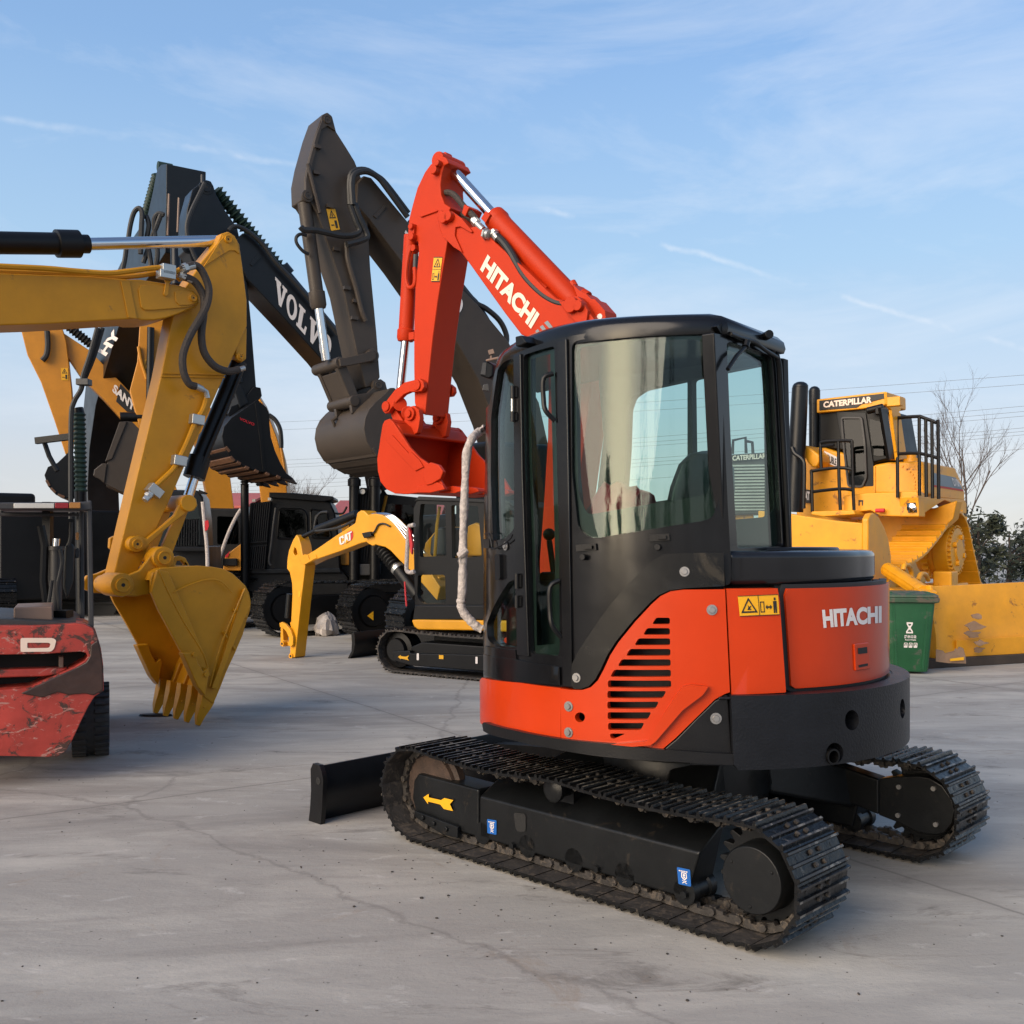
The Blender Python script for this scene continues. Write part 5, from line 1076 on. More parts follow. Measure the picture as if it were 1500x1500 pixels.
    pins(arm, AP, [(303, 274, -.03, .05, .13), (276, 362, -.03, .05, .1)], D_)
    sd = [(377, 585), (391, 597), (395, 607), (395, 620), (397, 640), (403, 660), (411, 678), (419, 692), (428, 702), (412, 700), (387, 692), (370, 688), (356, 683), (345, 676), (336, 668), (328, 653), (325, 639), (328, 625), (339, 612), (368, 592)]
    K = M['black']; bk = slab('bucket', sd, BK, 0, .04, K, R, .01); slab('bucket_side', sd, BK, 0, .04, K, bk, .01, tr=1.52)
    m = MB(); shell(m, BK, [(372, 590), (368, 592.5), (339, 612.5), (328.5, 625), (325.5, 639), (328.5, 653), (336.5, 667.5), (356, 682.5), (387, 691.5), (412, 699), (426, 702)], 0, 1.5, .04, (370, 640), .03); m.build('bucket_shell', K, bk, 0)
    m = MB()
    for k in range(7):
        a = [(329, 655), (336, 669), (346, 677.5), (358, 684.5), (372, 689.5), (388, 693.5), (404, 698)]; x, y = a[k]; x2, y2 = x+6, y+(3 if k > 1 else 7); shell(m, BK, [(x, y+1), (x2, y2+1)], 0, 1.56, .05, (370, 640), -.01)
    m.build('wear_strip', paint('brown_wear_steel', (.12, .055, .025), .55, var=.3), bk, .008)
    slab('side_edge', [(373, 588), (379, 590), (384, 630), (389, 690), (385, 691), (380, 640)], BK, -.012, .012, K, bk, .004)
    for k in range(4): slab('bucket_tooth', [(413, 694), (422, 694), (430, 700), (437, 709.5), (427, 707), (412, 701)], BK, 0, .1, paint('dark_tooth_steel', (.03, .02, .016), .5) if k == 0 else bpy.data.materials['dark_tooth_steel'], bk, .015, tr=.02+k*.46)
    m = MB(); b = bil([(351, 611), (373, 620), (372, 624), (351, 615)]); put(m, textmesh('VOLVO', .02), lambda u, v: BK.pt(*b(u, v), -.012)); m.build('brand_lettering', M['red'], bk)
    for o in (.45, 1.0): slab('bucket_ear', [(366, 600), (376, 590), (384, 580), (382, 568), (372, 566), (352, 590), (338, 596), (334, 606), (342, 616)], BK, .45, .07, K, bk, .012, tr=o-.45)
    slab('tilt_link', [(342, 566), (352, 562), (364, 590), (352, 598)], AP, -.1, .7, D_, R, .015)
    m = MB(); m.cyl(AP.pt(350, 545), AP.pt(330, 480), .1); m.cyl(AP.pt(352, 560), AP.pt(349, 545), .05); m.build('bucket_cylinder', D_, R)
    P = Plane((-3.2, 19.3), V((-.12, .99, 0)))
    def blk(name, px, off, th, mat, par, bev=.02): return slab(name, px, P, off, th, mat, par, bev)
    ub = blk('upper_body', [(486, 824), (620, 824), (720, 822), (720, 872), (490, 874)], .3, 2.6, K, R)
    for xc in (519, 549):
        m = MB(); bellows(m, P.pt(xc, 688, -.1), P.pt(xc, 703, -.1), .085, .11, 4); m.build('bellows_cover', M['bboot'], R)
        m = MB(); m.cyl(P.pt(xc, 702, -.1), P.pt(xc, 850, -.1), .1, n=18); m.cyl(P.pt(xc, 702, -.1), P.pt(xc, 712, -.1), .125, n=18); m.build('boom_cylinder', K, R)
        m = MB(); m.cyl(P.pt(xc, 660, -.1), P.pt(xc, 690, -.1), .05); m.build('cylinder_rod', M['chrome'], R)
    blk('guard_backing', [(521, 716), (557, 717), (550, 826), (511, 826)], .12, .05, K, ub)
    slats('front_guard', [(522, 716), (556, 718), (552, 748), (521, 746)], P, .0, 8, K, ub); slats('front_guard', [(514, 796), (549, 796), (546, 824), (512, 824)], P, .0, 9, K, ub)
    blk('hood', [(486, 806), (512, 806), (512, 828), (488, 828)], .25, .8, M['yel3'], ub)
    blk('cab', [(527, 714), (562, 716), (567, 724), (606, 728), (640, 732), (640, 870), (555, 872), (552, 800)], .35, 1.3, K, ub); panel('window', rnd([(568, 738), (606, 740), (606, 842), (562, 842), (561, 790)], 4), P, .345, M['dglass'], ub)
    m = MB(); m.tube([P.pt(560, 752, .2), P.pt(566, 726, .2)], .03); m.build('amber_pipe', M['yel3'], ub)
    for x in (524, 531, 547, 555): m = MB(); a = P.pt(x, 720, -.1); m.cyl(a, a+P.n*.1, .05, n=12); m.build('work_lamp', M['lens'], ub)
    blk('step_box', [(513, 826), (558, 826), (557, 843), (516, 843)], -.1, .5, M['metalgrey'], ub); 
    # ---- D: black cab with slatted guard, yellow boom behind the dark bucket
    R = thing('large_excavator', (-4.6, 20.0, 0), 'black cabbed excavator with slatted window guard and yellow boom, left of the small yellow one', 'excavator')
    P = Plane((-4.9, 19.0), V((-.1, .995, 0)))
    slab('boom', [(366, 560), (385, 590), (396, 616), (406, 642), (414, 672), (419, 700), (421, 728), (420, 760), (385, 760), (372, 650), (350, 580)], P, 1.2, .6, M['yel3'], R, .02)
    ptube('hydraulic_hose', [(394, 608), (403, 615), (410, 628), (412, 645), (412, 656)], P, .9, .045, M['rubber'], R); ptube('steel_pipe', [(412, 656), (416, 680), (420, 712)], P, 1.0, .03, M['yel3'], R)
    ub = blk('upper_body', [(354, 834), (500, 834), (510, 846), (510, 876), (356, 876)], .2, 2.6, K, R); blk('deck_edge', [(360, 833), (498, 832), (500, 839), (357, 841)], .1, .3, M['navy'], ub)
    cab = blk('cab', [(394, 735), (400, 726), (470, 728), (484, 736), (491, 752), (497, 790), (499, 836), (388, 836)], .15, 1.2, K, ub, .04); blk('roof_guard', [(394, 721), (430, 722), (488, 727), (489, 732), (474, 735), (394, 729)], .05, 1.3, K, cab)
    for q in ([(410, 745), (443, 746), (449, 753), (450, 789), (406, 789)], [(455, 746), (478, 749), (485, 788), (456, 788)]):
        w = panel('window', rnd(q, 4), P, .14, M['dglass'], cab)
        m = MB(); qq = rnd(q, 4); m.tube([P.pt(*a, .13) for a in qq+qq[:1]], .018, 5); m.build('window_frame', M['black'], cab)
    blk('guard_backing', [(366, 737), (398, 734), (389, 835), (359, 836)], .12, .05, K, ub)
    slats('front_guard', [(368, 737), (397, 734), (391, 794), (364, 796)], P, .0, 9, K, ub); slats('front_guard', [(364, 800), (391, 798), (388, 834), (360, 835)], P, .0, 9, K, ub)
    for xc in (358.5, 381):
        m = MB(); bellows(m, P.pt(xc, 688, -.1), P.pt(xc, 712, -.1), .06, .085, 6); m.build('bellows_cover', M['bboot'], R)
        if xc < 370: m = MB(); m.cyl(P.pt(xc, 711, -.1), P.pt(xc, 862, -.1), .075, n=16); m.build('boom_cylinder', K, R)
    for x, y in ((372, 733), (395, 731)): m = MB(); m.box(P.pt(x, y, -.05), (.06, .05, .05)); m.build('work_lamp', M['lens'], ub)
    ptube('grab_rail', [(404, 744), (401, 765), (397, 800), (394, 822), (397, 828)], P, -.05, .022, M['metalgrey'], ub); ptube('mirror_stay', [(490, 752), (502, 752), (508, 742)], P, .2, .02, K, ub); ptube('grab_rail', [(463, 770), (462, 758), (468, 752), (480, 750)], P, .0, .018, K, ub)
    for a, o in ((G(420, 932), 0), (G(330, 918), 0)): gtrack(R, a+V((1.2, 1.0, 0)), (-.8, -.6), 4.2, .95, .55, M['steel'], .21)
    # ---- E and F: two more black cabs further left
    R = thing('large_excavator', (-5.6, 18.6, 0), 'black cabbed excavator with barred front window half hidden behind the mustard bucket', 'excavator')
    P = Plane((-5.6, 17.6), V((-.2, .98, 0))); ub = blk('upper_body', [(180, 800), (306, 800), (308, 880), (180, 880)], .25, 2.6, K, R)
    cab = blk('cab', [(180, 716), (290, 718), (297, 728), (301, 760), (303, 802), (180, 802)], .2, 1.3, M['navy'], ub, .04); panel('window', rnd([(212, 730), (288, 728), (293, 765), (293, 799), (212, 799)], 4), P, .19, M['glass'], cab)
    slats('front_guard', [(254, 760), (290, 760), (290, 801), (252, 801)], P, .1, 10, K, cab); blk('bumper_rail', [(250, 801), (302, 801), (302, 808), (250, 808)], .05, .1, K, ub)
    ptube('wrapped_rail', [(297, 735), (300, 770), (303, 800), (304, 830), (303, 880)], P, -.05, .035, M['wrap'], ub)
    m = MB(); m.prism([P.pt(*a, -.12) for a in ((300, 763), (305, 762), (306, 770), (304, 776), (300, 778))], P.n*.05); tag(m.build('red_ribbon', M['red'], None, ang=50), 'red cloth ribbon tied round a wrapped handrail above the mustard bucket', 'ribbon')
    gtrack(R, G(285, 922)+V((.9, .9, 0)), (-.5, -.86), 4.0, .95, .55, M['steel'], .21)
    m = MB(); m.prism([P.pt(*a, .1) for a in ((291, 717), (304, 722), (302, 724), (291, 723))], P.n*.1); m.build('bucket_tooth', K, R)
    R = thing('large_excavator', (-6.2, 23.6, 0), 'black excavator with red flash on its yellow hood, furthest back between two slatted cabs', 'excavator')
    P = Plane((-6.2, 22.5), V((-.1, .995, 0))); ub = blk('upper_body', [(296, 832), (372, 832), (372, 885), (296, 885)], .2, 2.4, K, R)
    cab = blk('cab', [(300, 744), (352, 745), (354, 760), (354, 834), (300, 834)], .15, 1.4, K, ub, .04); panel('window', rnd([(318, 756), (344, 757), (349, 766), (349, 797), (318, 797)], 3), P, .14, M['dglass'], cab)
    h = blk('hood', [(330, 814), (340, 806), (352, 797), (356, 797), (356, 836), (326, 836)], -.1, .5, M['yel3'], ub); m = MB(); fill_on(m, P, -.115, [[(330, 814), (337, 807), (334, 816), (329.5, 817)]]); m.build('red_flash', M['red'], h); blk('battery_box', [(325, 818), (347, 818), (347, 829), (325, 829)], -.2, .15, K, h)
    ptube('wrapped_rail', [(320, 835), (320, 824), (324, 810), (335, 780), (346, 757), (353, 746)], P, -.3, .04, M['wrap'], ub)
    gtrack(R, G(330, 902)+V((.9, 1.2, 0)), (-.8, -.6), 4.0, .95, .55, M['steel'], .21)
row_machines()
# ================================================================== far left: lettered dark boom, two yellow machines
def far_left():
    K = M['black']
    # ---- A: dark machine whose boom stands upright, underside towards us
    nA = V((.83, .55, 0)); P0 = at(244, 300, 20.5); R = thing('large_excavator', (-9.2, 22.5, 0), 'black excavator with tall upright boom and green bellows, behind the forklift and the mustard boom', 'excavator')
    P = Plane(P0, nA); D_ = M['navy']
    boom = slab('boom', [(229, 253), (231, 246), (236, 241), (244, 240), (243.5, 300), (242, 370), (226, 395), (200, 430), (173, 481), (154, 545), (140, 594), (131, 657), (128, 715), (131, 800), (137, 880), (112, 900), (106, 800), (112, 700), (120, 620), (126, 560), (140, 500), (155, 440), (172, 395), (194, 349), (216, 316), (224, 280)], P, 0, .8, D_, R, .015)
    m = MB(); m.cyl(P.pt(231, 243, .15), P.pt(231, 243, .15)+nA*.3, .1); m.build('boom_eye', M['boot'], boom)
    m = MB(); b = bil([(143, 515), (167, 482), (178, 488), (155, 522)]); put(m, textmesh('HY', .05), lambda u, v: P.pt(*bil([(176, 478), (184, 452), (172, 445), (160, 492)])(0, 0) if False else b(u, v), -.01)); m.build('brand_lettering', M['white'], boom)
    Q = P.shift(.2)
    m = MB(); bellows(m, Q.pt(229, 256), Q.pt(212, 318), .06, .1, 13); m.build('bellows_cover', M['boot'], R)
    m = MB(); bellows(m, at(116, 604, 19.6), at(118.5, 722, 19.6), .095, .125, 17); bc = m.build('bellows_cover', M['boot'], R)
    m = MB(); m.cyl(at(118, 720, 19.6), at(120, 900, 19.6), .11, n=18); m.cyl(at(114, 598, 19.6), at(116, 606, 19.6), .1); m.build('boom_cylinder', K, R)
    F = Plane(P0 + nA*.29, V((-.55, .83, 0)))
    for x in (247.5, 262): m = MB(); m.tube([at(x, 284 if x < 250 else 290, 20.2), at(x-2, 345 if x < 250 else 340, 20.2)], .022, 6); m.build('weld_bead', M['tan'], boom)
    m = MB(); m.cyl(at(257, 352, 20.3), at(258, 418, 20.1), .1, n=18); m.build('arm_cylinder', M['navy'], R)
    for pts, y in (([(188, 350), (191, 330), (196, 312), (203, 305), (208, 312), (207, 335), (206, 372)], 20.0), ([(186, 352), (182, 385), (172, 420), (160, 455)], 20.0), ([(214, 316), (218, 330), (215, 352), (219, 372), (222, 395)], 20.1), ([(240, 315), (232, 313), (226, 322), (227, 345), (231, 372), (226, 400)], 20.1), ([(236, 314), (230, 330), (222, 350), (210, 385)], 20.1), ([(143, 480), (132, 520), (122, 550), (119, 570), (108, 590), (104, 620), (104, 760)], 19.4), ([(150, 480), (138, 520), (128, 545), (121, 560)], 19.5)):
        m = MB(); m.tube([at(a, b_, y) for a, b_ in pts], .05, 8, 4); m.build('hydraulic_hose', M['rubber'], R)
    m = MB(); m.box(at(123, 560, 19.4), (.24, .2, .12)); m.build('hose_block', M['metalgrey'], R, .01); m = MB(); m.box(at(84, 642, 19.6), (.85, .1, .13), (1, 0, .12)); m.build('cab_visor', K, R, .01)
    m = MB(); m.tube([at(64, 645, 19.8), at(72, 668, 19.8), at(84, 690, 19.8)], .05); m.build('cab_rail', K, R)
    f = V((.55, -.83, 0)); l = V((-f.y, f.x, 0)); c = V((-10.6, 23.2, 0))
    m = MB(); m.box(c-f*.4+UP*1.6, (4.0, 2.9, 1.1), f, l); ub = m.build('upper_body', K, R, .1, 3)
    m = MB(); m.box(c+f*.9-l*1.0+UP*2.0, (1.5, .9, 1.3), f, l); m.build('cab', K, ub, .08, 3); m = MB(); m.cyl(c+UP*.5, c+UP*1.2, .7); m.build('swing_bearing', K, ub)
    m = MB(); m.box(c+f*1.9+l*.0+UP*1.35, (.5, 2.6, 1.9), f, l); m.build('front_plate', K, ub, .05)
    for s in (-1, 1): gtrack(R, c+l*s*1.3, f, 4.6, 1.05, .6, M['steel'], .21)
    m = MB(); m.prism([at(*a, 22.2) for a in ((-60, 775), (178, 778), (182, 905), (-60, 905))], V((-.1, 1.2, 0))); m.build('belly_plate', K, R, .05)
    for y in (858, 883): m = MB(); m.tube([at(90, y, 22.1), at(180, y+(2 if y < 870 else 0), 22.1)], .03); m.build('step_edge', M['metalgrey'], R)
    # ---- S1: yellow machine at the very edge
    nS = V((-.35, .94, 0)); R = thing('large_excavator', (-12.6, 27.6, 0), 'orange yellow excavator with warning sticker on its arm, at the far left edge', 'excavator')
    P = Plane(at(90, 560, 25), nS); Y = M['yel3']
    arm = slab('arm', [(20, 440), (60, 470), (92, 482), (97, 500), (100, 525), (105, 570), (108, 625), (104, 662), (96, 666), (80, 617), (60, 560), (40, 520)], P, 0, .5, Y, R, .02)
    sticker(arm, P, -.012, [(89, 539), (99.5, 539), (100, 557), (90, 557)])
    boom = slab('boom', [(82, 492), (87, 486), (92, 487), (131, 513), (183, 566), (205, 592), (240, 655), (260, 720), (225, 730), (215, 690), (175, 610), (150, 583), (119, 553), (100, 525), (86, 502)], P, .15, .5, Y, R, .02)
    slab('lettering_panel', [(176, 562), (184, 570), (197, 585), (203, 604), (186, 603), (170, 588)], P, .13, .02, M['ink'], boom, .004)
    m = MB(); b = bil([(168, 562), (199, 591), (196, 604), (164, 573)]); put(m, textmesh('SANY', .04), lambda u, v: P.pt(*b(u, v), .115)); m.build('brand_lettering', M['white'], boom)
    m = MB(); bellows(m, P.pt(100, 478, .3), P.pt(134, 505, .3), .09, .13, 8); m.build('bellows_cover', M['bboot'], R)
    m = MB(); m.tube([P.pt(108, 634, -.05), P.pt(106, 660, -.05)], .03); m.build('steel_pipe', Y, arm); ptube('hydraulic_hose', [(69, 485), (70, 505), (68, 520), (62, 528)], P, -.1, .07, M['rubber'], R)
    sd = [(103, 660), (106, 690), (105, 726), (96, 731), (82, 725), (70, 712), (65, 696), (70, 684), (84, 678)]
    bk = slab('bucket', sd, P, -.6, .05, K, R, .01); slab('bucket_side', sd, P, -.6, .05, K, bk, .01, tr=1.5)
    m = MB(); shell(m, P, [(84, 678), (70, 684.5), (65.5, 696), (70.5, 711.5), (82, 724.5), (96, 730.5)], -.6, 1.5, .05, (90, 700), .03); m.build('bucket_shell', K, bk, 0)
    m = MB()
    for q in ((66, 704, 71, 713), (73, 716, 80, 723), (84, 726, 94, 730)): shell(m, P, [(q[0], q[1]), (q[2], q[3])], -.62, 1.6, .06, (90, 700), -.01)
    m.build('wear_strip', bpy.data.materials['brown_wear_steel'], bk, .01)
    f = V((-.94, -.35, 0)); l = V((-f.y, f.x, 0)); c = V((-9.9, 28.2, 0))
    m = MB(); m.box(c+UP*1.7, (3.6, 2.8, 1.2), f, l); ub = m.build('upper_body', Y, R, .1, 3); m = MB(); m.cyl(c+UP*.5, c+UP*1.2, .7); m.build('swing_bearing', K, ub)
    m = MB(); m.prism([at(*a, 26.2) for a in ((60, 825), (104, 825), (109, 832), (111, 858), (60, 861))], V((0, .6, 0))); m.build('side_hood', Y, ub, .04, 3)
    for s in (-1, 1): gtrack(R, c+l*s*1.2, f, 4.4, 1.0, .6, M['steel'], .22)
    # ---- S2: yellow arm and brown grey bucket between the black boom and the mustard arm
    P = Plane(at(205, 560, 23), nS); R = thing('large_excavator', (-6.2, 25.5, 0), 'yellow excavator with grey brown bucket, showing between the black boom and the mustard arm', 'excavator')
    arm = slab('arm', [(205, 470), (230, 440), (250, 470), (240, 560), (226, 645), (210, 645), (200, 610), (190, 572), (201, 530)], P, 0, .45, Y, R, .02)
    m = MB(); m.cyl(P.pt(221, 480, -.1), P.pt(219, 600, -.1), .08); m.build('bucket_cylinder', K, R); ptube('steel_pipe', [(203, 508), (207, 530), (215, 555)], P, -.05, .04, Y, arm); sticker(arm, P, -.012, [(211, 527), (217, 526), (218, 545), (212, 546)])
    m = MB(); m.cyl(P.pt(176, 611, .1), P.pt(214, 611, .1), .11, n=18); m.build('pin_housing', K, R)
    B_ = M['brown']; sd = [(186, 617), (194, 618), (215, 640), (215, 720), (200, 728), (177, 720), (153, 708), (157, 679), (172, 645)]
    bk = slab('bucket', sd, P, -.3, .06, B_, R, .01); slab('bucket_side', sd, P, -.3, .06, B_, bk, .01, tr=1.4)
    slab('edge_plate', [(175, 618), (186, 617), (164, 672), (154, 676)], P, -.34, .9, B_, bk, .01)
    slab('side_cutter', [(157, 679), (150, 678.5), (138, 688), (136.5, 697), (146, 702), (153, 708)], P, -.34, .1, B_, bk, .02)
    m = MB(); shell(m, P, [(200, 727), (177, 719.5), (154, 707.5)], -.3, 1.4, .05, (185, 680), .03); m.build('bucket_shell', B_, bk, 0)
    f = V((-.94, -.35, 0)); l = V((-f.y, f.x, 0)); c = V((-5.6, 26.0, 0))
    slab('boom', [(215, 470), (235, 452), (330, 640), (345, 760), (310, 760), (290, 660)], P, .5, .6, Y, R, .02)
    m = MB(); m.box(c-f*.4+UP*1.7, (3.4, 2.8, 1.2), f, l); ub = m.build('upper_body', Y, R, .1, 3); m = MB(); m.cyl(c+UP*.5, c+UP*1.2, .7); m.build('swing_bearing', K, ub)
    for s in (-1, 1): gtrack(R, c+l*s*1.2, f, 4.4, 1.0, .6, M['steel'], .22)
far_left()
# ================================================================== small yellow excavator in the middle
def mini():
    d = V((.83, -.558, 0)); p = V((.558, .83, 0)); Y = M['yel2']; K = M['black']
    T = V((-1.5, 12.4, 0)) + p*1.0 + d*1.0
    R = thing('small_excavator', T, 'small yellow excavator without bucket, its cab wrapped at the mirror, behind the orange one', 'excavator')
    P = Plane(T - p*.42 - d*0 , p); P = Plane(V((-.94, 13.2, 0))-p*.5, p)
    for s in (-1, 1):
        tr = gtrack(R, T+p*s*.8+d*.15, d, 2.75, .56, .42, M['trackdirt'], .14)
    pl = Plane(T - p*1.02, p)
    slab('track_frame', [(575, 954), (600, 953), (601, 957), (704, 959), (745, 962), (745, 987), (704, 983), (600, 975), (577, 968)], pl, .0, .2, K, R, .012)
    m = MB(); ar = [(583, 962), (587, 959.5), (587, 961), (594, 962), (599, 960), (597, 964), (599, 967.5), (594, 966), (587, 964.5), (587, 966)]; fill_on(m, pl, -.008, [ar]); m.build('direction_arrow', M['syel'], R)
    m = MB(); fill_on(m, pl, -.008, [[(643, 959.5), (649.5, 959.8), (649.5, 965.5), (643, 965.2)]]); m.build('square_sticker', M['syel'], R)
    for x in (612, 698): m = MB(); fill_on(m, pl, -.008, [rnd([(x-1.6, 957+ (x-612)*.06), (x+1.6, 957+(x-612)*.06), (x+1.6, 967+(x-612)*.06), (x-1.6, 967+(x-612)*.06)], 1), ]); m.build('white_sticker', M['white'], R)
    m = MB(); m.cyl(T+UP*.3, T+UP*.75, .5, n=28); m.box(T+UP*.38, (1.2, 1.3, .2), d, p); m.build('undercarriage', K, R, .03)
    # blade
    B0 = G(516, 965); m = MB(); prof = [(0, .36), (.03, .37), (.045, .3), (.05, .2), (.02, .08), (-.05, 0), (-.09, .0), (-.02, .1), (-.01, .22), (-.02, .32)]
    m.prism([B0 + d*a + UP*z for a, z in prof], p*1.98); m.build('blade_plate', K, R, .006)
    for b in (.5, 1.3): m = MB(); m.prism([B0+p*b+d*a+UP*z for a, z in ((.04, .1), (.04, .28), (1.5, .45), (1.5, .3))], p*.1); m.build('blade_arm', K, R, .01)
    # upper body
    U = Plane(T - p*.95, p)
    slab('side_skirt', [(602, 908), (610, 907.5), (745, 909), (745, 926), (705, 924), (612, 922.5), (606, 918)], U, -.02, .3, Y, R, .02)
    slab('lower_body', [(607, 886), (745, 886), (745, 909), (604, 909)], U, .0, 1.8, K, R, .02)
    hd = slab('rear_hood', [(722, 860), (757, 866), (790, 880), (790, 922), (720, 922)], U, .5, .9, Y, R, .03)
    m = MB(); b = bil([(733, 892), (755.5, 892), (755.5, 901.5), (733, 901.5)]); put(m, textmesh('306E2', .03), lambda u, v: U.pt(*b(u, v), .48)); m.build('model_lettering', M['white'], hd)
    fr = [(608, 890), (606, 800), (606, 745), (611, 733), (622, 728), (700, 731), (745, 735), (752, 760), (754, 890)]
    cab = slab('cab', fr, U, .02, .07, K, R, .012, holes=[rnd([(616, 738), (652, 740), (654, 814), (615, 816), (614, 760)], 3), rnd([(661, 740), (700, 741), (706, 815), (662, 818)], 3), rnd([(612, 842), (652, 842), (653, 884), (618, 884), (611, 874)], 4)])
    slab('cab_far_side', fr, U, .95, .05, K, cab, .01, holes=[rnd([(614, 738), (652, 740), (654, 814), (614, 816)], 3), rnd([(661, 740), (700, 741), (706, 815), (662, 818)], 3)])
    rf = MB(); a = [U.pt(x, y, .0) for x, y in ((606, 735), (612, 727), (745, 733), (752, 742), (745, 738), (612, 733))]; rf.prism(a, p*1.05); rf.build('cab_roof', M['inner'], cab, .02, 3)
    for q, n_ in (([(616, 738), (652, 740), (654, 814), (615, 816)], 'window'), ([(661, 740), (700, 741), (706, 815), (662, 818)], 'window'), ([(612, 842), (652, 842), (653, 884), (618, 884)], 'lower_window')): panel(n_, q, U, .06, M['glass'], cab)
    slab('seat', [(628, 815), (630, 788), (640, 772), (650, 772), (652, 815)], U, .4, .4, M['seat'], cab, .04)
    m = MB(); m.tube([U.pt(637, 816, .3), U.pt(640, 770, .3), U.pt(644, 742, .3)], .02); m.build('inner_rail', Y, cab)
    slab('window_reflection', [(618, 818), (622, 795), (640, 774), (654, 771), (668, 790), (668, 818)], U, 1.3, .4, Y, R, .03); slab('window_reflection', [(683, 815), (684, 770), (697, 765), (706, 770), (706, 815)], U, 1.25, .4, Y, R, .03)  # yellow slabs stand in for the reflections in the cab windows
    slab('lower_reflection', [(622, 853), (634, 842), (644, 845), (644, 870), (630, 871), (632, 862)], U, .5, .2, Y, R, .02)  # reflection in the lower glass, also shaped as a yellow slab
    # boom, arm
    boom = slab('boom', [(438, 821), (440, 815), (445, 812), (450, 812), (462, 805), (491, 785), (520, 766), (523, 751), (528, 747.5), (533, 748), (539, 754), (548, 752), (560, 754), (569, 760), (578, 769), (592, 788), (607, 808), (625, 830), (645, 860), (640, 880), (605, 840), (586, 822), (572, 807), (564, 801.5), (555, 799.5), (550, 798), (546, 800), (540, 797), (536, 794), (528, 796), (500, 807), (462, 820), (446, 828), (440, 827)], P, 0, .24, Y, R, .015)
    slab('boom_nose_plate', [(440, 825), (440, 816), (446, 812), (451, 813), (453, 820), (462, 812), (464, 817), (446, 827)], P, -.01, .012, Y, boom, .003)
    arm = slab('arm', [(434, 783), (437.5, 787), (441, 798), (443, 811), (447, 822), (447, 830), (441, 880), (432, 963), (424.5, 964.5), (425, 935), (426, 913), (428, 870), (427.5, 855), (424, 838), (420, 833), (420.5, 820), (423, 806), (429, 791)], P, .0, .2, Y, R, .012, holes=[[(431, 802), (433.5, 804), (435, 812), (432, 814), (429.5, 810)]])
    cat_mark(boom, [(496, 786), (516.5, 775.5), (517.5, 790), (498, 799.5)], lambda x, y, k: P.pt(x, y, -.006-k))
    slab('work_lamp', [(529.5, 781), (541, 778.5), (544.5, 785.5), (533, 788.5)], P, -.06, .06, K, boom, .006)
    ptube('lamp_cable', [(543, 784), (549, 778), (554, 769), (562, 767), (571, 771)], P, -.02, .012, M['rubber'], boom)
    Q = P.shift(.1)
    m = MB(); m.cyl(Q.pt(464, 776), Q.pt(523, 753), .06, n=16); cy = m.build('arm_cylinder', K, R); m = MB(); m.cyl(Q.pt(436, 790), Q.pt(466, 775.5), .03); m.build('cylinder_rod', K, cy); ptube('hydraulic_hose', [(462, 778), (480, 776), (500, 772), (520, 762)], Q, -.05, .02, M['rubber'], R); ptube('hydraulic_hose', [(460, 778), (463, 760), (470, 751), (480, 750)], Q, .05, .018, M['rubber'], R)
    for k in range(4): ptube('steel_pipe', [(545+k*2, 753-k*.4), (558+k*2.6, 754-k*.6), (569+k*2.6, 759-k), (580+k*2.6, 769-k*1.2), (594+k*3, 788-k*2), (610+k*3, 810-k*2), (630, 838)], P, .03+k*.05, .011, M['chrome'], boom)
    m = MB(); bellows(m, Q.pt(555, 799), Q.pt(582, 833), .07, .1, 8); bb = m.build('bellows_cover', M['bboot'], R); m = MB(); m.cyl(Q.pt(581, 831), Q.pt(612, 872), .085, n=18); m.build('boom_cylinder', K, R); m = MB(); m.cyl(Q.pt(580, 830), Q.pt(584, 835), .09, n=18); m.build('cylinder_ring', M['zinc'], bb)
    m = MB(); m.cyl(Q.pt(425, 870), Q.pt(422, 905), .05); m.build('bucket_cylinder', K, R)
    for tr in (0, .2): slab('bucket_link', [(409, 913), (413, 911), (418, 914), (425, 922), (429, 933), (429, 944), (426, 948), (422, 945), (423, 934), (419, 925), (413, 919), (410, 919)], P, -.05, .04, Y, R, .006, tr=tr)
    slab('link_rod', [(411, 914), (414, 914), (415, 938), (424, 941), (424, 946), (414, 947.5), (410.5, 945)], P, .05, .1, Y, R, .008)
    for x, y in ((425.5, 961), (413, 943)): m = MB(); a = P.pt(x, y, -.02); m.cyl(a, a+p*.24, .035, n=16); m.mi = 1; m.cyl(a-p*.002, a, .018, n=12); m.build('pin_boss', [Y, M['inner']], arm)
    m = MB(); fill_on(m, P, -.006, [[(437, 866), (440.5, 865), (440, 874), (436.5, 875)]]); m.build('small_plate', M['syel'], arm)
    # foam wrapped mirror bracket with its red ribbon, and a ribbon on the boom cylinder
    S = Plane(T - p*1.0 - d*.0, p)
    ptube('wrapped_mirror_bracket', [(607, 769), (602, 770), (598.5, 774), (597, 800), (595.5, 830), (597, 837), (602, 838.5), (607, 837)], S, -.05, .026, M['wrap'], R)
    m = MB(); m.prism([S.pt(*a, -.09) for a in ((598, 772), (601, 778), (604, 796), (603, 812), (601, 808), (599, 790))], p*.03); tag(m.build('red_ribbon', M['red'], None, ang=60), 'broad red ribbon on the foam wrapped bracket of the small yellow excavator', 'ribbon')
    m = MB(); m.tube([S.pt(593, 852, -.05), S.pt(594, 870, -.05), S.pt(595.5, 888, -.05)], .012, 6); tag(m.build('red_ribbon', M['red'], None), 'thin red ribbon hanging from the black boom cylinder of the small yellow excavator', 'ribbon')
mini()
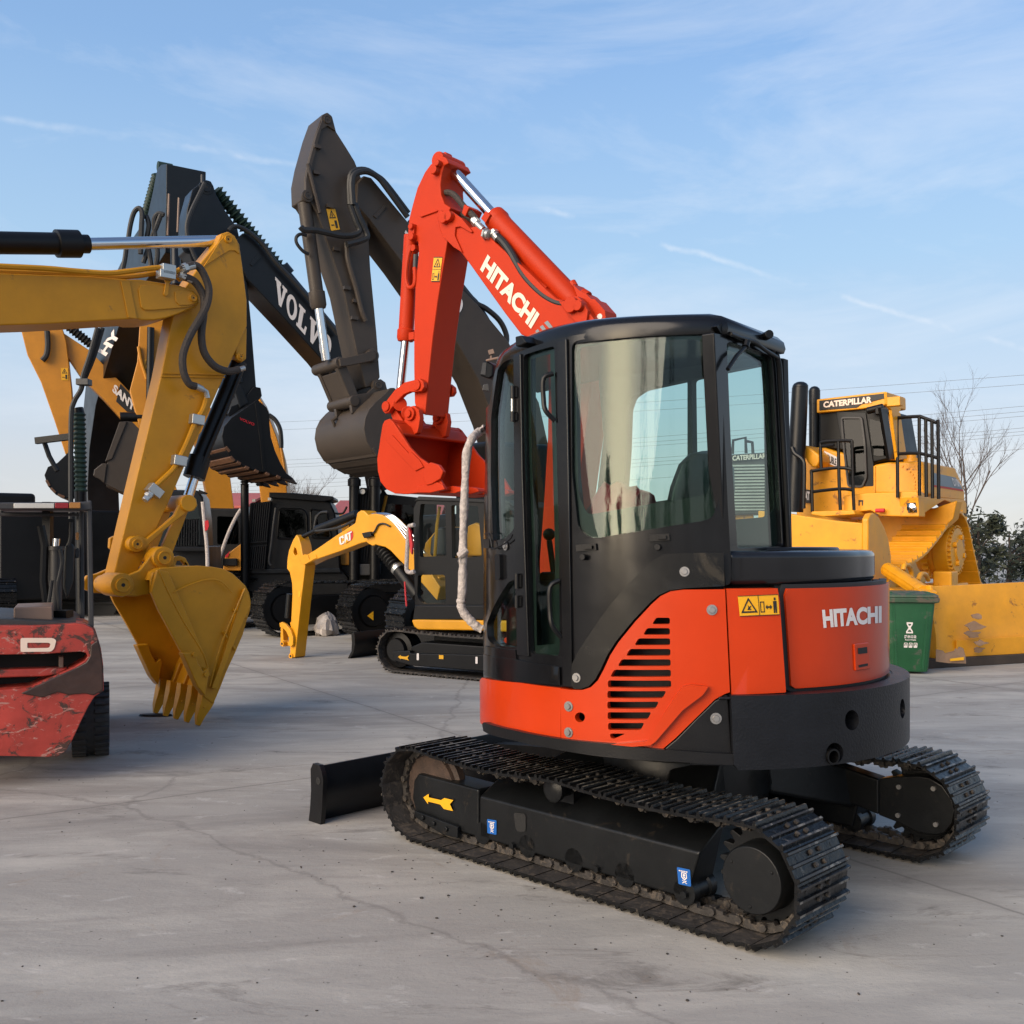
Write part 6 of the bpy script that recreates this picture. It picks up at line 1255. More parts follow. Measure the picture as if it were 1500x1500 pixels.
# ================================================================== forklift at the left edge
def forklift():
    R = thing('forklift', (-3.9, 7.0, 0), 'battered red forklift with chipped paint and overhead guard, cut by the left edge', 'forklift')
    P = Plane((-2.83, 6.75, 0), V((-.4, .917, 0))); K = M['metalgrey']
    body = [(-140, 917), (64, 917), (110, 913.5), (125, 914.5), (135, 920), (142, 931), (148, 950), (151.5, 975), (152, 1012), (139, 1020), (130, 1034), (119, 1056), (106, 1084), (95, 1102), (84, 1108), (68, 1109), (-60, 1106), (-140, 1080)]
    hole = [(-120, 961), (64, 958), (118, 954.5), (126, 956.5), (128.5, 962), (124, 968), (107, 978), (85, 988), (68, 996), (40, 1008), (-120, 1020)]
    cwt = slab('counterweight', body, P, 0, .55, M['fork'], R, .05, holes=[hole], seg=4)
    slab('scraped_band', [(30, 1016), (68, 998), (85, 990), (108, 980), (126, 970), (132, 961), (133, 945), (143, 938), (147, 951), (150.5, 976), (151, 1011), (137, 1019), (125, 1016), (100, 1018), (84, 1014), (62, 1022)], P, -.012, .02, M['forkdark'], cwt, .008)
    slab('vent_grille', [(-130, 945), (135, 945), (135, 1020), (-130, 1025)], P, .3, .05, M['inner'], cwt, 0)
    slab('vent_bar', [(-120, 984), (64, 979), (100, 979), (85, 988), (64, 991), (-120, 996)], P, .06, .12, M['fork'], cwt, .01); slab('vent_rib', [(86, 962), (93, 962), (93, 980), (86, 981)], P, .12, .08, M['tan'], cwt, .004)
    m = MB(); fill_on(m, P, -.006, [rnd([(30, 934.5), (77, 934.5), (82.5, 937.5), (79.5, 950), (75, 954.5), (30, 955)], 3), rnd([(40, 941.5), (71, 941.5), (74, 943), (72.5, 948), (70, 949), (40, 949.5)], 1.5)]); m.build('brand_lettering', M['creamw'], cwt)
    # rear wheel
    ax = V((.93, .37, 0)); c = G(134, 1113.5) + UP*.27 + V((-.4, .917, 0))*.2
    m = MB(); n = 26
    m.lathe(c-ax*.13, ax, [(0, .08), (0, .22), (.03, .25), (.06, .257), (.2, .257), (.23, .25), (.26, .22), (.26, .08)], 40)
    for k in range(n):
        t = 2*PI*k/n; rr = lambda a: (V((-ax.y, ax.x, 0))*math.cos(a)+UP*math.sin(a))
        for s in (-1, 1):
            m.box(c + ax*s*.078 + rr(t+(s > 0)*PI/n)*.262, (.032, .1, .028), rr(t+(s > 0)*PI/n).cross(ax), ax)
    wh = m.build('tyre', M['tyre'], R, .006); m = MB(); m.lathe(c-ax*.1, ax, [(0, .02), (0, .14), (.2, .14), (.2, .02)], 24); m.build('rim', M['fork'], wh)
    fa = V((-.4, .917, 0)); ra = V((.917, .4, 0)); cb = P.pt(30, 1000)
    m = MB(); m.box(cb - ra*.35 + fa*1.62 + UP*.0, (1.2, 1.9, .6), ra, fa); m.build('chassis', M['fork'], R, .06)
    for a, b in ((-1.05, .2), (-1.05, 1.75), (.0, 1.75)): m = MB(); q = c + ra*a + fa*(b-.2); m.lathe(q-ra*.13, ra, [(0, .02), (0, .14), (.02, .22), (.04, .257), (.22, .257), (.24, .22), (.26, .14), (.26, .02)], 30); m.build('tyre', M['tyre'], R)
    # floor, posts and the guard over the driver
    Z = lambda x, y, o=0: P.pt(x, y, o)
    slab('floor_plate', [(-30, 905), (110, 911), (120, 918), (-30, 922)], P, .1, 1.2, K, R, .01)
    slab('guard_post', [(127, 733), (134, 733), (135.5, 800), (137.5, 919), (129.5, 919), (128, 800)], P, .12, .08, K, R, .008)
    slab('guard_post', [(-10, 740), (-3, 740), (-3, 915), (-10, 915)], P, .12, .08, K, R, .008)
    slab('guard_post', [(117, 742), (123, 742), (124, 915), (116.5, 915)], P, 1.2, .06, K, R, .008)
    slab('guard_beam', [(-10, 736), (118, 735), (134, 734), (134.5, 747), (118, 748), (-10, 746)], P, .1, .1, K, R, .01)
    slab('guard_roof', [(-10, 738), (132, 738), (132, 743), (-10, 743)], P, .2, 1.2, K, R, .01); slab('guard_rail', [(-10, 751), (117, 752), (117, 756), (-10, 756)], P, 1.0, .06, K, R, .006)
    for q, mm in (([(20, 737), (79.5, 737), (79.5, 744.5), (20, 744.5)], 'lens'), ([(80.5, 736.5), (100.5, 736.5), (100.5, 744.5), (80.5, 744.5)], 'taill'), ([(101.5, 736), (118, 736), (118, 744.5), (101.5, 744.5)], 'amber')): slab('tail_lamp', q, P, .06, .05, M[mm], R, .004)
    slab('battery_box', [(20, 890), (77, 888), (78, 915), (20, 916)], P, .25, .5, M['tan'], R, .01)
    m = MB(); m.cyl(Z(81, 900, .9), Z(82, 805, .9), .045, n=18); m.cyl(Z(82, 806, .9), Z(82, 800, .9), .055, n=18); mc = m.build('lift_cylinder', K, R); m = MB(); m.cyl(Z(82, 800, .9), Z(83, 789, .9), .025, n=14); m.build('cylinder_rod', M['chrome'], mc)
    m = MB(); m.tube([Z(x, y, .9) for x, y in ((60, 770), (66, 800), (64, 850), (70, 900))], .03); m.box(Z(70, 850, 1.2), (.06, .06, 1.2)); m.build('mast_rail', M['black'], R)
    for pts in ([(88, 805), (91, 822), (88, 840), (84, 860), (86, 880), (89, 905)], [(76, 850), (72, 880), (66, 905)], [(104, 765), (103, 790), (99, 800)]): ptube('hydraulic_hose', pts, P, .8, .014, M['rubber'], R)
    slab('driver_seat', [(94, 800), (104, 795), (110, 800), (108, 850), (98, 880), (92, 860)], P, 1.0, .4, M['seat'], R, .03)
    slab('wing_mirror', [(109, 806), (114, 802), (117, 806), (116, 817), (110, 818)], P, 1.15, .03, K, R, .006); slab('reflector', [(111, 780), (115.5, 780), (115.5, 791), (111, 791)], P, .95, .02, M['amber'], R, .003)
    m = MB(); m.box(Z(93, 899, .5), (.09, .12, .05)); m.tube([Z(88, 902, .5), Z(89, 895, .5), Z(98, 895, .5), Z(99, 902, .5)], .008); m.build('foot_pedal', M['black'], R)
forklift()
# ================================================================== bulldozer on the right
def dozer():
    w = V((-.65, -.76, 0)); lf = V((.76, -.65, 0)); D = M['doz']; K = M['black']
    ref = at(1345, 730, 16.0); R = thing('bulldozer', (ref.x+1.0, ref.y+1.0, 0), 'big yellow bulldozer with raised drive sprocket and black railings, right of the orange excavator', 'bulldozer')
    FP = Plane(ref, -w); SP = Plane(ref, -lf)             # front face and left side face through the deck corner
    def fs(name, px, off, th, mat=D, bev=.02, par=R, **k): return slab(name, px, FP, off, th, mat, par, bev, **k)
    def ss(name, px, off, th, mat=D, bev=.015, par=R, **k): return slab(name, px, SP, off, th, mat, par, bev, **k)
    deck = fs('deck', [(1236, 726), (1270, 722), (1342, 719.5), (1345, 722), (1346.5, 757), (1330, 757), (1290, 756), (1275, 748), (1236, 752)], 0, .3)
    ss('fender', [(1345, 727), (1372, 729), (1413, 732), (1416, 737), (1416, 752), (1410, 752), (1396, 737), (1384, 733), (1372, 740), (1347, 757)], -.01, .3)
    tank = fs('fuel_tank', [(1278, 681), (1300, 677), (1345, 675), (1352, 676), (1354, 725), (1278, 724)], .45, .5, bev=.05)
    for k in range(13): m = MB(); a = FP.pt(1281.5, 684+k*3, .45); m.cyl(a, a-FP.n*.02, .018, n=6); m.build('rivet', D, tank)
    for x, y in ((1322, 683), (1328, 687), (1333, 691), (1337, 695), (1339, 700), (1340, 705), (1340, 710), (1340, 715)): m = MB(); a = FP.pt(x, y, .45); m.cyl(a, a-FP.n*.02, .018, n=6); m.build('rivet', D, tank)
    m = MB(); a = FP.pt(1335, 677, .8); m.cyl(a, a+UP*.06, .13, n=16); m.cyl(a, a+UP*.12, .08, n=16); m.build('filler_cap', D, tank)
    hood = ss('rear_hood', [(1356, 676), (1372, 680), (1399, 685), (1408, 704), (1413, 720), (1413, 733), (1345, 728)], .15, 1.2, bev=.03)
    ss('hood_stripe', [(1360, 691), (1400, 699.5), (1411, 717), (1361, 709)], .14, .02, M['grey_d'], .003, hood); ss('hood_line', [(1361, 709.5), (1411, 717.5), (1412, 719.5), (1361, 711.5)], .135, .02, M['red'], .002, hood)
    m = MB(); b = bil([(1394, 700), (1403.5, 702), (1409.5, 714), (1398, 712)]); put(m, textmesh('D10N', .03), lambda u, v: SP.pt(*b(u, v), .13)); m.build('model_lettering', M['white'], hood)
    # engine side, air cleaner, exhaust
    eng = fs('engine_hood', [(1168, 662), (1190, 655), (1206, 655), (1222, 660), (1238, 664), (1245, 690), (1245, 770), (1165, 770)], .55, 2.0, bev=.05)
    fs('lift_arm', [(1171, 655), (1176, 651), (1185, 655), (1200, 666), (1201, 676), (1196, 684), (1190, 685), (1183, 678), (1172, 660)], .1, .5, bev=.04); fs('platform', [(1188, 749), (1250, 747), (1253, 754), (1205, 757), (1188, 754)], -.3, .9)
    fs('name_plate', [(1207, 660), (1226, 669.5), (1226, 684), (1207, 677)], .53, .02, M['white'], .003, eng); m = MB(); b = bil([(1208, 663), (1225, 672), (1225, 682), (1208, 675)]); put(m, textmesh('DOUBLE', .02), lambda u, v: FP.pt(*b(u, v), .52)); m.build('plate_lettering', M['ink'], eng)
    fs('emblem_plate', [(1177, 716), (1186.5, 718), (1187, 737), (1177, 736)], .5, .03, M['ink'], .003, eng); m = MB(); b = bil([(1175, 719), (1186, 720), (1186.5, 733), (1175, 732)]); put(m, textmesh('CAT', .05), lambda u, v: FP.pt(*b(u, v), .49)); m.build('brand_lettering', M['white'], eng)
    m = MB(); m.cyl(FP.pt(1163, 750, -.1), FP.pt(1172, 568, -.1), .155, .135, n=24); m.ball(FP.pt(1172.3, 567, -.1), .135, 14, (1, 1, .7)); m.tube([FP.pt(x, y, -.3) for x, y in ((1160, 655), (1164, 664), (1176, 674), (1178, 690), (1177, 745))], .035, 8, 4)
    m.build('lift_cylinder', M['navy'], R)
    m = MB(); m.cyl(FP.pt(1193, 658, .7), FP.pt(1193, 590, .7), .095, n=20); m.cyl(FP.pt(1193, 592, .7), FP.pt(1193, 572, .7), .1, n=20); m.ball(FP.pt(1193, 573, .7), .1, 12, (1, 1, .9)); m.build('exhaust_stack', M['navy'], R)
    # cab and its roll-over frame
    cab = fs('cab', [(1200, 600), (1222, 596), (1268, 598), (1290, 597), (1303, 672), (1278, 678), (1278, 724), (1243, 724), (1238, 660), (1200, 655)], .6, 1.5, K, .03)
    fs('door', [(1224, 602), (1268, 604), (1279, 678), (1280, 722), (1245, 723), (1238, 680)], .57, .04, M['navy'], .01, cab); panel('door_window', rnd([(1233, 612), (1262, 612), (1267, 650), (1269, 700), (1263, 713), (1243, 712), (1237, 660)], 4), FP, .56, M['dglass'], cab)
    q = rnd([(1233, 612), (1262, 612), (1267, 650), (1269, 700), (1263, 713), (1243, 712), (1237, 660)], 4); m = MB(); m.tube([FP.pt(*a, .55) for a in q+q[:1]], .025, 5); m.build('door_frame', M['metalgrey'], cab)
    panel('side_window', [(1273, 614), (1291, 617), (1299, 668), (1279, 667)], FP, .58, M['dglass'], cab)
    ss('cab_side', [(1290, 597), (1300, 600), (1311, 672), (1303, 674)], .55, .05, K, .005, cab)
    rops = fs('roof_beam', [(1196, 585), (1230, 581), (1296, 573.5), (1299, 575), (1299.5, 593), (1262, 599), (1196, 605)], .5, .9, D, .02)
    fs('sign_board', [(1200, 587), (1297, 576), (1297, 583), (1262, 592), (1255, 597), (1200, 601)], .485, .02, M['ink'], .003, rops)
    m = MB(); b = bil([(1206, 588.5), (1277, 580.5), (1277, 590), (1206, 597.5)]); put(m, textmesh('CATERPILLAR', .045), lambda u, v: FP.pt(*b(u, v), .475)); m.build('brand_lettering', M['creamw'], rops)
    ss('roof_end', [(1299, 574), (1319, 581), (1321, 590), (1320, 601), (1316, 605), (1307, 602), (1300, 592)], .3, .05, D, .012, rops); m = MB(); a = SP.pt(1311, 588.5, .08); m.box(a, (.2, .14, .14), lf); m.build('roof_lamp', D, rops, .01)
    fs('roof_post', [(1292, 596), (1306, 598), (1316, 673), (1301, 674)], .5, .2, D, .02, rops); ss('roof_post_side', [(1306, 600), (1319, 604), (1329, 672), (1315, 674)], .3, .05, D, .012, rops)
    m = MB(); m.box(FP.pt(1296, 602, .35), (.28, .15, .12), lf); m.cyl(FP.pt(1270, 602, .4), FP.pt(1294, 596, .4), .06); m.build('cab_lamp', K, cab, .02)
    # front grille deck bits
    slab('headlamp', [(1327.5, 737), (1341, 736), (1343, 750.5), (1330, 751)], FP, -.02, .05, M['ink'], R, .006)
    m = MB(); a = FP.pt(1335.5, 744, -.02); m.lathe(a, -FP.n, [(0, .02), (0, .075), (.03, .07), (.045, .03), (.048, .001)], 20); m.build('headlamp_lens', M['chrome'], R)
    m = MB(); a = FP.pt(1283, 748, -.1); m.cyl(a, a+lf*.14, .035, n=10); m.build('red_cap', M['red'], R); m = MB(); fill_on(m, FP, -.006, [[(1257.5, 732.5), (1264.5, 732.5), (1264, 740.5), (1257.5, 740.5)], [(1259.5, 735), (1262.5, 735), (1262.5, 740.5), (1259.5, 740.5)]]); m.build('step_decal', M['ink'], R)
    # railings
    def rail(name, runs, off, r=.028, pl=FP):
        m = MB(); [m.tube([pl.pt(*a, off) for a in run], r, 8, 3 if len(run) > 2 else 0) for run in runs]; return m.build(name, K, R)
    rail('front_railing', [[(1203, 687), (1202, 655), (1204, 648), (1225, 646), (1245, 646), (1248, 651), (1249, 700), (1251, 748)], [(1228, 646), (1229, 700), (1231, 747)], [(1190, 750), (1189, 695), (1191, 690), (1228, 685), (1249, 688)], [(1190, 720.5), (1230, 716), (1250, 718)], [(1203, 654), (1222, 652)]], -.15)
    rail('side_railing', [[(1315, 729), (1314.5, 660), (1314, 617), (1318, 612), (1345, 610), (1350, 611), (1371, 619), (1374, 624), (1375, 731)], [(1314.5, 665), (1346, 664), (1374, 671)], [(1346.5, 611), (1347, 726)], [(1356, 614), (1357, 728)], [(1365, 617), (1366, 730)]], -.05)
    # blade
    bl = fs('blade', [(1110, 748), (1156, 752.5), (1228, 763), (1240, 764), (1272, 767), (1272, 960), (1110, 968)], -2.2, .16, D, .02)
    sp2 = Plane(FP.pt(1272, 850, -2.2), -lf)
    m = MB(); m.prism([sp2.pt(*a, -.02) for a in ((1272, 760), (1276, 752), (1281, 751), (1288, 757), (1296, 772), (1302, 790), (1306, 815), (1306, 860), (1305, 900), (1302, 935), (1297, 960), (1276, 972), (1271, 900))], -lf*-.1 if False else sp2.n*.1); m.build('blade_end', D, bl, .03, 3)
    m = MB(); m.box(FP.pt(1262, 860, -1.6), (3.4, .35, .4), (w*-1).normalized()); m.build('push_arm', D, R, .04)
    # track with the raised sprocket at its top rear corner
    TP = Plane(SP.p, SP.n); px = cr([(1302, 852), (1319, 834), (1349, 817), (1366, 800), (1385, 775), (1397, 754), (1404, 749), (1412, 754), (1419, 771), (1425, 800), (1434, 840), (1441, 880), (1436, 905), (1410, 915), (1360, 912), (1320, 900), (1300, 880), (1297, 864)], 6, True)
    pts = [TP.pt(a.x, a.y, -.1) for a in [V((q[0], q[1])) for q in px]]
    # resample into shoes
    S = [0]
    for a, b in zip(pts, pts[1:]+pts[:1]): S.append(S[-1]+(b-a).length)
    tot = S[-1]; n = round(tot/.24); cen = sum(pts, V())/len(pts); m = MB()
    def g(s):
        s %= tot; i = max(k for k in range(len(pts)) if S[k] <= s); a, b = pts[i], pts[(i+1) % len(pts)]; return a+(b-a)*((s-S[i])/max(S[i+1]-S[i], 1e-9))
    for k in range(n):
        A, B = g(k*tot/n), g((k+1)*tot/n); X = (B-A).normalized(); O = X.cross(lf); c = (A+B)/2
        if O.dot(c-cen) < 0: O = -O
        L_ = (B-A).length
        m.prism([c+X*a*L_+O*h for a, h in ((-.54, -.03), (-.54, .01), (-.36, .01), (-.3, .07), (-.18, .07), (-.12, .012), (.5, .025), (.56, .0), (.56, -.02))], -lf*.72)
    tr = m.build('track', D, R, .006, ang=25)
    a = TP.pt(1405, 806, -.1)
    m = MB(); m.lathe(a-lf*.62, lf, [(0, .1), (0, .38), (.15, .42), (.3, .42), (.32, .44), (.55, .435), (.56, .38), (.6, .38), (.61, .2), (.64, .19), (.64, .01)], 40)
    for k in range(30): t = 2*PI*k/30; q = a + (w*math.cos(t)+UP*math.sin(t))*.41; m.cyl(q-lf*.08, q-lf*.02, .025, n=6)
    for k in range(4): t = .4+PI/2*k; q = a + (w*math.cos(t)+UP*math.sin(t))*.24; m.cyl(q-lf*.03, q+lf*.04, .05, n=8)
    m.build('final_drive', D, tr, .01)
    m = MB(); nt_ = 25; rg = []
    for k in range(nt_*4): rr = (.5, .5, .42, .42)[k % 4]; t = 2*PI*k/(nt_*4); rg.append(a-lf*.5+(w*math.cos(t)+UP*math.sin(t))*rr)
    m.prism(rg, lf*.1); m.build('sprocket', D, tr, .008)
    b = TP.pt(1340, 845, -.1); m = MB(); m.lathe(b-lf*.5, lf, [(0, .05), (0, .26), (.3, .26), (.3, .22), (.35, .2), (.35, .01)], 28); m.build('idler', D, tr, .01)
    m = MB(); m.box(TP.pt(1375, 872, .1), (1.6, .5, .4), w, lf); m.box(TP.pt(1385, 850, -.15), (.35, .3, .3), w, lf); m.build('roller_frame', D, tr, .03)
    m = MB(); m.box(ref-w*2.4-lf*1.9+UP*-.9, (3.0, 1.5, 1.2), w, lf); m.build('main_case', D, R, .05); fs('under_deck', [(1286, 752), (1346, 752), (1402, 733), (1396, 760), (1352, 800), (1300, 805), (1284, 790)], 1.1, .3, D, .02)
    for pts_ in ([(1323, 835), (1325, 828), (1331, 829), (1335, 838), (1335, 848)], [(1345, 850), (1349, 841), (1356, 842), (1360, 850)]): m = MB(); m.tube([TP.pt(x, y, -.4) for x, y in pts_], .035, 8, 3); m.build('step_loop', D, R)
    # far track
    gtrack(R, ref+V((-1.2, 3.6, -ref.z))-w*1.2, w, 4.2, 1.3, .6, D, .24)
    # ---- the loose blade with its push frame in front
    R2 = thing('dozer_blade', (5.9, 13.1, 0), 'yellow dozer blade standing loose on timber behind the green bin, patched with torn cardboard', 'dozer blade')
    a0 = at(1358, 861, 13.0); dr = V((.93, .37, 0)); bk = V((-.37, .93, 0))
    prof = [(.06, 1.03), (.03, .9), (.0, .72), (.0, .55), (-.03, .42), (-.06, .25), (-.07, .12), (-.03, .12), (.05, .3), (.1, .6), (.1, 1.03)]
    m = MB(); base = V((a0.x, a0.y, 0)); m.loft([[base+dr*t+bk*y+UP*z*(1+.02*t) for y, z in prof] for t in (.1, .7, 1.4, 2.6)]); b2 = m.build('blade_plate', M['doz'], R2, .012)
    m = MB(); m.prism([base+dr*.1+bk*y+UP*z for y, z in ((.12, 1.05), (.0, 1.05), (-.02, .9), (-.04, .7), (-.1, .4), (-.12, .1), (.12, .1))], dr*-.05); m.build('blade_end', D, b2, .01)
    m = MB(); m.prism([base+dr*t+bk*-.075+UP*z for t, z in ((.4, .12), (2.6, .12), (2.6, .36), (.4, .34))], -bk*.02); m.build('cutting_edge', D, b2, .006)
    m = MB(); m.tube([at(1300, 834, 14.3), at(1352, 868, 13.1)], .1, 14); m.box(at(1330, 853, 13.6), (1.4, .2, .12), (at(1352, 868, 13.1)-at(1300, 834, 14.3))); m.build('push_frame', D, R2, .01)
    m = MB(); m.prism([at(*q, 14.2) for q in ((1304, 862), (1325, 862), (1350, 880), (1330, 905), (1304, 905))], V((.1, .4, 0))); m.build('frame_gusset', D, R2, .02)
    m = MB(); m.box(base+dr*1.3+UP*.06, (3.4, .3, .12), dr); tag(m.build('timber_beam', M['wood'], None, .01), 'dark timber beam lying under the loose yellow blade behind the bin', 'timber')
    r = random.Random(4)
    def card(pts, y, lab, nm='cardboard_sheet', th=.02):
        m = MB(); P3 = []
        P3 = [at(px_, py_, y)+V((0, r.uniform(-.03, .03), 0)) for px_, py_ in pts]; m.prism(P3, V((.01, th, 0))); return tag(m.build(nm, M['card'], None, .004), lab, 'cardboard')
    cb = card([(1370, 951), (1380, 953), (1384, 957), (1396, 953), (1399, 948.5), (1401, 952), (1406, 947.5), (1412, 950), (1415, 961), (1414.5, 972), (1390, 971.5), (1370, 969)], 12.55, 'torn cardboard sheet with yellow tape leaning on the loose blade beside the bin wheel')
    m = MB(); m.prism([at(*q, 12.5) for q in ((1392, 965), (1412, 962.5), (1412, 967), (1392, 968.5))], V((0, .01, 0))); m.build('packing_tape', M['syel'], cb)
    for k, (x, y, s) in enumerate(((1432, 903, 7), (1427, 918, 11), (1425, 930, 9), (1436, 942, 8), (1434, 952, 7))):
        pts = [(x+s*math.cos(t)*r.uniform(.6, 1.5)*1.2, y+s*.6*math.sin(t)*r.uniform(.6, 1.3)) for t in [2*PI*j/9 for j in range(9)]]
        o = card(pts, 13.0, 'torn brown cardboard scrap stuck to the face of the loose yellow blade', 'cardboard_scrap', .04); o['group'] = 'cardboard scraps stuck to the loose blade'
    # ---- grille of a second bulldozer, seen through the cab glass of the orange excavator
    R3 = thing('bulldozer', (3.9, 19.5, 0), 'bulldozer nose with lettered grey radiator grille, seen through the rear glass of the orange cab', 'bulldozer')
    P = Plane((3.9, 19.0), V((.2, .98, 0))); nz = slab('radiator_grille', [(1070, 668), (1122, 664), (1122, 752), (1070, 755)], P, .05, 1.2, M['metalgrey'], R3, .03)
    fs_ = slab('sign_board', [(1070, 666), (1124, 662.5), (1124, 672.5), (1070, 677)], P, 0, .1, M['ink'], R3, .01)
    m = MB(); b = bil([(1073, 667.5), (1122, 664), (1122, 671.5), (1073, 675)]); put(m, textmesh('CATERPILLAR', .03), lambda u, v: P.pt(*b(u, v), -.01)); m.build('brand_lettering', M['white'], fs_)
    m = MB(); [m.box(P.pt(1096, 682+k*4.6, .03), (.62, .03, .03), (.98, -.2, 0)) for k in range(15)]; m.build('grille_bars', M['zinc'], nz)
    m = MB(); m.tube([P.pt(x, y, .1) for x, y in ((1073, 665), (1074, 645), (1092, 641), (1093, 664))], .03, 8); m.tube([P.pt(x, y, .1) for x, y in ((1092, 646), (1102, 648), (1103, 664))], .03, 8); m.build('nose_railing', K, R3)
    for s in (-1, 1): gtrack(R3, V((3.9+s*1.0, 21, 0)), (.2, .98), 3.6, 1.1, .55, D, .24)
    m = MB(); m.box((4.0, 20.3, 1.5), (1.6, 2.2, 1.3), (.98, -.2, 0)); m.build('engine_body', D, R3, .05)
dozer()
# ================================================================== bin, rubbish, trees, buildings, wires
def wheelie_bin():
    b0 = G(1339, 988); R = thing('wheelie_bin', (b0.x, b0.y+.25, 0), 'green wheeled waste bin with white recycling marks standing right of the orange excavator', 'bin')
    c = V((b0.x+.0, b0.y+.28, 0)); X = V((.985, -.17, 0)); Y = V((.17, .985, 0))
    def ring(z, w, d, r=.05, n=4):
        q = rnd([(-w, -d), (w, -d), (w, d), (-w, d)], r, n); return [c + X*a + Y*b + UP*z for a, b in q]
    m = MB(); m.loft([ring(.03, .215, .24), ring(.05, .225, .25), ring(.5, .255, .29), ring(.88, .285, .325), ring(.9, .285, .325)]); b = m.build('body', M['bin'], R, 0, ang=40)
    m = MB(); m.loft([ring(.87, .3, .335, .03), ring(.88, .325, .36, .03), ring(.93, .33, .365, .03), ring(.94, .31, .345, .03)]); m.build('rim', M['binrim'], R, .006)
    m = MB(); m.loft([ring(.94, .32, .36, .04), ring(.965, .318, .355, .05), ring(.985, .29, .32, .06), ring(.99, .2, .22, .06), ring(1.0, .18, .2, .06), ring(1.0, .05, .06, .02)]); m.build('lid', M['binrim'], R, .004)
    for s in (-1, 1): m = MB(); m.box(c+X*s*.22-Y*.1+UP*.985, (.05, .3, .03), X, Y); m.build('lid_rib', M['bin'], R, .008)
    m = MB(); m.cyl(c+X*-.2+Y*.4+UP*.93, c+X*.2+Y*.4+UP*.93, .016); m.build('handle', M['bin'], R)
    for s in (-1, 1): m = MB(); q = c+X*s*.28+Y*.2+UP*.1; m.lathe(q-X*.03, X, [(0, .02), (0, .07), (.01, .1), (.05, .1), (.06, .07), (.06, .02)], 22); m.build('wheel', M['tyre'], R)
    for s in (-1, 1): m = MB(); m.loft([[c+X*(s*w_+dx)+Y*-(d_+.008)+UP*z for dx in (-.012, .012)]+[c+X*(s*w_+dx)+Y*-(d_-.02)+UP*z for dx in (.02, -.02)] for z, w_, d_ in ((.06, .15, .25), (.86, .2, .32))]); m.build('body_rib', M['bin'], R)
    # front panel marks, on the leaning front face
    def f(u, v, k=.004):                                   # u across, v height in metres
        t = (v-.05)/.83; dd = .25+(.325-.25)*t; return c + X*u - Y*(dd+k) + UP*v
    m = MB(); mk = lambda polys, k=.005: m.tri2(polys, lambda q, o: f(q[0], q[1], k))
    x0, y0, s = -.045, .5, .135
    hour = [(0, 1), (.9, 1), (.9, .84), (.6, .5), (.95, .16), (.95, 0), (-.05, 0), (-.05, .16), (.3, .5), (0, .84)]
    holes = [[(.2, .86), (.7, .86), (.47, .6), (.43, .6)], [(.43, .4), (.47, .4), (.76, .13), (.14, .13)]]
    mk([[(x0+a*.08, y0+b_*s) for a, b_ in hour]]+[[(x0+a*.08, y0+b_*s) for a, b_ in h] for h in holes]); mk([[(x0+a*.08, y0+b_*s) for a, b_ in ((.38, .7), (.52, .7), (.5, .3), (.4, .3))]], .006)
    cj, en = textmesh('\u53a8\u4f59\u5783\u573e', .02), textmesh('Food Waste', .02)
    put(m, cj, lambda u, v: f(-.068+.14*u, .44+.04*v, .005)); put(m, en, lambda u, v: f(-.058+.125*u, .412+.019*v, .005))
    for k in range(3):
        xa = -.072+k*.056; mk([rnd([(xa, .325), (xa+.042, .325), (xa+.044, .385), (xa+.002, .385)], .008), rnd([(xa+.006, .345), (xa+.036, .345), (xa+.037, .378), (xa+.008, .378)], .006)]); mk([[(xa+.01, .35), (xa+.02, .37), (xa+.026, .358), (xa+.034, .374), (xa+.03, .348)]], .006)
    m.build('recycling_marks', M['white'], b)
wheelie_bin()
def rubbish():
    # crumpled bag by the crawler track
    r = random.Random(8); c = G(474, 933); m = MB(); rings = []
    for z, s in ((.0, .55), (.06, .68), (.2, .7), (.36, .62), (.5, .5), (.62, .34), (.7, .18)):
        rings.append([c + V((s*.3*math.cos(t)*r.uniform(.8, 1.2), s*.35*math.sin(t)*r.uniform(.8, 1.2)+.3, z*.55+r.uniform(-.03, .03))) for t in [2*PI*k/22 for k in range(22)]])
    m.loft(rings); tag(m.build('rubbish_bag', M['bag'], None, ang=20), 'crumpled pale rubbish bag lying on the concrete beside the left crawler track', 'bag')
    # foam wrapped handrail of the orange cab, a part of it
    R = [o for o in COL.objects if o.name == 'compact_excavator'][0]
    y = 5.3; m = MB(); pts = [(711, 628), (700, 634), (690, 645), (684, 664), (681.5, 700), (680, 740), (678.5, 780), (678, 830), (677, 870), (675, 884), (679, 897), (689, 909), (699, 918), (707, 922)]
    rr = random.Random(2); P = cr([at(a, b, y+(.12 if b < 640 else 0)) for a, b in pts], 5)
    wob = [rr.uniform(.019, .026) for _ in range(len(P)+2)]
    m.tube(P, lambda t: wob[int(t*(len(P)-1))], 12); h = m.build('wrapped_handrail', M['wrap'], R)
    m = MB(); q = [at(678.5, 812, y-.02), at(675, 815, y-.03), at(670, 824, y-.04), at(671, 818, y-.04)]; m.prism([q[0], q[1], q[2], q[3]], V((0, .01, 0))); m.tube([at(683, 806, y-.02), at(678, 810, y-.03), at(673, 814, y-.02)], .02, 8); m.build('wrap_end', M['wrap'], h)
    # a rag under the bucket teeth, leaves
    m = MB(); c = G(228, 1049); m.loft([[c+V((.16*math.cos(t)*s, .05*math.sin(t)*s, z+.004)) for t in [2*PI*k/12 for k in range(12)]] for z, s in ((0, 1), (.015, .9), (.02, .4))]); tag(m.build('oily_rag', M['black'], None), 'flat dark rag under the far tooth of the mustard bucket', 'rag')
rubbish()
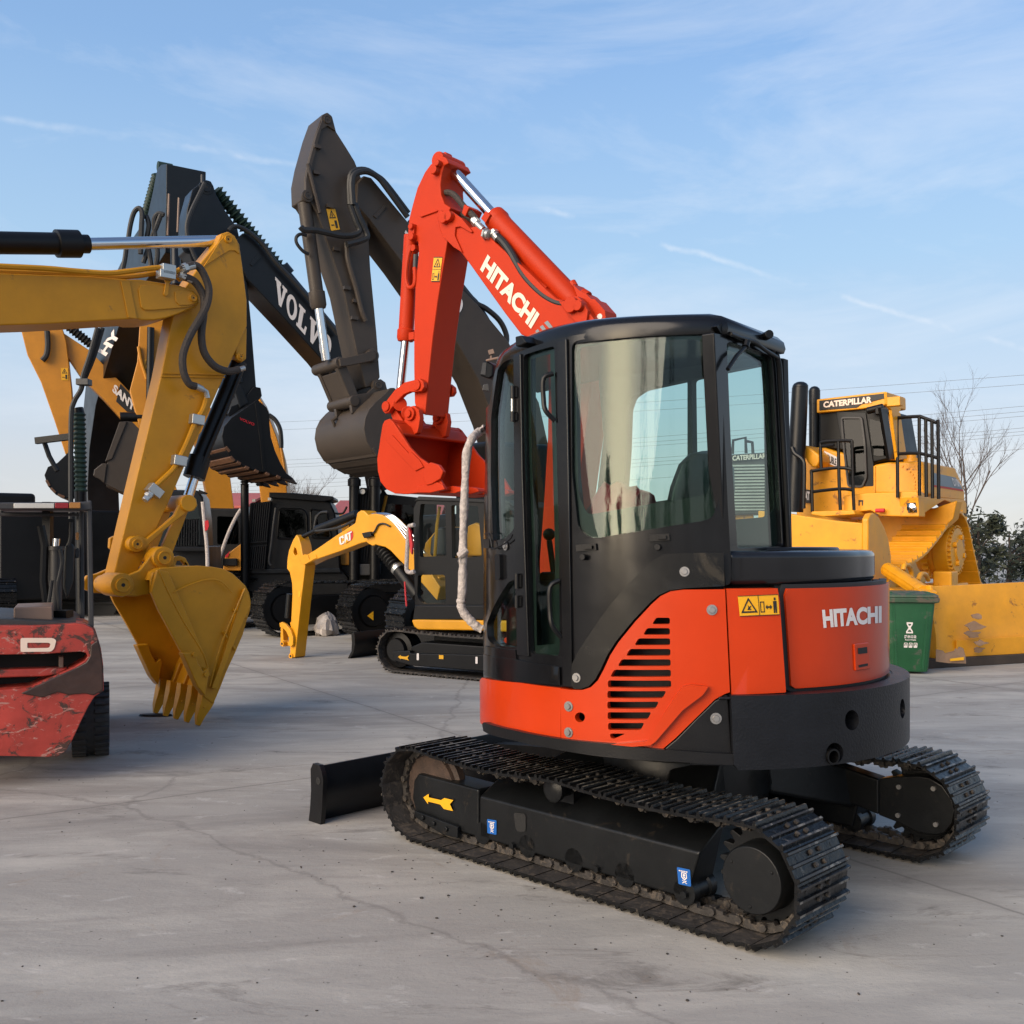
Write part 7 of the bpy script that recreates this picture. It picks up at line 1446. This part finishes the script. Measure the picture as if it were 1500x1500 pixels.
def bare_tree(name, x, y, h, label, seed, stems=4, group=None, spread=.22, base_r=.09, levels=4):
    r = random.Random(seed); R = thing(name, (x, y, 0), label, 'tree', group); tm, bmh = MB(), MB()
    def grow(p, d, L_, rad, lv, m):
        pts = [p]; q = V(p); dd = V(d)
        for k in range(4):
            dd = (dd + V((r.gauss(0, .1), r.gauss(0, .1), .05))).normalized(); q = q + dd*L_/4; pts.append(q)
        m.tube(pts, lambda t: rad*(1-.55*t), 6 if lv < 2 else 4)
        if lv >= levels: return
        for k in range(3 if lv < 2 else 4):
            t = r.uniform(.35, 1); i = min(int(t*4), 3); b = pts[i]+(pts[i+1]-pts[i])*(t*4-i)
            nd = (dd + V((r.gauss(0, .42), r.gauss(0, .42), r.uniform(0, .3)))).normalized(); grow(b, nd, L_*r.uniform(.45, .7), rad*.5, lv+1, bmh)
    tm.tube([(x, y, 0), (x, y, h*.16), (x+.03, y, h*.26)], lambda t: base_r*(1.2-.4*t), 8)
    for k in range(stems):
        a = 2*PI*k/stems+r.uniform(-.4, .4); grow(V((x+.02, y, h*(.2+.05*r.random()))), V((math.cos(a)*spread, math.sin(a)*spread, 1)).normalized(), h*r.uniform(.42, .55), base_r*.6, 0, tm)
    tm.build('trunk', M['bark'], R); bmh.build('crown', M['bark'], R); return R
def leafy(name, x, y, h, w, label, seed, n=900, ls=.12, mat='leaf', group=None):
    r = random.Random(seed); R = thing(name, (x, y, 0), label, 'tree' if 'tree' in name else 'bush', group); m = MB(); m.tube([(x, y, 0), (x+.05, y, h*.5), (x, y, h*.9)], lambda t: .12*(1-.8*t), 7)
    cl = [(V((x+r.uniform(-w, w)*.7, y+r.uniform(-w, w)*.5, h*r.uniform(.2, .92))), r.uniform(.25, .55)*w) for _ in range(16)]
    for c, s in cl[:9]: m.tube([(x, y, c.z*.6), c], lambda t: .04*(1-.7*t), 5)
    m.build('trunk', M['bark'], R); f = MB()
    for k in range(n):
        c, s = r.choice(cl); d = V((r.gauss(0, 1), r.gauss(0, 1), r.gauss(0, 1))).normalized()*s*r.uniform(.3, 1.05); q = c+d; a = V((r.gauss(0, 1), r.gauss(0, 1), r.gauss(0, 1))).normalized(); b = a.orthogonal().normalized(); L_ = ls*r.uniform(.6, 1.4)
        f.poly([q-a*L_, q+b*L_*.4, q+a*L_, q-b*L_*.4])
    f.build('crown', M[mat], R, flip=False); return R
def background():
    A = lambda px, y: (px-750)/1480*y
    bare_tree('bare_tree', A(1411, 40), 40, 6.9, 'bare tree with reddish stems rising behind the tail of the bulldozer', 11, 5, None, .2, .065)
    bare_tree('bare_tree', A(1385, 46), 46, 6.2, 'thin bare tree seen through the black side railing of the bulldozer', 21, 4, None, .2, .05)
    leafy('evergreen_bush', A(1432, 38), 38, 2.7, 1.3, 'dark evergreen bush behind the raised sprocket of the bulldozer', 5, 1500, .13)
    for k, (px, y, h) in enumerate(((1478, 41, 2.3), (1520, 43, 1.9))): leafy('evergreen_bush', A(px, y), y, h, 1.6, 'dark evergreen bush in the row at the right edge, beyond the loose blade', 70+k, 1300, .13, 'leaf', 'evergreen bushes at the right edge')
    for k, (px, y, h) in enumerate(((432, 60, 4.9), (447, 62, 5.6), (458, 60, 4.8), (424, 64, 5.6))): bare_tree('bare_tree', A(px, y), y, h, 'small leafless tree of the row behind the black cab with roof guard', 40+k, 4, 'leafless trees behind the black cab', .25, .08)
    for k, (px, y, h) in enumerate(((335, 66, 4.6), (343, 68, 4.2), (313, 70, 4.0))): bare_tree('bare_tree', A(px, y), y, h, 'small leafless tree standing behind the red roof left of the dark bucket', 60+k, 3, 'leafless trees behind the red roof', .25, .07)
    leafy('evergreen_tree', A(486, 45), 45, 3.2, 1.1, 'dull green palm like tree behind the cab with roof guard, beside a red roof', 9, 1000, .2, 'palm')
    # low sheds with red sheet roofs at the back of the yard
    def shed(px0, px1, pyt, pyb, y, lab):
        x0, x1 = A(px0, y), A(px1, y); z1 = 1.6+(795-pyt)/1480*y; z0 = 1.6+(795-pyb)/1480*y
        R = thing('shed', ((x0+x1)/2, y, 0), lab, 'building'); m = MB(); m.box(((x0+x1)/2, y+4, z0/2), (x1-x0, 8, z0)); m.build('wall', M['bwall'], R)
        m = MB(); m.loft([[V((x, y-.3, z0)), V((x, y+4, z1+.8)), V((x, y+8.3, z0)), V((x, y+8.3, z0-.12)), V((x, y+4, z1+.66)), V((x, y-.3, z0-.12))] for x in (x0-.3, x1+.3)]); m.build('roof', M['roof'], R)
        m = MB(); m.box(((x0+x1)/2, y-.02, z0-.35), (x1-x0+.4, .12, .6)); m.build('fascia', M['roof'], R, .02)
        for k in range(max(2, int((x1-x0)/2.5))): m = MB(); m.box((x0+1.2+2.5*k, y-.01, z0-1.5), (1.2, .1, .9)); w = m.build('window', M['dglass'], R)
    shed(489, 640, 748, 752, 62, 'low shed with red sheet roof beside the palm like tree in the background')
    shed(262, 356, 738, 741, 56, 'low shed with red sheet roof behind the two black cabs left of the yellow boom')
    # power lines
    k = 0
    for (y0, y1, sag) in ((585, 548, 5), (596, 562, 5), (642, 592, 6), (648, 600, 6), (652, 607, 6), (672, 624, 6), (678, 629, 6), (684, 634, 6), (700, 655, 6)):
        m = MB(); Y0 = 95; p0, p1 = at(230, y0+40, 140), at(1620, y1-8, 85); pts = []
        for j in range(13): t = j/12; q = p0+(p1-p0)*t; pts.append(q - UP*sag*.12*4*t*(1-t))
        m.tube(pts, .016, 4); tag(m.build('power_line', M['metalgrey'], None), 'thin overhead power line sagging across the pale sky behind the machines', 'power line', 'overhead power lines')

def behind_viewer():
    # the side of the yard behind the photographer, seen only mirrored in glass and paint
    def polar(az, d): a = math.radians(az); return d*math.sin(a), d*math.cos(a)
    for k, (az, d, h) in enumerate(((211.5, 105, 44), (204, 150, 46), (196, 120, 42))):
        x, y = polar(az, d); R = thing('power_pylon', (x, y, 0), ('tall steel lattice pylon of the line behind the photographer', 'second steel lattice pylon further along the line behind the photographer', 'third steel lattice pylon at the far end of the line behind the photographer')[k], 'pylon', 'lattice pylons behind the photographer')
        m = MB(); w = lambda z: 3.4*(1-z/h*.86)
        c4 = lambda z: [V((x+a*w(z), y+b*w(z), z)) for a, b in ((-1, -1), (1, -1), (1, 1), (-1, 1))]
        for q0, q1 in zip(c4(0), c4(h)): m.tube([q0, q1], .16, 4)
        for j in range(14):
            z0, z1 = h*j/14, h*(j+1)/14; A, B = c4(z0), c4(z1)
            for i in range(4): m.tube([A[i], B[(i+1) % 4]], .09, 3); m.tube([A[(i+1) % 4], B[i]], .09, 3)
        for z in (h*.7, h*.82, h*.94):
            for s in (-1, 1): m.tube([V((x, y, z)), V((x+s*7*(1.3-z/h), y, z-.3))], .14, 4); m.tube([V((x, y, z+1.2)), V((x+s*7*(1.3-z/h), y, z-.3))], .1, 4)
        m.build('lattice', M['metalgrey'], R)
    for k, (az, d, h) in enumerate(((236, 34, 5.2), (228, 38, 4.0), (217, 36, 4.6), (208, 40, 5.0), (199, 36, 4.2), (188, 38, 5.4), (176, 35, 4.8), (164, 38, 5.2), (152, 36, 4.4))):
        x, y = polar(az, d); leafy('evergreen_tree', x, y, h, h*.36, 'dark evergreen tree in the row behind the photographer', 90+k, 500, .26, 'leaf', 'evergreen trees behind the photographer')
background()
behind_viewer()
